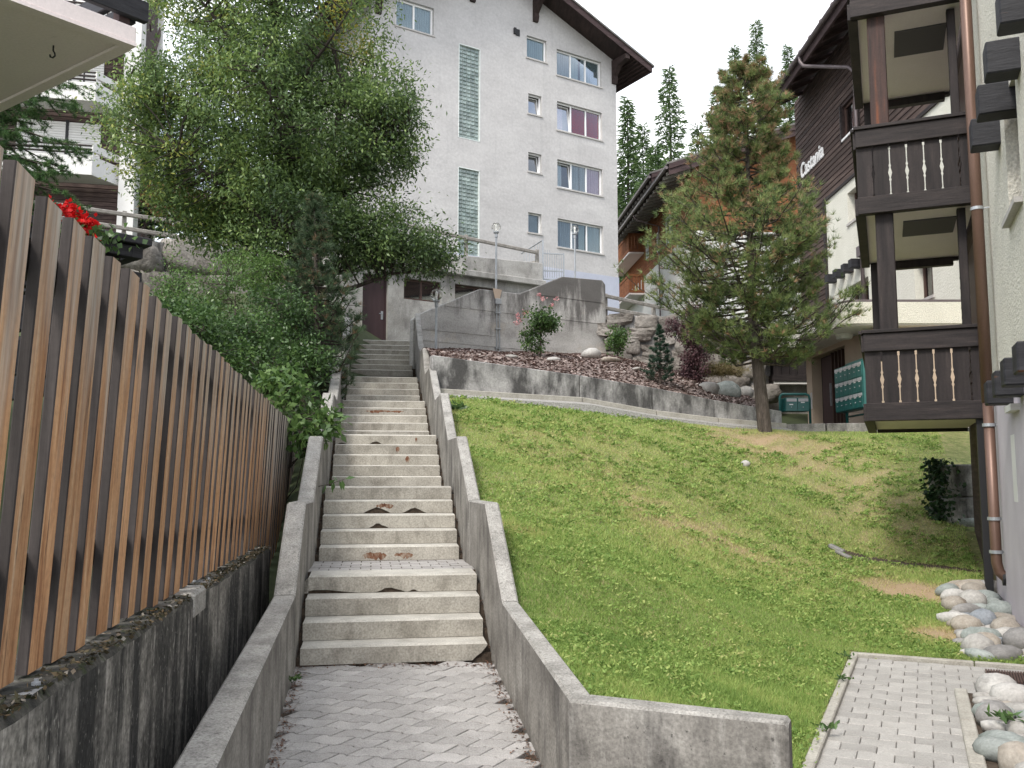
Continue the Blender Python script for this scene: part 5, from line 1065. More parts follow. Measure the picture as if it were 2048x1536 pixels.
def stone(px_or_p, size, colour, label, cat='stone', group=None, name='river_stone', az=None, sink=.35, seed=None, sub=2):
    p = Vector(px_or_p); seed = seed if seed is not None else random.randrange(10 ** 6)
    me = blob(name, (size[0] / 2, size[1] / 2, size[2] / 2), seed, STM[colour], sub, .16, .9)
    for v in me.vertices: v.co.z += size[2] * (.5 - sink)
    o = bpy.data.objects.new(name, me); COL.objects.link(o); o.location = p; o.rotation_euler = (random.uniform(-.1, .1), random.uniform(-.1, .1), random.uniform(0, 6.28) if az is None else az); ORG[o] = p
    return tag(o, label, cat, group)
def scatter(inside, bounds, rmin, rmax, want, seed, zf, where, taken):
    rr = random.Random(seed); pts = []; cols = ['pale grey'] * 5 + ['white'] * 3 + ['grey'] * 3 + ['greenish'] * 4 + ['bluish'] * 2 + ['tan'] * 3
    for it in range(9000):
        if len(pts) >= want: break
        r = lerp(rmax, rmin, min(1, it / 4000)) * rr.uniform(.85, 1.1); x = rr.uniform(bounds[0], bounds[1]); y = rr.uniform(bounds[2], bounds[3])
        if not inside(x, y): continue
        if any((x - a) ** 2 + (y - b) ** 2 < ((r + c) * .82) ** 2 for a, b, c in taken): continue
        taken.append((x, y, r)); pts.append((x, y, r)); c = rr.choice(cols)
        for att in range(40):
            c = rr.choice(cols); shp, fx, fy, fz = rr.choice((('round', 2.0, 1.95, 1.5), ('flat', 2.3, 1.8, .9), ('oval', 2.5, 1.6, 1.3), ('long', 2.7, 1.35, 1.15), ('plump', 2.1, 1.8, 1.75)))
            szn = 'large' if r > rmax * .8 else 'middle sized' if r > rmax * .6 else 'small'; lb = f'{szn} {c} {shp} river stone {where(x, y)}'
            if lb not in USED: break
        USED.add(lb)
        s = (fx * r, fy * r, fz * r)
        stone((x, y, zf(x, y)), s, c, lb, 'stone', 'rounded river stones along the mauve wall', az=rr.uniform(-.8, .8) - rad(25), seed=rr.randrange(10 ** 6), sink=.2)
def nwu(x, y): d = V(x, y, 0) - NW.o; return d.dot(NW.t), d.dot(NW.n)
def inB(x, y):
    u, w = gu(x, y); a, d = nwu(x, y); return -1.4 < u < 2.22 and w > .92 and d > .12 and x < y * .60
scatter(inB, (2.3, 4.8, 3.9, 7.4), .055, .125, 150, 5, lambda x, y: .02, lambda x, y: ('touching the path kerb' if gu(x, y)[1] < 1.05 else 'away from the path kerb') + (', near the foot grate' if y > 6.5 else ', middle of the bed' if y > 5.7 else ', near the frame bottom'), [])
e1 = [atZ(px, py, .12) for px, py in ((1893, 1185), (1905, 1240), (1925, 1275), (1950, 1312))]
def inA(x, y):
    u, w = gu(x, y); a, d = nwu(x, y)
    lim = interp(y, sorted([(p.y, p.x) for p in e1])); return d > .13 and x > lim and u > 3.55 and y < 11.2
scatter(inA, (3.5, 6.4, 7.8, 11.4), .06, .15, 95, 9, lambda x, y: lawn_h(x, y) + .0, lambda x, y: ('against the mauve wall' if nwu(x, y)[1] < .5 else 'on the lawn side') + (' near the black post' if y > 10.1 else ' below the pipe bend' if y > 9.2 else ' beyond the path end kerb'), [])
mb = MB(); q = [gp(-1.6, .85, .012), gp(2.24, .81, .012), gp(2.24, 2.6, .012), gp(-1.6, 2.6, .012)]; mb.add(q, [(0, 3, 2, 1)][::-1]); mb.f = [(0, 1, 2, 3)[::-1]]
g = mb.build('stone_bed', M['soil'], org=gp(0, 1.5, 0)); g['kind'] = 'structure'
q = lawn_pt(1940, 1186); stone((q.x, q.y, q.z), (.62, .36, .22), 'tan', 'long flat brownish boulder lying against the black post', 'stone', az=.1, sink=.2)
q = lawn_pt(1936, 1050); stone((q.x, q.y, q.z), (.42, .3, .2), 'greenish', 'greenish boulder below the concrete well ring', 'stone', az=.1, sink=.2)
q = lawn_pt(1491, 934); stone((q.x, q.y, q.z), (.17, .14, .14), 'pale grey', 'small pale stone lying alone on the open lawn', 'stone', sink=.2)
for (px, py, s, c, lb) in ((1180, 716, (.95, .55, .34), 'white', 'large whitish rock on the mulch below the big wall'), (1225, 722, (.6, .35, .16), 'tan', 'flat brownish rock right of the whitish rock on the mulch'), (1105, 723, (.42, .25, .13), 'white', 'small pale rock at the foot of the rose bush'), (1018, 717, (.3, .2, .1), 'pale grey', 'small pale rock below the conduits on the mulch'), (1275, 738, (.35, .22, .1), 'pale grey', 'thin pale rock beside the young spruce'), (1452, 790, (.8, .6, .5), 'greenish', 'mossy greenish boulder left of the pine trunk'), (1420, 785, (.6, .5, .4), 'grey', 'grey boulder below the dry grass tuft'), (1490, 792, (.5, .4, .35), 'pale grey', 'pale boulder half hidden by the pine trunk')):
    p = bed_hit(px, py); stone(p, s, c, lb, 'rock', name='rock', sub=2, sink=.3)
# natural stone wall right of the big wall and rock wall behind the bushes on the left
def block_stone(name, a, b, c, rr):
    """rough quarried block: a subdivided box with knocked-off corners and a broken face"""
    import bmesh
    bm = bmesh.new(); bmesh.ops.create_cube(bm, size=2.0); bmesh.ops.subdivide_edges(bm, edges=bm.edges[:], cuts=3, use_grid_fill=True); ph = [(rr.uniform(1.0, 3.2), rr.uniform(0, 6), V(rr.gauss(0, 1), rr.gauss(0, 1), rr.gauss(0, 1)).normalized()) for _ in range(5)]
    sh = [rr.uniform(-.22, .22) for _ in range(4)]
    for v in bm.verts:
        n = v.co.copy(); k = sum(1 for q in n if abs(q) > .99); n *= (1.0, 1.0, .97, .88)[k]
        g = 1 + sum(.05 * math.sin(f * n.dot(d) * 2 + p) for f, p, d in ph)
        v.co = V((n.x + sh[0] * n.z * (.5 if n.x > 0 else -.2)) * a * g, n.y * b * (g + rr.uniform(-.05, .05)), (n.z + sh[1] * n.x * .35) * c * g)
    me = bpy.data.meshes.new(name); bm.to_mesh(me); bm.free(); me.materials.append(M['rock']); me.polygons.foreach_set('use_smooth', [rr.random() < .5] * len(me.polygons)); return me
def rubble(root, F, u0, u1, zb, zt, rows, seed, name='stone', dep=.35, wmin=.5, wmax=1.2):
    rr = random.Random(seed); mb = MB(); mb.hexa([F.pt(u0, zb(u0) - .6, -.9), F.pt(u1, zb(u1) - .6, -.9), F.pt(u1, zb(u1) - .6, .06), F.pt(u0, zb(u0) - .6, .06), F.pt(u0, zt(u0), -.9), F.pt(u1, zt(u1), -.9), F.pt(u1, zt(u1) - .05, .06), F.pt(u0, zt(u0) - .05, .06)]); mb.build('core', M['lowwall'], root)
    for r in range(rows):
        u = u0 - rr.uniform(0, .5)
        while u < u1:
            w = rr.uniform(wmin, wmax); uc = u + w / 2
            if uc > u1 + .2: break
            z0 = lerp(zb(uc) - .2, zt(uc), r / rows); z1 = lerp(zb(uc) - .2, zt(uc), (r + 1) / rows); h_ = z1 - z0
            me = block_stone(name, w * .5 - .012, dep, h_ * .5 - .008, rr)
            place(name, me, root, F.pt(uc, (z0 + z1) / 2 + rr.uniform(-.06, .06) * h_, -.16 + rr.uniform(-.05, .05)), (rr.uniform(-.06, .06), rr.uniform(-.10, .10), math.atan2(F.t.y, F.t.x)))
            u += w
sw = thing('stone_wall', SWF.pt(1.8, 5), 'dry stone wall of big grey boulders right of the large concrete wall', 'wall')
rubble(sw, SWF, .05, 4.4, lambda u: 5.3 - .28 * u, lambda u: 6.62 - .10 * u, 4, 3, wmin=.4, wmax=1.15)
mb = MB(); mb.fbox(SWF, 3.2, 7.6, 3.2, 5.7, -1.3, -.9); g = mb.build('wall_panel', M['concrete'], sw)
RF = Fac(tuple(atY(250, 430, 25))[:2], 57)
rwl = thing('rock_wall', RF.pt(3, 6), 'pale cracked rock wall below the grey rail fence behind the bushes on the left', 'wall')
rubble(rwl, Fac(tuple(RF.pt(0, 0, .35))[:2], 57), -.6, 6.5, lambda u: 5.0, lambda u: 8.32 + .035 * u, 4, 8, wmin=.7, wmax=1.9, dep=.4)
mb = MB(); P = RF.pt; mb.prism([P(-9, 8.0, .2), P(7, 8.4, .2), P(7, 8.6, -5.5), P(-9, 8.2, -5.5)], (0, 0, -.2)); g = mb.build('upper_road', M['asphalt'], org=P(0, 8)); g['kind'] = 'structure'
# ---- post and rail fences
def rail_fence(F, label, uposts, rails, zpost, th=.09, group=None):
    f = thing('rail_fence', F.pt(uposts[0], zpost(uposts[0])[0]), label, 'fence', group)
    for u in uposts:
        a, b = zpost(u); mb = MB(); mb.fbox(F, u - .055, u + .055, a, b, -.12, -.01); mb.build('post', M['greyrail'], f, bevel=.01)
    for (u0, z0, u1, z1) in rails:
        mb = MB(); mb.beam(F.pt(u0, z0, .035), F.pt(u1, z1, .035), .08, th * 1.3); mb.build('rail', M['greyrail'], f, bevel=.02)
    return f
def Rz(F, px, py): return F.at(px, py)
(a0, b0), (a1_, b1_), (a2, b2) = Rz(RF, 99, 408), Rz(RF, 250, 428), Rz(RF, 407, 452); (c0, d0), (c1_, d1_) = Rz(RF, 191, 448), Rz(RF, 506, 498)
zt1 = lambda u: b0 + (b2 - b0) * (u - a0) / (a2 - a0); zl1 = lambda u: d0 + (d1_ - d0) * (u - c0) / (c1_ - c0)
rail_fence(RF, 'grey weathered rail fence along the upper road above the rock wall', [a1_ - 2.9, a1_, a1_ + 2.95, a1_ + 5.9], [(a0 - 4, zt1(a0 - 4), a1_ + 6.5, zt1(a1_ + 6.5)), (a0 - 4, zl1(a0 - 4), a1_ + 6.5, zl1(a1_ + 6.5))], lambda u: (zl1(u) - .45, zt1(u) + .12))
RP = Fac(tuple(GAR.pt(0, 0, -.05))[:2], 58); (a0, b0), (a2, b2) = Rz(RP, 905, 471), Rz(RP, 1074, 506); zt2 = lambda u: b0 + (b2 - b0) * (u - a0) / (a2 - a0)
f2 = rail_fence(RP, 'grey wooden handrail on the outbuilding parapet', [RP.at(934, 490)[0] - 3.2, RP.at(934, 490)[0], RP.at(1076, 512)[0]], [(a0 - 4.5, zt2(a0 - 4.5), a2, zt2(a2))], lambda u: (8.55 + .04 * u, zt2(u) + .14))
mb = MB(); mb.beam(RP.pt(a2 - .1, zt2(a2) - .35, .03), RP.pt(a2 - 1.5, zt2(a2) - .75, -.9), .1, .1); mb.build('brace', M['greyrail'], f2)
R3 = Fac(tuple(atY(1215, 600, 28))[:2], 50); (a0, b0), (a2, b2) = Rz(R3, 1213.5, 593), Rz(R3, 1345, 621); (c0, d0), (c1_, d1_) = Rz(R3, 1213, 617), Rz(R3, 1310, 635)
z3t = lambda u: b0 + (b2 - b0) * (u - a0) / (a2 - a0); z3l = lambda u: d0 + (d1_ - d0) * (u - c0) / (c1_ - c0); u3 = R3.at(1310, 620)[0]
rail_fence(R3, 'grey wooden rail fence on top of the dry stone wall beside the pine', [a0 + .0, u3, u3 + 2.6], [(a0 - .3, z3t(a0 - .3), u3 + 3, z3t(u3 + 3)), (a0 - .3, z3l(a0 - .3), u3 + 3, z3l(u3 + 3))], lambda u: (z3l(u) - .5, z3t(u) + .1))
mb = MB(); mb.prism([(3.0, 27.3, 6.3), (8, 26.4, 5.9), (9, 34, 6.4), (4, 36, 7.2)], (0, 0, -.3)); g = mb.build('upper_path', M['gravel'], org=(5, 30, 6)); g['kind'] = 'structure'
# ---- galvanised gate and stair railing beside the parapet
gf = Fac(tuple(atY(1086, 520, 31.0))[:2], 78); gz = lambda px, py: gf.at(px, py)
gt = thing('metal_gate', gf.pt(0, 8.5), 'galvanised barred gate and handrail between the parapet and the white house', 'gate')
(u0, zt_), (u1_, zb_) = gz(1086, 505), gz(1128, 556)
zhi = gz(1086, 480)[1]
for (a, b, c, e) in ((0 - .03, .03, zb_ - .2, zhi), (u1_ - .02, u1_ + .02, zb_ - .2, zt_ + .02)): mb = MB(); mb.fbox(gf, a, b, c, e, -.05, 0); mb.build('post', M['galv'], gt)
for zz in (zt_, zt_ - .62, zb_ - .05): mb = MB(); mb.fbox(gf, .03, u1_ - .02, zz - .04, zz, -.045, -.005); mb.build('rail', M['galv'], gt)
for i in range(1, 9): uu = u1_ * i / 9; mb = MB(); mb.fbox(gf, uu - .01, uu + .01, zb_, zt_ + (.1 if i < 4 else -.04), -.035, -.015); mb.build('bar', M['galv'], gt)
hp0 = gf.pt(0, zhi, -.02); hp1 = atY(1043, 507, 32.5)
mb = MB(); mb.tube([hp0, hp1], .025, 8); mb.build('handrail', M['galv'], gt)
for i in range(1, 8): p = lerp(hp0, hp1, i / 8); mb = MB(); mb.tube([p, p - V(0, 0, .75)], .01, 6); mb.build('bar', M['galv'], gt)
# ---- globe lamps
def lamp(p, ztop, r, label, zb):
    t = thing('globe_lamp', (p[0], p[1], zb), label, 'lamp', 'globe lamps on grey posts'); x, y = p[0], p[1]
    mb = MB(); mb.lathe((x, y, 0), [(.055, zb), (.055, zb + .02), (.032, zb + .03), (.03, ztop - r - .16), (.045, ztop - r - .15), (.045, ztop - r - .04), (.085, ztop - r - .02), (.085, ztop - r + .015)], 12); mb.build('post', M['galv'], t, smooth=False)
    mb = MB(); mb.lathe((x, y, ztop), [(r * math.sin(math.pi * (.09 + .91 * i / 14)) if i < 14 else .004, -r * math.cos(math.pi * (.09 + .91 * i / 14))) for i in range(15)], 20); mb.build('globe', M['globe'], t, smooth=True)
    mb = MB(); mb.lathe((x, y, ztop), [(.03, -r + .02), (.03, -.06), (.022, -.055), (.035, -.02), (.035, .06), (.01, .09)], 10); mb.build('bulb', M['frame'], t, smooth=True)
    mb = MB(); mb.lathe((x, y, ztop), [(r * .75, r * .66 + .003), (r * .5, r * .868 + .003), (.01, r + .003)], 16); mb.build('cap', M['globe'], t, smooth=True)
p = atY(873, 590, 22.0); lamp((p.x, p.y), p.z, .15, 'lowest clear globe lamp, on a post before the concrete wall at the stair top', 4.35)
p = atY(992.5, 455, 25.9); lamp((p.x, p.y), p.z, .145, 'middle globe lamp standing behind the low dip of the concrete wall', 6.5)
p = atY(1149.5, 459, 28.6); lamp((p.x, p.y), p.z, .14, 'right globe lamp before the lowest window of the white house', 7.2)
jb = thing('junction_box', BIG.pt(2.55, 6.5), 'small grey junction box with two conduits running down the concrete wall', 'junction box')
mb = MB(); mb.fbox(BIG, 2.46, 2.64, 6.46, 6.62, .015, .10); mb.build('box', M['galv'], jb, bevel=.01)
for du in (-.04, .05): mb = MB(); mb.tube([BIG.pt(2.55 + du, 6.46, .045), BIG.pt(2.55 + du, 4.9, .045)], .018, 8); mb.build('conduit', M['galv'], jb)
for z in (5.2, 5.75, 6.2): mb = MB(); mb.fbox(BIG, 2.47, 2.64, z, z + .03, .014, .075); mb.build('clip', M['galv'], jb)
# ---- green letter boxes
def tubeframe(t, pts, r=.028): mb = MB(); mb.tube(pts, r, 10); return mb.build('frame', M['green'], t, smooth=True)
MX = Fac((7.62, 19.45), 0, -1)
mbx = thing('letterbox_bank', (7.75, 20.3, 2.7), 'large green bank of letter boxes in three rows on a tubular stand', 'letterbox', 'green letter boxes at the entrance')
mb = MB(); mb.fbox(MX, 0, 1.68, 3.11, 4.15, -.28, -.012); mb.build('cabinet', M['green'], mbx, bevel=.008)
for r in range(3):
    for c_ in range(6):
        u0 = .02 + c_ * .274; z0 = 3.125 + r * .34
        mb = MB(); mb.fbox(MX, u0 + .004, u0 + .270, z0 + .004, z0 + .332, -.011, .006); d_ = mb.build('letterbox_door', M['green'], mbx, org=MX.pt(u0, z0), bevel=.003)
        mb = MB(); mb.fbox(MX, u0 + .018, u0 + .256, z0 + .252, z0 + .318, .0065, .013); mb.build('flap', M['silver'], d_)
        mb = MB(); mb.fbox(MX, u0 + .09, u0 + .20, z0 + .226, z0 + .246, .0065, .010); mb.build('name_plate', M['paper'], d_)
        mb = MB(); mb.tube([MX.pt(u0 + .137, z0 + .13, .006), MX.pt(u0 + .137, z0 + .13, .02)], .012, 8); mb.build('lock', M['silver'], d_)
tubeframe(mbx, [V(7.9, 19.40, 2.65), V(7.9, 19.40, 4.16), V(7.9, 19.48, 4.24), V(7.9, 21.1, 4.24), V(7.9, 21.18, 4.16), V(7.9, 21.18, 2.65)], .035); tubeframe(mbx, [V(7.9, 19.4, 3.02), V(7.9, 21.18, 3.02)], .022)
S2 = Fac(tuple(atY(1571, 815, 21.5))[:2], 90)
bz = atY(1571, 822.5, 21.5).z
sb_ = thing('letterbox', S2.pt(.3, 2.7), 'small green two door letter box on a bent tube stand left of the entrance', 'letterbox', 'green letter boxes at the entrance')
mb = MB(); mb.fbox(S2, 0, .58, bz, bz + .33, -.36, -.012); mb.build('cabinet', M['green'], sb_, bevel=.008)
for c_ in range(2):
    u0 = .012 + c_ * .279; mb = MB(); mb.fbox(S2, u0 + .003, u0 + .276, bz + .006, bz + .324, -.011, .006); d_ = mb.build('letterbox_door', M['green'], sb_, bevel=.003)
    mb = MB(); mb.fbox(S2, u0 + .02, u0 + .258, bz + .235, bz + .308, .0065, .013); mb.build('flap', M['silver'], d_)
    mb = MB(); mb.fbox(S2, u0 + .08, u0 + .17, bz + .15 + .05 * c_, bz + .175 + .05 * c_, .0065, .01); mb.build('name_plate', M['paper'], d_)
    mb = MB(); mb.tube([S2.pt(u0 + .13, bz + .1, .006), S2.pt(u0 + .13, bz + .1, .018)], .01, 8); mb.build('lock', M['silver'], d_)
P = S2.pt; tubeframe(sb_, [P(-.07, 2.65, -.2), P(-.07, bz + .34, -.2), P(-.05, bz + .40, -.2), P(.0, bz + .43, -.2), P(.56, bz + .43, -.2), P(.63, bz + .40, -.2), P(.65, bz + .34, -.2), P(.65, 2.65, -.2)], .03)
# ---- old well ring with ivy on the bank
q = atY(1921, 1040, 14.6)
wr = thing('well_ring', (q.x, q.y, .8), 'old concrete well ring half buried in the bank under the balcony, ivy on its left', 'well ring')
for (z0, z1, r) in ((.3, 1.29, .44), (1.30, 1.80, .44)):
    mb = MB(); mb.lathe((q.x, q.y, 0), [(r - .01, z0), (r, z0 + .015), (r, z1 - .02), (r - .02, z1), (r - .08, z1), (r - .08, z1 - .2)], 28); mb.build('concrete_ring', M['lowwall'], wr, smooth=False)
# ---- gash in the lawn with slabs
ga = lawn_pt(1678, 1103); gb_ = lawn_pt(1960, 1146); mb = MB(); n = 30; vs = []
for i in range(n + 1):
    t = i / n; px = lerp(1676, 1962, t); py = lerp(1098, 1142, t ** .75); w = (14 if t < .1 else 17 * (1 - t) + 3) * random.uniform(.7, 1.2)
    a = lawn_pt(px, py); b = lawn_pt(px, py + w); a.z += .014; b.z += .012; m_ = (a + b) / 2; m_.z += .002; vs += [a, m_, b]
mb.add(vs, [(i * 3 + j, i * 3 + j + 3, i * 3 + j + 4, i * 3 + j + 1) for i in range(n) for j in range(2)]); g = mb.build('bare_soil', M['soil'], org=ga); g['kind'] = 'structure'
for (px, py, s, lb) in ((1672, 1104, (.2, .10, .06), 'grey stone slab tilted at the left end of the bare gash in the lawn'), (1686, 1116, (.2, .08, .05), 'smaller grey slab lying below the tilted slab in the lawn')):
    q = lawn_pt(px, py); mb = MB(); mb.beam((q.x - .07, q.y + .07, q.z + .09), (q.x + .09, q.y - .07, q.z + .0), s[1], s[2]); o = mb.build('stone_slab', STM['grey'], org=q, bevel=.015); tag(o, lb, 'stone')
# ---- entrance grate on the path
a, b, c, e = atZ(1972, 1342, .012), atZ(2050, 1348, .012), atZ(2050, 1374, .012), atZ(1976, 1364, .012)
gr = thing('door_mat', a, 'dark ribbed foot grate set in the path at the right edge', 'foot grate')
ux = (b - a); uy = (e - a); mb = MB(); mb.prism([a, b + ux * .8, c + ux * .8, e], (0, 0, .006)); mb.build('tray', M['black'], gr)
for i in range(26): p0 = a + ux * (1.8 * i / 26) + V(0, 0, .012); mb = MB(); mb.beam(p0, p0 + uy, .012, .012); mb.build('rib', M['dkframe'], gr)
# ================================================================ VEGETATION
def unit(a): return a / np.maximum(np.linalg.norm(a, axis=-1, keepdims=True), 1e-9)
def rand_dirs(n): return unit(rng.normal(size=(n, 3)))
def leaf_quads(c, d, L, W, nrm=None):
    n = len(c); s = unit(np.cross(d, rand_dirs(n) if nrm is None else nrm)); L = np.broadcast_to(L, n)[:, None]; W = np.broadcast_to(W, n)[:, None]
    nn = np.cross(s, d)
    v = np.empty((n, 4, 3)); v[:, 0] = c; v[:, 1] = c + d * L * .45 + s * W / 2 + nn * W * .12; v[:, 2] = c + d * L - nn * L * .08; v[:, 3] = c + d * L * .45 - s * W / 2 + nn * W * .12
    return v.reshape(-1, 3), np.arange(n * 4).reshape(n, 4)
def needle_tris(c, d, m, L, w, spread=.8):
    """m needles in a cone round d at every centre"""
    n = len(c); C2 = np.repeat(c, m, 0); D = unit(np.repeat(d, m, 0) + rng.normal(size=(n * m, 3)) * spread); s = unit(np.cross(D, rand_dirs(n * m)))
    LL = (np.repeat(np.broadcast_to(L, n), m) * rng.uniform(.7, 1.15, n * m))[:, None]
    v = np.empty((n * m, 3, 3)); v[:, 0] = C2 - s * w / 2; v[:, 1] = C2 + s * w / 2; v[:, 2] = C2 + D * LL
    return v.reshape(-1, 3), np.arange(n * m * 3).reshape(-1, 3)
GREEN = [(0.0, (0.035, 0.062, 0.03)), (0.35, (0.085, 0.14, 0.055)), (0.7, (0.18, 0.27, 0.085)), (0.93, (0.29, 0.38, 0.11)), (1.0, (0.5, 0.43, 0.08))]
M['leaf'] = leaf_mat('willow_leaf', GREEN, trans=.35, rough=.42, spec=.5)
M['leaf2'] = leaf_mat('shrub_leaf', [(0, (0.035, 0.07, 0.025)), (.5, (0.09, 0.17, 0.05)), (1, (0.21, 0.33, 0.09))], trans=.35, rough=.4, spec=.5)
M['needle'] = leaf_mat('pine_needle', [(0, (0.065, 0.105, 0.04)), (.35, (0.18, 0.245, 0.085)), (.62, (0.31, 0.36, 0.14)), (.70, (0.31, 0.23, 0.12)), (1, (0.44, 0.27, 0.17))], trans=.2, rough=.55)
M['needle_dark'] = leaf_mat('dark_pine_needle', [(0, (0.03, 0.055, 0.028)), (.5, (0.075, 0.12, 0.06)), (.85, (0.13, 0.185, 0.095)), (1, (0.24, 0.13, 0.08))], trans=.15)
M['spruce'] = leaf_mat('spruce_needle', [(0, (0.02, 0.045, 0.03)), (.6, (0.04, 0.085, 0.055)), (1, (0.07, 0.13, 0.08))], trans=.15)
M['larch'] = leaf_mat('larch_needle', [(0, (0.04, 0.09, 0.035)), (.5, (0.09, 0.18, 0.06)), (1, (0.17, 0.27, 0.09))], trans=.3)
M['purple'] = leaf_mat('purple_leaf', [(0, (0.03, 0.016, 0.022)), (1, (0.17, 0.09, 0.10))], trans=.2)
M['drygrass'] = leaf_mat('dry_grass', [(0, (0.12, 0.11, 0.03)), (.5, (0.25, 0.21, 0.09)), (1, (0.36, 0.28, 0.18))], trans=.3)
M['petal_red'] = leaf_mat('red_petal', [(0, (0.45, 0.004, 0.006)), (1, (0.72, 0.02, 0.02))], trans=.3)
M['petal_pink'] = leaf_mat('pink_petal', [(0, (0.55, 0.22, 0.24)), (1, (0.75, 0.45, 0.45))], trans=.3)
M['grass'] = leaf_mat('lawn_grass', [(0, (0.10, 0.18, 0.04)), (.35, (0.26, 0.39, 0.10)), (.6, (0.42, 0.50, 0.16)), (.8, (0.50, 0.47, 0.21)), (1, (0.55, 0.43, 0.26))], trans=.35, rough=.6)
M['forest'] = leaf_mat('far_conifer', [(0, (0.04, 0.075, 0.03)), (.5, (0.09, 0.15, 0.055)), (1, (0.16, 0.24, 0.08))], trans=.25)

def skeleton(trunk, clumps, r0, nlimb, twig=.012, mb=None):
    """trunk: list of points; limbs to far-apart clumps, twigs to every clump"""
    mb = mb or MB(); T = [Vector(p) for p in trunk]; k = len(T)
    mb.tube(T, [r0 * (1 - .75 * i / (k - 1)) for i in range(k)], 9)
    cl = np.array(clumps); idx = [int(np.argmax(np.linalg.norm(cl - np.array(T[-1]), axis=1)))]
    dist = np.linalg.norm(cl - cl[idx[0]], axis=1)
    while len(idx) < min(nlimb, len(cl)): j = int(np.argmax(dist)); idx.append(j); dist = np.minimum(dist, np.linalg.norm(cl - cl[j], axis=1))
    samples = []; 
    for i in range(k - 1):
        for t in np.linspace(0, 1, 5)[:-1]: samples.append(lerp(T[i], T[i + 1], t))
    for j in idx:
        e = Vector(cl[j]); zt = max(T[0].z + .15 * (T[-1].z - T[0].z), e.z - .5 * math.hypot(e.x - T[0].x, e.y - T[0].y) - .3)
        zt = min(zt, T[-1].z - .1); q = (zt - T[0].z) / (T[-1].z - T[0].z) * (k - 1); i = max(0, min(k - 2, int(q))); s = lerp(T[i], T[i + 1], q - i)
        m1 = lerp(s, e, .35) + V(random.uniform(-.1, .1), random.uniform(-.1, .1), -.05 * (e - s).length); m2 = lerp(s, e, .7) + V(random.uniform(-.12, .12), random.uniform(-.12, .12), .02)
        r1 = r0 * .34; mb.tube([s, m1, m2, e], [r1, r1 * .7, r1 * .42, r1 * .15], 6)
        for t in np.linspace(.25, 1, 6): samples += [lerp(s, m1, t), lerp(m1, m2, t), lerp(m2, e, t)]
    S = np.array(samples)
    for c in cl:
        d = np.linalg.norm(S - c, axis=1) + .6 * np.maximum(0, S[:, 2] - c[2]); a = Vector(S[int(np.argmin(d))]); b = Vector(c); m = lerp(a, b, .55) + V(random.uniform(-.08, .08), random.uniform(-.08, .08), random.uniform(-.05, .1)) * min(1, (b - a).length)
        mb.tube([a, m, b], [twig * 1.6, twig, twig * .4], 4, caps=False)
    return mb
def in_ellipsoids(n, els, gap=.0):
    """clump centres in a union of ellipsoids (cx,cy,cz,rx,ry,rz,weight), more of them towards the outside"""
    out = []; w = np.array([e[6] for e in els], float); w /= w.sum()
    while len(out) < n:
        e = els[int(rng.choice(len(els), p=w))]; d = rand_dirs(1)[0]; r = rng.random() ** .45
        out.append((e[0] + d[0] * e[3] * r, e[1] + d[1] * e[4] * r, e[2] + d[2] * e[5] * r))
    return np.array(out)
def leafy(name, root, clumps, per, rad_, L, W, mat, tint0=.45, tvar=.2, droop=.25, part='crown', light=None):
    n = len(clumps); per_n = rng.poisson(per, n).clip(3); C2 = np.repeat(clumps, per_n, 0); rr = np.repeat(rng.uniform(.6, 1.25, n) * rad_, per_n)
    off = rng.normal(size=(len(C2), 3)) * np.array([1, 1, .75]); off *= (rr * .62)[:, None]; c = C2 + off
    d = unit(unit(off) * .55 + rand_dirs(len(c)) * .8 + np.array([0, 0, -droop])); ct = np.repeat(rng.normal(size=n) * tvar, per_n)
    nrm = unit(np.array([0, 0, 1.0]) + rand_dirs(len(c)) * .9)
    v, f = leaf_quads(c, d, L * rng.uniform(.7, 1.2, len(c)), W * rng.uniform(.75, 1.2, len(c)), nrm)
    t = np.clip(tint0 + ct + rng.normal(size=len(c)) * .13, 0, .84)
    if light is not None: t = t + light(c)
    return np_mesh(part, v, f, mat, root, tint=np.repeat(np.clip(t, 0, 1), 4))

# ---- big deciduous tree left of the stairs
TY = 20.0
def px3(px, py, Y, dy=0): p = atY(px, py, Y); return (p.x, p.y + dy, p.z)
K = TY / 1810
def EL(px, py, rx, ry, depth, w, Y=TY, dy=0): p = px3(px, py, Y, dy); return (p[0], p[1], p[2], rx * K, depth, ry * K, w)
tb0 = px3(603, 700, TY)
bt_ = thing('broadleaf_tree', (tb0[0], tb0[1], bank_z(tb0[0], TY)), 'big airy broadleaf tree with fine leaves and a dark trunk left of the stairs', 'tree')
els = [EL(560, 60, 260, 190, 2.6, 1.5), EL(540, 250, 300, 170, 2.9, 1.9), EL(330, 260, 115, 140, 1.4, .36, dy=-.6), EL(760, 250, 90, 130, 1.5, .55), EL(600, 430, 215, 130, 2.4, 1.25), EL(770, 480, 130, 62, 1.3, .5), EL(400, 400, 120, 75, 1.3, .35), EL(868, 516, 50, 24, .7, .12), EL(640, -120, 170, 150, 2.2, .8), EL(420, -60, 140, 140, 2.0, .5)]
cl = in_ellipsoids(1100, els)
tr_pts = [(tb0[0], tb0[1], bank_z(tb0[0], TY) - .3), px3(600, 560, TY), px3(595, 430, TY), px3(600, 330, TY), px3(560, 190, TY), px3(540, 60, TY), px3(560, -120, TY)]
skeleton(tr_pts, cl, .23, 26, .014).build('trunk', M['darkbark'], bt_, smooth=True)
mb = MB(); q0, q1, q2, q3 = [Vector(px3(*q)) for q in ((602, 420, TY), (665, 300, TY), (690, 180, TY), (650, 40, TY))]; mb.tube([q0, q1, q2, q3], [.13, .1, .07, .03], 8); mb.build('limb', M['darkbark'], bt_, smooth=True)
yl = np.array(px3(690, 50, TY))
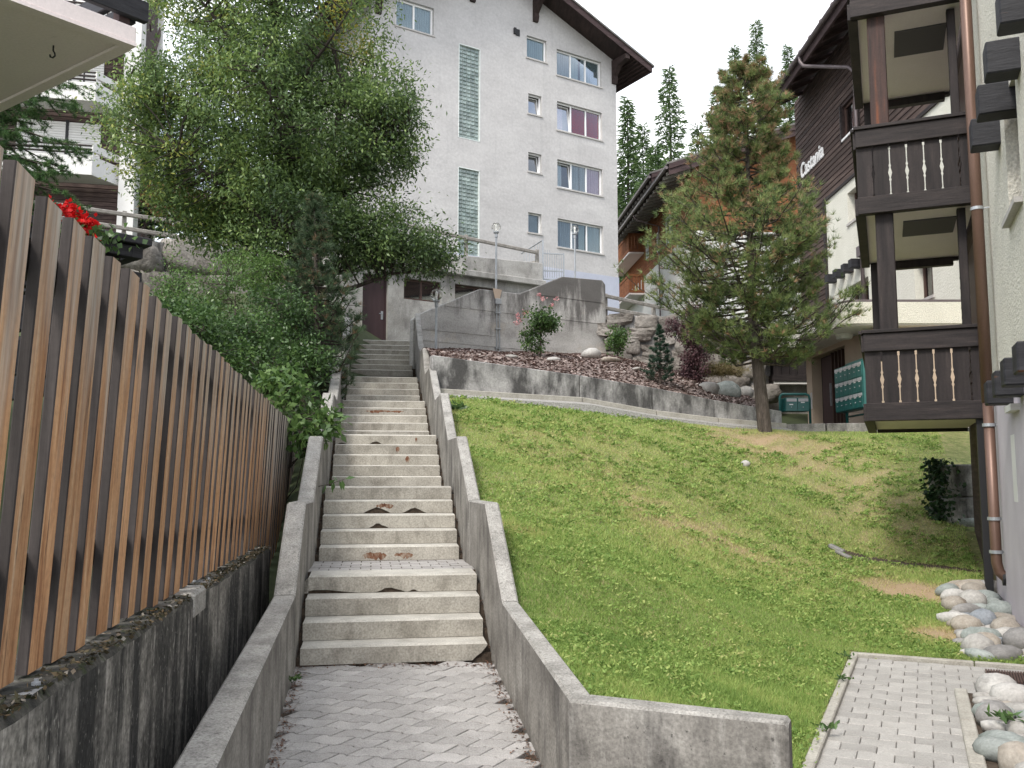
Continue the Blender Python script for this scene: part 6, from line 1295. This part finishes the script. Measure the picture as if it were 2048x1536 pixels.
lt = lambda c: .16 * np.tanh((c[:, 2] - 9.5) / 2.0) * 0 + np.where(c[:, 0] < -5.4, .12, 0) * np.clip((-5.0 - c[:, 0]), 0, 1) - np.where((c[:, 2] < 7.6) & (c[:, 0] > -5.4), .10, 0) + .55 * np.exp(-((c[:, 0] - yl[0]) ** 2 + (c[:, 2] - yl[2]) ** 2) / .35)
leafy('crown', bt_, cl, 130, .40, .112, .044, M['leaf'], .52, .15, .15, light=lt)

# ---- generic needle tree with visible boughs
def pine(root, base, top, prof, nb, mat, tuft_L, per, w=.006, start=.1, tint=lambda h, n: .4 + rng.normal(size=n) * .2, up=.35, r0=.16, sub=5, mneedle=14, bend=None, spread=.75, asym=None, bark='bark', gaps=0.0):
    """prof: [(height fraction, radius)]"""
    base = Vector(base); top = Vector(top); tp = [base, lerp(base, top, .3) + (bend or V(0, 0, 0)), lerp(base, top, .6) + (bend or V(0, 0, 0)) * .5, top]
    mb = MB(); mb.tube([base - V(0, 0, .3)] + tp, [r0 * 1.25, r0 * 1.12, r0 * .8, r0 * .45, .012], 10)
    cs, ds, ts = [], [], []
    for i in range(nb):
        h = start + (1 - start) * (i + random.random()) / nb; h = min(.995, h); q = h * 3; a = min(2, int(q)); p = lerp(tp[a], tp[a + 1], q - a)
        az = i * 2.399963 + random.uniform(-.4, .4); R_ = interp(h, prof) * random.uniform(.68, 1.12)
        if asym: R_ *= asym(az, h)
        d = V(math.cos(az), math.sin(az), 0); e = p + d * R_ + V(0, 0, up * R_ * random.uniform(.2, 1.2) - .04); m = p + d * R_ * .55 + V(0, 0, -.03 * R_)
        rb = r0 * .22 * (1 - .6 * h) + .006; mb.tube([p, m, e], [rb, rb * .65, rb * .25], 5, caps=False)
        side = V(-d.y, d.x, 0)
        for s in range(sub):
            t = random.uniform(.30, 1.0); b0 = lerp(m, e, (t - .5) * 2) if t > .5 else lerp(p, m, t * 2); ln = R_ * random.uniform(.16, .40) * (1.25 - t * .6)
            e2 = b0 + d * ln * random.uniform(.3, .9) + side * ln * random.uniform(-1, 1) + V(0, 0, ln * random.uniform(.05, .7)); mb.tube([b0, e2], [rb * .35, .004], 4, caps=False)
            n = max(1, int(per * random.uniform(.35, 1.6)))
            if random.random() < gaps: n = 1
            for k in range(n):
                u = random.uniform(.3, 1.08); j = V(random.gauss(0, 1), random.gauss(0, 1), random.gauss(0, .8)) * ln * .2; cs.append(lerp(b0, e2, u) + j); ds.append((e2 - b0).normalized() * .8 + V(0, 0, .7)); ts.append(h)
    cs = np.array([tuple(c) for c in cs]); ds = unit(np.array([tuple(c) for c in ds])); n = len(cs)
    v, f = needle_tris(cs, ds, mneedle, rng.uniform(.75, 1.2, n) * tuft_L, w, spread)
    tn = np.clip(tint(np.array(ts), n), 0, 1); tn = np.repeat(tn, mneedle * 3) + rng.normal(size=n * mneedle * 3).repeat(1) * 0
    mb.build('trunk', M[bark], root, smooth=True); np_mesh('crown', v, f, mat, root, tint=tn)
    return n
PY_ = 18.3; pb = lawn_pt(1530, 864); PY_ = pb.y
ptop = atY(1488, 128, PY_)
pt_ = thing('pine_tree', pb, 'tall pine with many browned needle clumps on the lawn edge before the timber house', 'tree')
pk = PY_ / 1810
prof = [(0.1, 1), (1, 1)]
PL = [(.1, .5), (.2, .75), (.26, 1.2), (.31, 1.75), (.41, 2.0), (.53, 2.5), (.58, 2.2), (.66, 1.35), (.8, 1.05), (.9, .8), (.97, .5), (1, .2)]; PR_ = [(.1, .8), (.2, 1.5), (.27, 1.95), (.41, 1.6), (.56, 1.5), (.68, 1.05), (.74, .86), (.8, .84), (.9, .8), (.97, .55), (1, .22)]
def pasym(az, h):
    w = .5 + .5 * math.cos(az); return (lerp(interp(h, PL), interp(h, PR_), w)) * (1 + .22 * math.sin(az * 2 + h * 23) * math.sin(h * 41))
def ptint(h, n):
    t0 = rng.random(n); brown = rng.random(n) < np.clip(.08 + .45 * (h - .4), .06, .32); t = np.where(t0 < .25, .08, .38) + rng.normal(size=n) * .16; return np.where(brown, .74 + rng.random(n) * .26, np.clip(t, 0, .62))
print('tufts', pine(pt_, pb, ptop, prof, 230, M['needle'], .145, 10, w=.0095, start=.20, tint=ptint, up=.40, r0=.135, sub=9, mneedle=15, bend=V(-.12, 0, 0), spread=.62, gaps=.16, asym=pasym))
# dark pine on the left of the stairs
q = atY(640, 770, 17.2); q.z = bank_z(q.x, q.y) - .1; tq = atY(628, 392, 17.4)
dp = thing('mountain_pine', q, 'dark bushy mountain pine in front of the broadleaf trunk beside the stair wall', 'tree')
pine(dp, q, tq, [(0, .55), (.15, .78), (.4, .72), (.6, .55), (.8, .35), (1, .08)], 120, M['needle_dark'], .13, 6, w=.008, start=.03, tint=lambda h, n: np.where(rng.random(n) < .07, .97, .4 + rng.normal(size=n) * .2), up=.7, r0=.09, sub=6, mneedle=15, spread=.6, bark='darkbark')
# young spruce on the mulch
q = bed_hit(1321, 768); tq = atY(1320, 652, q.y)
sp = thing('young_spruce', q, 'small blue-green young conifer on the mulch by the low wall', 'tree')
pine(sp, q, tq, [(0, .30), (.15, .36), (.5, .25), (.8, .12), (1, .02)], 60, M['spruce'], .075, 6, w=.006, start=.03, tint=lambda h, n: .5 + rng.normal(size=n) * .25, up=.55, r0=.03, sub=5, mneedle=12, spread=.55)
# larch spraying in behind the fence at far left
lb = V(-7.45, 11.6, bank_z(-7.45, 11.6)); la = thing('larch_tree', lb, 'soft green larch reaching in behind the fence under the pale balcony slab', 'tree')
mb = MB(); mb.tube([lb - V(0, 0, .3), lb + V(.05, 0, 3), lb + V(0, .1, 6)], [.12, .09, .03], 8); cs, ds = [], []
for i in range(64):
    z = lb.z + 1.6 + 4.6 * i / 64; az = random.uniform(-.9, .9) - .1; Ln = random.uniform(1.1, 2.15) * (1.1 - .35 * i / 64); d = V(math.cos(az), math.sin(az) * .8, 0); p = V(lb.x, lb.y, z); m = p + d * Ln * .55 + V(0, 0, .05); e = p + d * Ln + V(0, 0, -.22 * Ln * random.random() + .12)
    mb.tube([p, m, e], [.022, .014, .004], 4, caps=False)
    for s in range(15):
        t = random.uniform(.15, 1); b0 = lerp(m, e, (t - .5) * 2) if t > .5 else lerp(p, m, t * 2); e2 = b0 + (d * random.uniform(.1, .35) + V(-d.y, d.x, 0) * random.uniform(-.35, .35) + V(0, 0, random.uniform(-.3, .05))) * .8; mb.tube([b0, e2], [.006, .003], 3, caps=False)
        for k in range(15): cs.append(lerp(b0, e2, random.random())); ds.append(V(random.gauss(0, 1), random.gauss(0, 1), random.gauss(0, 1) + .2))
cs = np.array([tuple(c) for c in cs]); ds = unit(np.array([tuple(c) for c in ds])); v, f = needle_tris(cs, ds, 11, .065, .007, .9)
mb.build('trunk', M['bark'], la, smooth=True); np_mesh('crown', v, f, M['larch'], la, tint=np.repeat(np.clip(.45 + rng.normal(size=len(cs)) * .25, 0, 1), 33))

# ---- shrubs
def shrub(name, label, base, els, n, per, rad_, L, W, mat, tint0=.45, tvar=.18, nl=7, r0=.03, cat='shrub', group=None, light=None, bark='bark'):
    base = Vector(base); t = thing(name, base, label, cat, group); cl = in_ellipsoids(n, els); ctr = np.array(els[0][:3])
    skeleton([base - V(0, 0, .15), lerp(base, Vector(ctr), .4), Vector(ctr)], cl, r0, nl, .007).build('stems', M[bark], t, smooth=True)
    leafy('foliage', t, cl, per, rad_, L, W, mat, tint0, tvar, .2, part='foliage', light=light); return t
def E3(px, py, rx, ry, Y, depth=None, w=1.0): p = atY(px, py, Y); s = Y / 1810; return (p.x, p.y, p.z, rx * s, depth or (rx + ry) * .5 * s, ry * s, w)
def bankp(px, Y): x = (px - 1024) / 1800 * Y; return V(x, Y, bank_z(x, Y) if x < xL(Y) else 2.0)
shrub('rowan_shrub', 'light green rowan shrub with red berries before the rock wall', bankp(470, 17.5), [E3(470, 570, 90, 80, 17.5), E3(380, 600, 70, 60, 17.2), E3(540, 560, 50, 60, 17.6)], 120, 60, .22, .075, .028, M['leaf2'], .62, .15)
shrub('hazel_shrub', 'dense dark green shrub just above the middle of the board fence', bankp(440, 14.5), [E3(440, 690, 90, 75, 14.6), E3(520, 700, 60, 70, 14.8), E3(360, 640, 45, 45, 14.4)], 130, 70, .24, .075, .045, M['leaf2'], .32, .12)
shrub('elder_shrub', 'mid green shrub at the foot of the broadleaf trunk', bankp(560, 16.2), [E3(560, 640, 55, 80, 16.2), E3(600, 720, 55, 50, 15.9)], 90, 60, .24, .08, .04, M['leaf2'], .35, .15)
shrub('viburnum_shrub', 'bright broad-leaved shrub leaning over the fence end and the stair wall', bankp(570, 12.3), [E3(600, 800, 62, 48, 12.2), E3(560, 770, 50, 32, 12.4), E3(642, 845, 36, 42, 12.0), E3(612, 875, 24, 32, 11.8)], 105, 13, .16, .125, .062, M['leaf2'], .62, .16, nl=8)
shrub('ash_sapling', 'thin upright sapling with sparse leaves before the rock wall', bankp(345, 18.5), [E3(345, 545, 35, 75, 18.5), E3(330, 610, 30, 40, 18.5)], 45, 30, .2, .07, .03, M['leaf2'], .6, .15)
shrub('dark_bush', 'dark bush at the top left of the stairs under the pine', bankp(660, 19.5), [E3(655, 640, 42, 55, 19.5), E3(640, 700, 45, 50, 18.5)], 70, 60, .2, .06, .03, M['leaf2'], .22, .12)
shrub('bank_bush', 'low mid green bush behind the fence below the rowan', bankp(400, 12.5), [E3(400, 650, 50, 40, 12.6), E3(470, 735, 60, 45, 12.8)], 70, 55, .2, .07, .035, M['leaf2'], .42, .15)
shrub('orange_bush', 'brownish bush beyond the upper road between house and trunk', atY(400, 470, 29), [E3(395, 420, 70, 40, 29), E3(350, 405, 45, 35, 29)], 80, 60, .4, .12, .07, leaf_mat('brown_leaf', [(0, (.07, .04, .02)), (1, (.26, .13, .06))], trans=.2), .5, .25)
for (px, Y, h_, lb) in ((500, 33, 120, 'tall green bush beyond the upper road left of the outbuilding'), (330, 34, 90, 'green bush beside the corner column of the balcony house'), (640, 34, 130, 'leafy bush against the left flank of the white house')):
    b = atY(px, 470, Y); shrub('roadside_bush', lb, b, [E3(px, 440 - h_ * .3, 75, h_ * .6, Y)], 90, 70, .5, .14, .07, M['leaf2'], .35, .15)
# twig across the step
tw0 = px3(598, 968, 10.6); t = thing('twig', tw0, 'leafy twig hanging out over the steps below the shrub', 'twig'); mb = MB(); e_ = [Vector(px3(*q)) for q in ((590, 985, 10.9), (625, 975, 10.75), (660, 968, 10.6), (690, 958, 10.5))]; mb.tube(e_, [.005, .005, .004, .002], 5); mb.build('stem', M['bark'], t)
cs = []; ds = []
for i in range(13): a = lerp(e_[1], e_[3], i / 12) if i > 3 else lerp(e_[0], e_[1], i / 4 + .2); cs.append(tuple(a)); ds.append((random.uniform(-.2, .7), random.uniform(-.5, .2), -1.0 if i % 3 else .1))
v, f = leaf_quads(np.array(cs), unit(np.array(ds)), .13, .05); np_mesh('leaves', v, f, M['leaf2'], t, tint=np.full(len(v), .45))
# rose bush with pale pink flowers
q = bed_hit(1076, 716); rb = shrub('rose_bush', 'rose bush with a few pale pink blooms before the big concrete wall', q, [E3(1080, 640, 30, 30, q.y), E3(1068, 675, 22, 30, q.y), E3(1098, 648, 20, 18, q.y)], 70, 42, .13, .07, .045, M['leaf2'], .33, .15, r0=.02)
cs = []
for (px, py) in ((1036, 632), (1040, 640), (1032, 645), (1078, 590), (1086, 597), (1112, 598), (1050, 625), (1104, 610)):
    p = np.array(tuple(atY(px, py, q.y))); 
    for k in range(16): cs.append(p + rng.normal(size=3) * .028)
cs = np.array(cs); v, f = leaf_quads(cs, rand_dirs(len(cs)), .05, .045); np_mesh('blooms', v, f, M['petal_pink'], rb, tint=np.repeat(rng.random(len(cs)), 4))
q = bed_hit(1388, 772); shrub('purple_shrub', 'dark purple leaved shrub between the young conifer and the dry grass', q, [E3(1390, 715, 30, 50, q.y), E3(1375, 650, 42, 50, q.y), E3(1378, 762, 20, 25, q.y)], 130, 80, .16, .065, .04, M['purple'], .55, .25)
q = bed_hit(1240, 700); shrub('ivy_shrub', 'small green shrub in the corner of concrete wall and dry stone wall', q, [E3(1235, 680, 18, 30, q.y)], 30, 50, .14, .07, .05, M['leaf2'], .45, .2)
q = bed_hit(1440, 778); q.z += .2; gt_ = thing('dry_grass_tuft', q, 'tuft of yellowing dry grass hanging over the rocks right of the purple shrub', 'grass tuft'); n = 1500
c = np.array(tuple(q)) + np.stack([rng.normal(size=n) * .28, rng.normal(size=n) * .2, rng.random(n) * .15 + .15], 1); d = unit(np.stack([rng.normal(size=n) * .7, rng.normal(size=n) * .6 - .4, rng.uniform(.1, 1.1, n)], 1)); v, f = leaf_quads(c, d, rng.uniform(.3, .6, n), .014); v = v.reshape(n, 4, 3); v[:, 2, 2] -= .22; np_mesh('blades', v.reshape(-1, 3), f, M['drygrass'], gt_, tint=np.repeat(np.clip(rng.random(n), 0, 1), 4))
# ivy on the well ring
w0 = np.array([wr.location.x, wr.location.y]); n = 520; an = rng.normal(size=n) * .30 + math.radians(205); zz = 1.9 - rng.random(n) ** 1.1 * (1.0); r_ = .455 + rng.random(n) * .09
c = np.stack([w0[0] + np.cos(an) * r_, w0[1] + np.sin(an) * r_, zz], 1); d = unit(np.stack([np.cos(an) * .5 + rng.normal(size=n) * .5, np.sin(an) * .5 + rng.normal(size=n) * .5, -rng.random(n)], 1)); v, f = leaf_quads(c, d, .075, .065)
o = np_mesh('ivy', v, f, leaf_mat('ivy_leaf', [(0, (.012, .03, .012)), (1, (.04, .08, .03))], trans=.15), wr, tint=np.repeat(rng.random(n), 4))
# red geraniums on the terrace
gA = px3(150, 432, 7.7); ge = thing('geranium', (gA[0], gA[1], gA[2] - .3), 'bright red geraniums flowering behind the fence top', 'flowers'); cs = []
for k in range(26):
    t_ = rng.random(); px = lerp(128, 190, t_) + rng.normal() * 9; py = lerp(425, 468, t_) + rng.normal() * 10; p = np.array(px3(px, py, 7.7 + rng.normal() * .08)); cs += [p + rng.normal(size=3) * .022 for _ in range(22)]
for k in range(6): p = np.array(px3(100 + rng.normal() * 3, 425 + rng.normal() * 8, 7.7)); cs += [p + rng.normal(size=3) * .02 for _ in range(16)]
cs = np.array(cs); v, f = leaf_quads(cs, rand_dirs(len(cs)), .045, .035); np_mesh('petals', v, f, M['petal_red'], ge, tint=np.repeat(rng.random(len(cs)), 4))['kind'] = 'stuff'
n = 500; c = np.array(gA) + np.stack([rng.normal(size=n) * .2, rng.normal(size=n) * .12, -.22 + rng.normal(size=n) * .07], 1); v, f = leaf_quads(c, unit(rand_dirs(n) + np.array([0, 0, .4])), .06, .06); np_mesh('leaves', v, f, M['leaf2'], ge, tint=np.repeat(rng.random(n) * .6, 4))
mb = MB(); mb.box((gA[0] - .05, gA[1] + .05, gA[2] - .42), (.75, .2, .2), -47); mb.build('planter', M['fascia'], ge)

# ---- forest trees on the slope behind
def conifer(root, base, h, r, n_b, mat, droop=.25, per=26, L=.55, w=.05, open_=.0, tint0=.5):
    base = Vector(base); mb = MB(); mb.tube([base - V(0, 0, 1), base + V(0, 0, h * .5), base + V(0, 0, h)], [h * .011, h * .007, .02], 7); cs, ds = [], []
    for i in range(n_b):
        f_ = .12 + .88 * (i + random.random()) / n_b; z = base.z + h * f_; R_ = r * (1 - f_) ** .72 * random.uniform(.55, 1.15) + .15; az = i * 2.4 + random.uniform(-.3, .3); d = V(math.cos(az), math.sin(az), 0); p = V(base.x, base.y, z); e = p + d * R_ + V(0, 0, -droop * R_ + .1 * R_)
        mb.tube([p, e], [.035 * (1.2 - f_), .01], 3, caps=False)
        k = max(3, int(per * (R_ / r + .15)))
        t = rng.random(k) ** .7; c = np.array(tuple(p)) + t[:, None] * np.array(tuple(e - p)) + rng.normal(size=(k, 3)) * np.array([.1, .1, .07]) * R_ ** .5; cs.append(c); ds.append(np.array(tuple(d)) * .6 + rng.normal(size=(k, 3)) * np.array([.6, .6, .35]) + np.array([0, 0, -droop]))
    c = np.concatenate(cs); d = unit(np.concatenate(ds)); v, f = leaf_quads(c, d, L * rng.uniform(.6, 1.2, len(c)), w); mb.build('trunk', M['darkbark'], root); np_mesh('crown', v, f, mat, root, tint=np.repeat(np.clip(tint0 + rng.normal(size=len(c)) * .2, 0, 1), 4))
FT = [(1338, 133, 78, 520, 62, 'larch standing clear against the sky between the white house and the pine'), (1254, 196, 74, 520, 45, 'larch just right of the white house eaves'), (1285, 250, 80, 520, 55, 'shorter larch between the two clear larches'), (1512, 42, 96, 480, 62, 'tallest larch rising above the pine top'), (1575, 92, 100, 480, 40, 'thin larch beside the timber house gutter'), (1468, 95, 92, 480, 50, 'larch left of the tallest one, half behind the pine'), (1435, 175, 84, 500, 55, 'larch behind the left shoulder of the pine'), (1395, 250, 86, 500, 55, 'low larch between the clear larch and the pine'), (1545, 170, 88, 500, 45, 'larch low behind the pine and the gutter end'), (1310, 290, 66, 500, 42, 'small light larch above the orange house roof')]
for (px, py, Y, pb_, rpx, lb) in FT:
    top = atY(px, py, Y); zb_ = terrain_z(top.x, Y) - .5; h = top.z - zb_; t = thing('larch_tree', (top.x, Y, zb_), lb, 'tree', 'forest trees on the slope'); conifer(t, (top.x, Y, zb_), h, rpx * Y / 1800 * 1.15, int(h * 8), M['forest'], .22, 46, .75, .12)
# a closed wood behind them
vs_, fs_, ts_ = [], [], []; nb_ = 0
for i in range(46):
    Y = random.uniform(112, 190); x = random.uniform(.02, .36) * Y if i < 26 else random.uniform(-.62, -.2) * Y; zb_ = terrain_z(x, Y); h = random.uniform(17, 25); n = 900; f_ = rng.random(n); az = rng.random(n) * 6.28; R_ = (1 - f_) ** .75 * random.uniform(2.2, 3.2) * rng.random(n) ** .35 + .1
    c = np.stack([x + np.cos(az) * R_, Y + np.sin(az) * R_, zb_ + h * (.06 + .94 * f_) - R_ * .25], 1); d = unit(np.stack([np.cos(az), np.sin(az), -.35 + rng.normal(size=n) * .3], 1)); v, f = leaf_quads(c, d, rng.uniform(.8, 1.5, n), .5); vs_.append(v); fs_.append(f + nb_); nb_ += len(v); ts_.append(np.repeat(np.clip(.3 + rng.normal(size=n) * .15, 0, 1), 4))
o = np_mesh('far_wood', np.concatenate(vs_), np.concatenate(fs_), M['forest'], tint=np.concatenate(ts_)); o['kind'] = 'stuff'; o['label'] = 'far conifer wood closing the slope behind the houses'

# ---- grass of the lawn
GL = sorted([(p.x, p.y - .04) for p in [lawn_pt(lerp(1676, 1962, t / 12), lerp(1104, 1146, (t / 12) ** .75)) for t in range(13)]]); GX0, GX1 = GL[0][0], GL[-1][0]
def lawn_scatter(n, ymin, ymax, k):
    out = []; got = 0; ek = sorted([(p.y, p.x) for p in e1]); gx, gy = zip(*GL)
    while got < n:
        m = 120000; Y = (ymin ** (1 - k) + rng.random(m) * (ymax ** (1 - k) - ymin ** (1 - k))) ** (1 / (1 - k)); xl = np.where(Y < 5.05, .40 + (5.05 - Y) * 2.22, xR(Y) + .15)
        x = xl + rng.random(m) * 12.0; ux = (x - 1.66) * .4163 + (Y - 5.1) * .9092; wx = (x - 1.66) * .9092 - (Y - 5.1) * .4163
        ok = (x < Y * .62) & (x < xwall(Y) - .05) & (x < 11) & (Y < 19.15) & ~((ux < 3.46) & (wx > -.075))
        dx, dy = x - LOW.o.x, Y - LOW.o.y; ok &= ~((dx * LOW.n.x + dy * LOW.n.y < .36) & (dx * LOW.t.x + dy * LOW.t.y < 7.8))
        ok &= ~((x > GX0) & (x < GX1) & (np.abs(Y - np.interp(x, gx, gy)) < .10))
        ok &= ~((Y > 8.0) & (Y < 11.2) & (ux > 3.46) & (x > np.interp(Y, *zip(*ek)) + .12))
        x, Y = x[ok], Y[ok]; out.append(np.stack([x, Y, lawn_hv(x, Y)], 1)); got += len(x)
    return np.concatenate(out)[:n]
def pnoise(x, y, s):
    return (np.sin(x * 1.7 * s + 1.3 * np.sin(y * 1.1 * s)) + np.sin(y * 2.3 * s + 1.7 * np.sin(x * .9 * s + 2)) + np.sin((x + y) * 3.1 * s + 4)) / 3
gv, gf_, gt2 = [], [], []; nb_ = 0
for (n, y0, y1, k, hL, wW) in ((150000, 4.4, 9.5, 1.5, .042, .0055), (170000, 9.0, 19.2, 1.4, .05, .010)):
    c = lawn_scatter(n, y0, y1, k); x, y = c[:, 0], c[:, 1]; dr = dryness(x, y)
    lush = .5 + .5 * pnoise(x, y, .9); keep = rng.random(n) > np.clip(dr * .75 - .35, 0, .93); far = np.clip((y - 6) / 8, 0, 1)
    d = unit(np.stack([rng.normal(size=n) * .55, rng.normal(size=n) * .55, np.full(n, .9)], 1)); Lh = hL * rng.uniform(.5, 1.25, n) * (.75 + .5 * lush) * np.where(dr > .5, .75, 1)
    s = unit(np.cross(d, rand_dirs(n))); v = np.empty((n, 3, 3)); v[:, 0] = c - s * wW / 2; v[:, 1] = c + s * wW / 2; v[:, 2] = c + d * Lh[:, None]
    t = .36 + .10 * pnoise(x, y, .55) + .10 * pnoise(x, y, 2.7) + .16 * far + .36 * np.clip(dr, 0, 1.4) + rng.normal(size=n) * .13
    v, t = v[keep], np.clip(t[keep], 0, 1); m_ = len(v); gv.append(v.reshape(-1, 3)); gf_.append(np.arange(m_ * 3).reshape(m_, 3) + nb_); nb_ += m_ * 3; gt2.append(np.repeat(t, 3))
o = np_mesh('grass', np.concatenate(gv), np.concatenate(gf_), M['grass'], tint=np.concatenate(gt2)); o['kind'] = 'stuff'; o['label'] = 'short patchy lawn grass, green near the stairs and drier up the bank'
# broad leaved weeds and clover in the turf
c = lawn_scatter(9000, 4.5, 18.5, 1.2); c = c[(dryness(c[:, 0], c[:, 1]) < .75)]; lush = pnoise(c[:, 0], c[:, 1], 1.3); c = c[lush + rng.random(len(c)) * .8 > .25]; m_ = 9; n = len(c)
C2 = np.repeat(c, m_, 0) + np.stack([rng.normal(size=n * m_) * .035, rng.normal(size=n * m_) * .035, rng.random(n * m_) * .03 + .008], 1); d = unit(np.stack([rng.normal(size=n * m_), rng.normal(size=n * m_), rng.uniform(.1, .9, n * m_)], 1)); v, f = leaf_quads(C2, d, rng.uniform(.02, .046, n * m_) * np.repeat(1 + np.clip((c[:, 1] - 8) / 10, 0, .8), m_), rng.uniform(.009, .02, n * m_) * np.repeat(1 + np.clip((c[:, 1] - 8) / 10, 0, .8), m_))
o = np_mesh('lawn_weeds', v, f, M['grass'], tint=np.repeat(np.clip(np.repeat(.36 + rng.normal(size=n) * .16, m_) + rng.normal(size=n * m_) * .1, .02, .75), 4)); o['kind'] = 'stuff'; o['label'] = 'broad leaved weeds and clover scattered in the turf'
# weeds along the garden path kerb and small plants in joints
def weed(p, r, n, L, label, tint=.45):
    t = thing('weed', p, label, 'weed'); c = np.array(tuple(p)) + np.stack([rng.normal(size=n) * r, rng.normal(size=n) * r, rng.random(n) * r * .8 + .01], 1); d = unit(np.stack([rng.normal(size=n), rng.normal(size=n), rng.uniform(.2, 1, n)], 1)); v, f = leaf_quads(c, d, L * rng.uniform(.6, 1.2, n), L * .38); np_mesh('leaves', v, f, M['leaf2'], t, tint=np.repeat(np.clip(tint + rng.normal(size=n) * .15, 0, 1), 4))
    mb = MB(); 
    for k in range(3): mb.tube([Vector(p), Vector(p) + V(random.uniform(-r, r), random.uniform(-r, r), r * .9)], .003, 4)
    mb.build('stems', M['leaf2'], t)
weed(atZ(2012, 1448, .1), .05, 26, .08, 'small weed growing among the river stones at the right')
weed(atZ(1652, 1462, .04), .03, 22, .055, 'leafy weed spilling over the near path kerb'); weed(atZ(1688, 1362, .04), .03, 20, .05, 'weed spilling over the kerb near the path corner'); weed(atZ(1690, 1318, .03), .04, 24, .05, 'weed clump at the far corner of the path kerb')
weed(atZ(578, 1366, .0) + V(.02, 0, 0), .03, 18, .06, 'tiny weed in the joint at the left wall below the steps')
q = atY(912, 830, 15.2); q.z = lawn_h(xR(15.2) + .3, 15.2); q.x = xR(15.2) + .3; weed(q, .10, 60, .12, 'dark grassy weed on the lawn against the stair wall', .25)
# dead leaves along the wall feet and in the stair gaps
n = 1500; c = []
while len(c) < n:
    k = random.random()
    if k < .45:
        Y = random.uniform(5, 7.95); sd = random.random() < .5; x = (xL(Y) + abs(random.gauss(0, .05)) + .01) if sd else (xR(Y) - abs(random.gauss(0, .05)) - .01); c.append((x, Y, path_z(Y) + .008))
    elif k < .6: Y = 7.9 - abs(random.gauss(0, .05)); c.append((random.uniform(xL(Y) + .02, xR(Y) - .02), Y, path_z(Y) + .008))
    else:
        kk, Y, z, fi, la_ = random.choice(STEPS[:20]); p = step_pt(Y, random.choice((-1, 1)) * random.uniform(.803, .86), random.uniform(.0, .28), z - .07 + random.random() * .02); c.append(tuple(p))
c = np.array(c); d = unit(np.stack([rng.normal(size=n), rng.normal(size=n), rng.normal(size=n) * .25], 1)); v, f = leaf_quads(c, d, rng.uniform(.015, .045, n), rng.uniform(.006, .018, n), np.tile([0, 0, 1.0], (n, 1)))
o = np_mesh('dead_leaves', v, f, leaf_mat('dead_leaf', [(0, (.05, .025, .018)), (.6, (.14, .065, .04)), (1, (.24, .13, .07))], trans=.1), tint=np.repeat(rng.random(n), 4)); o['kind'] = 'stuff'; o['label'] = 'dead leaves gathered along the wall feet and in the stair gaps'
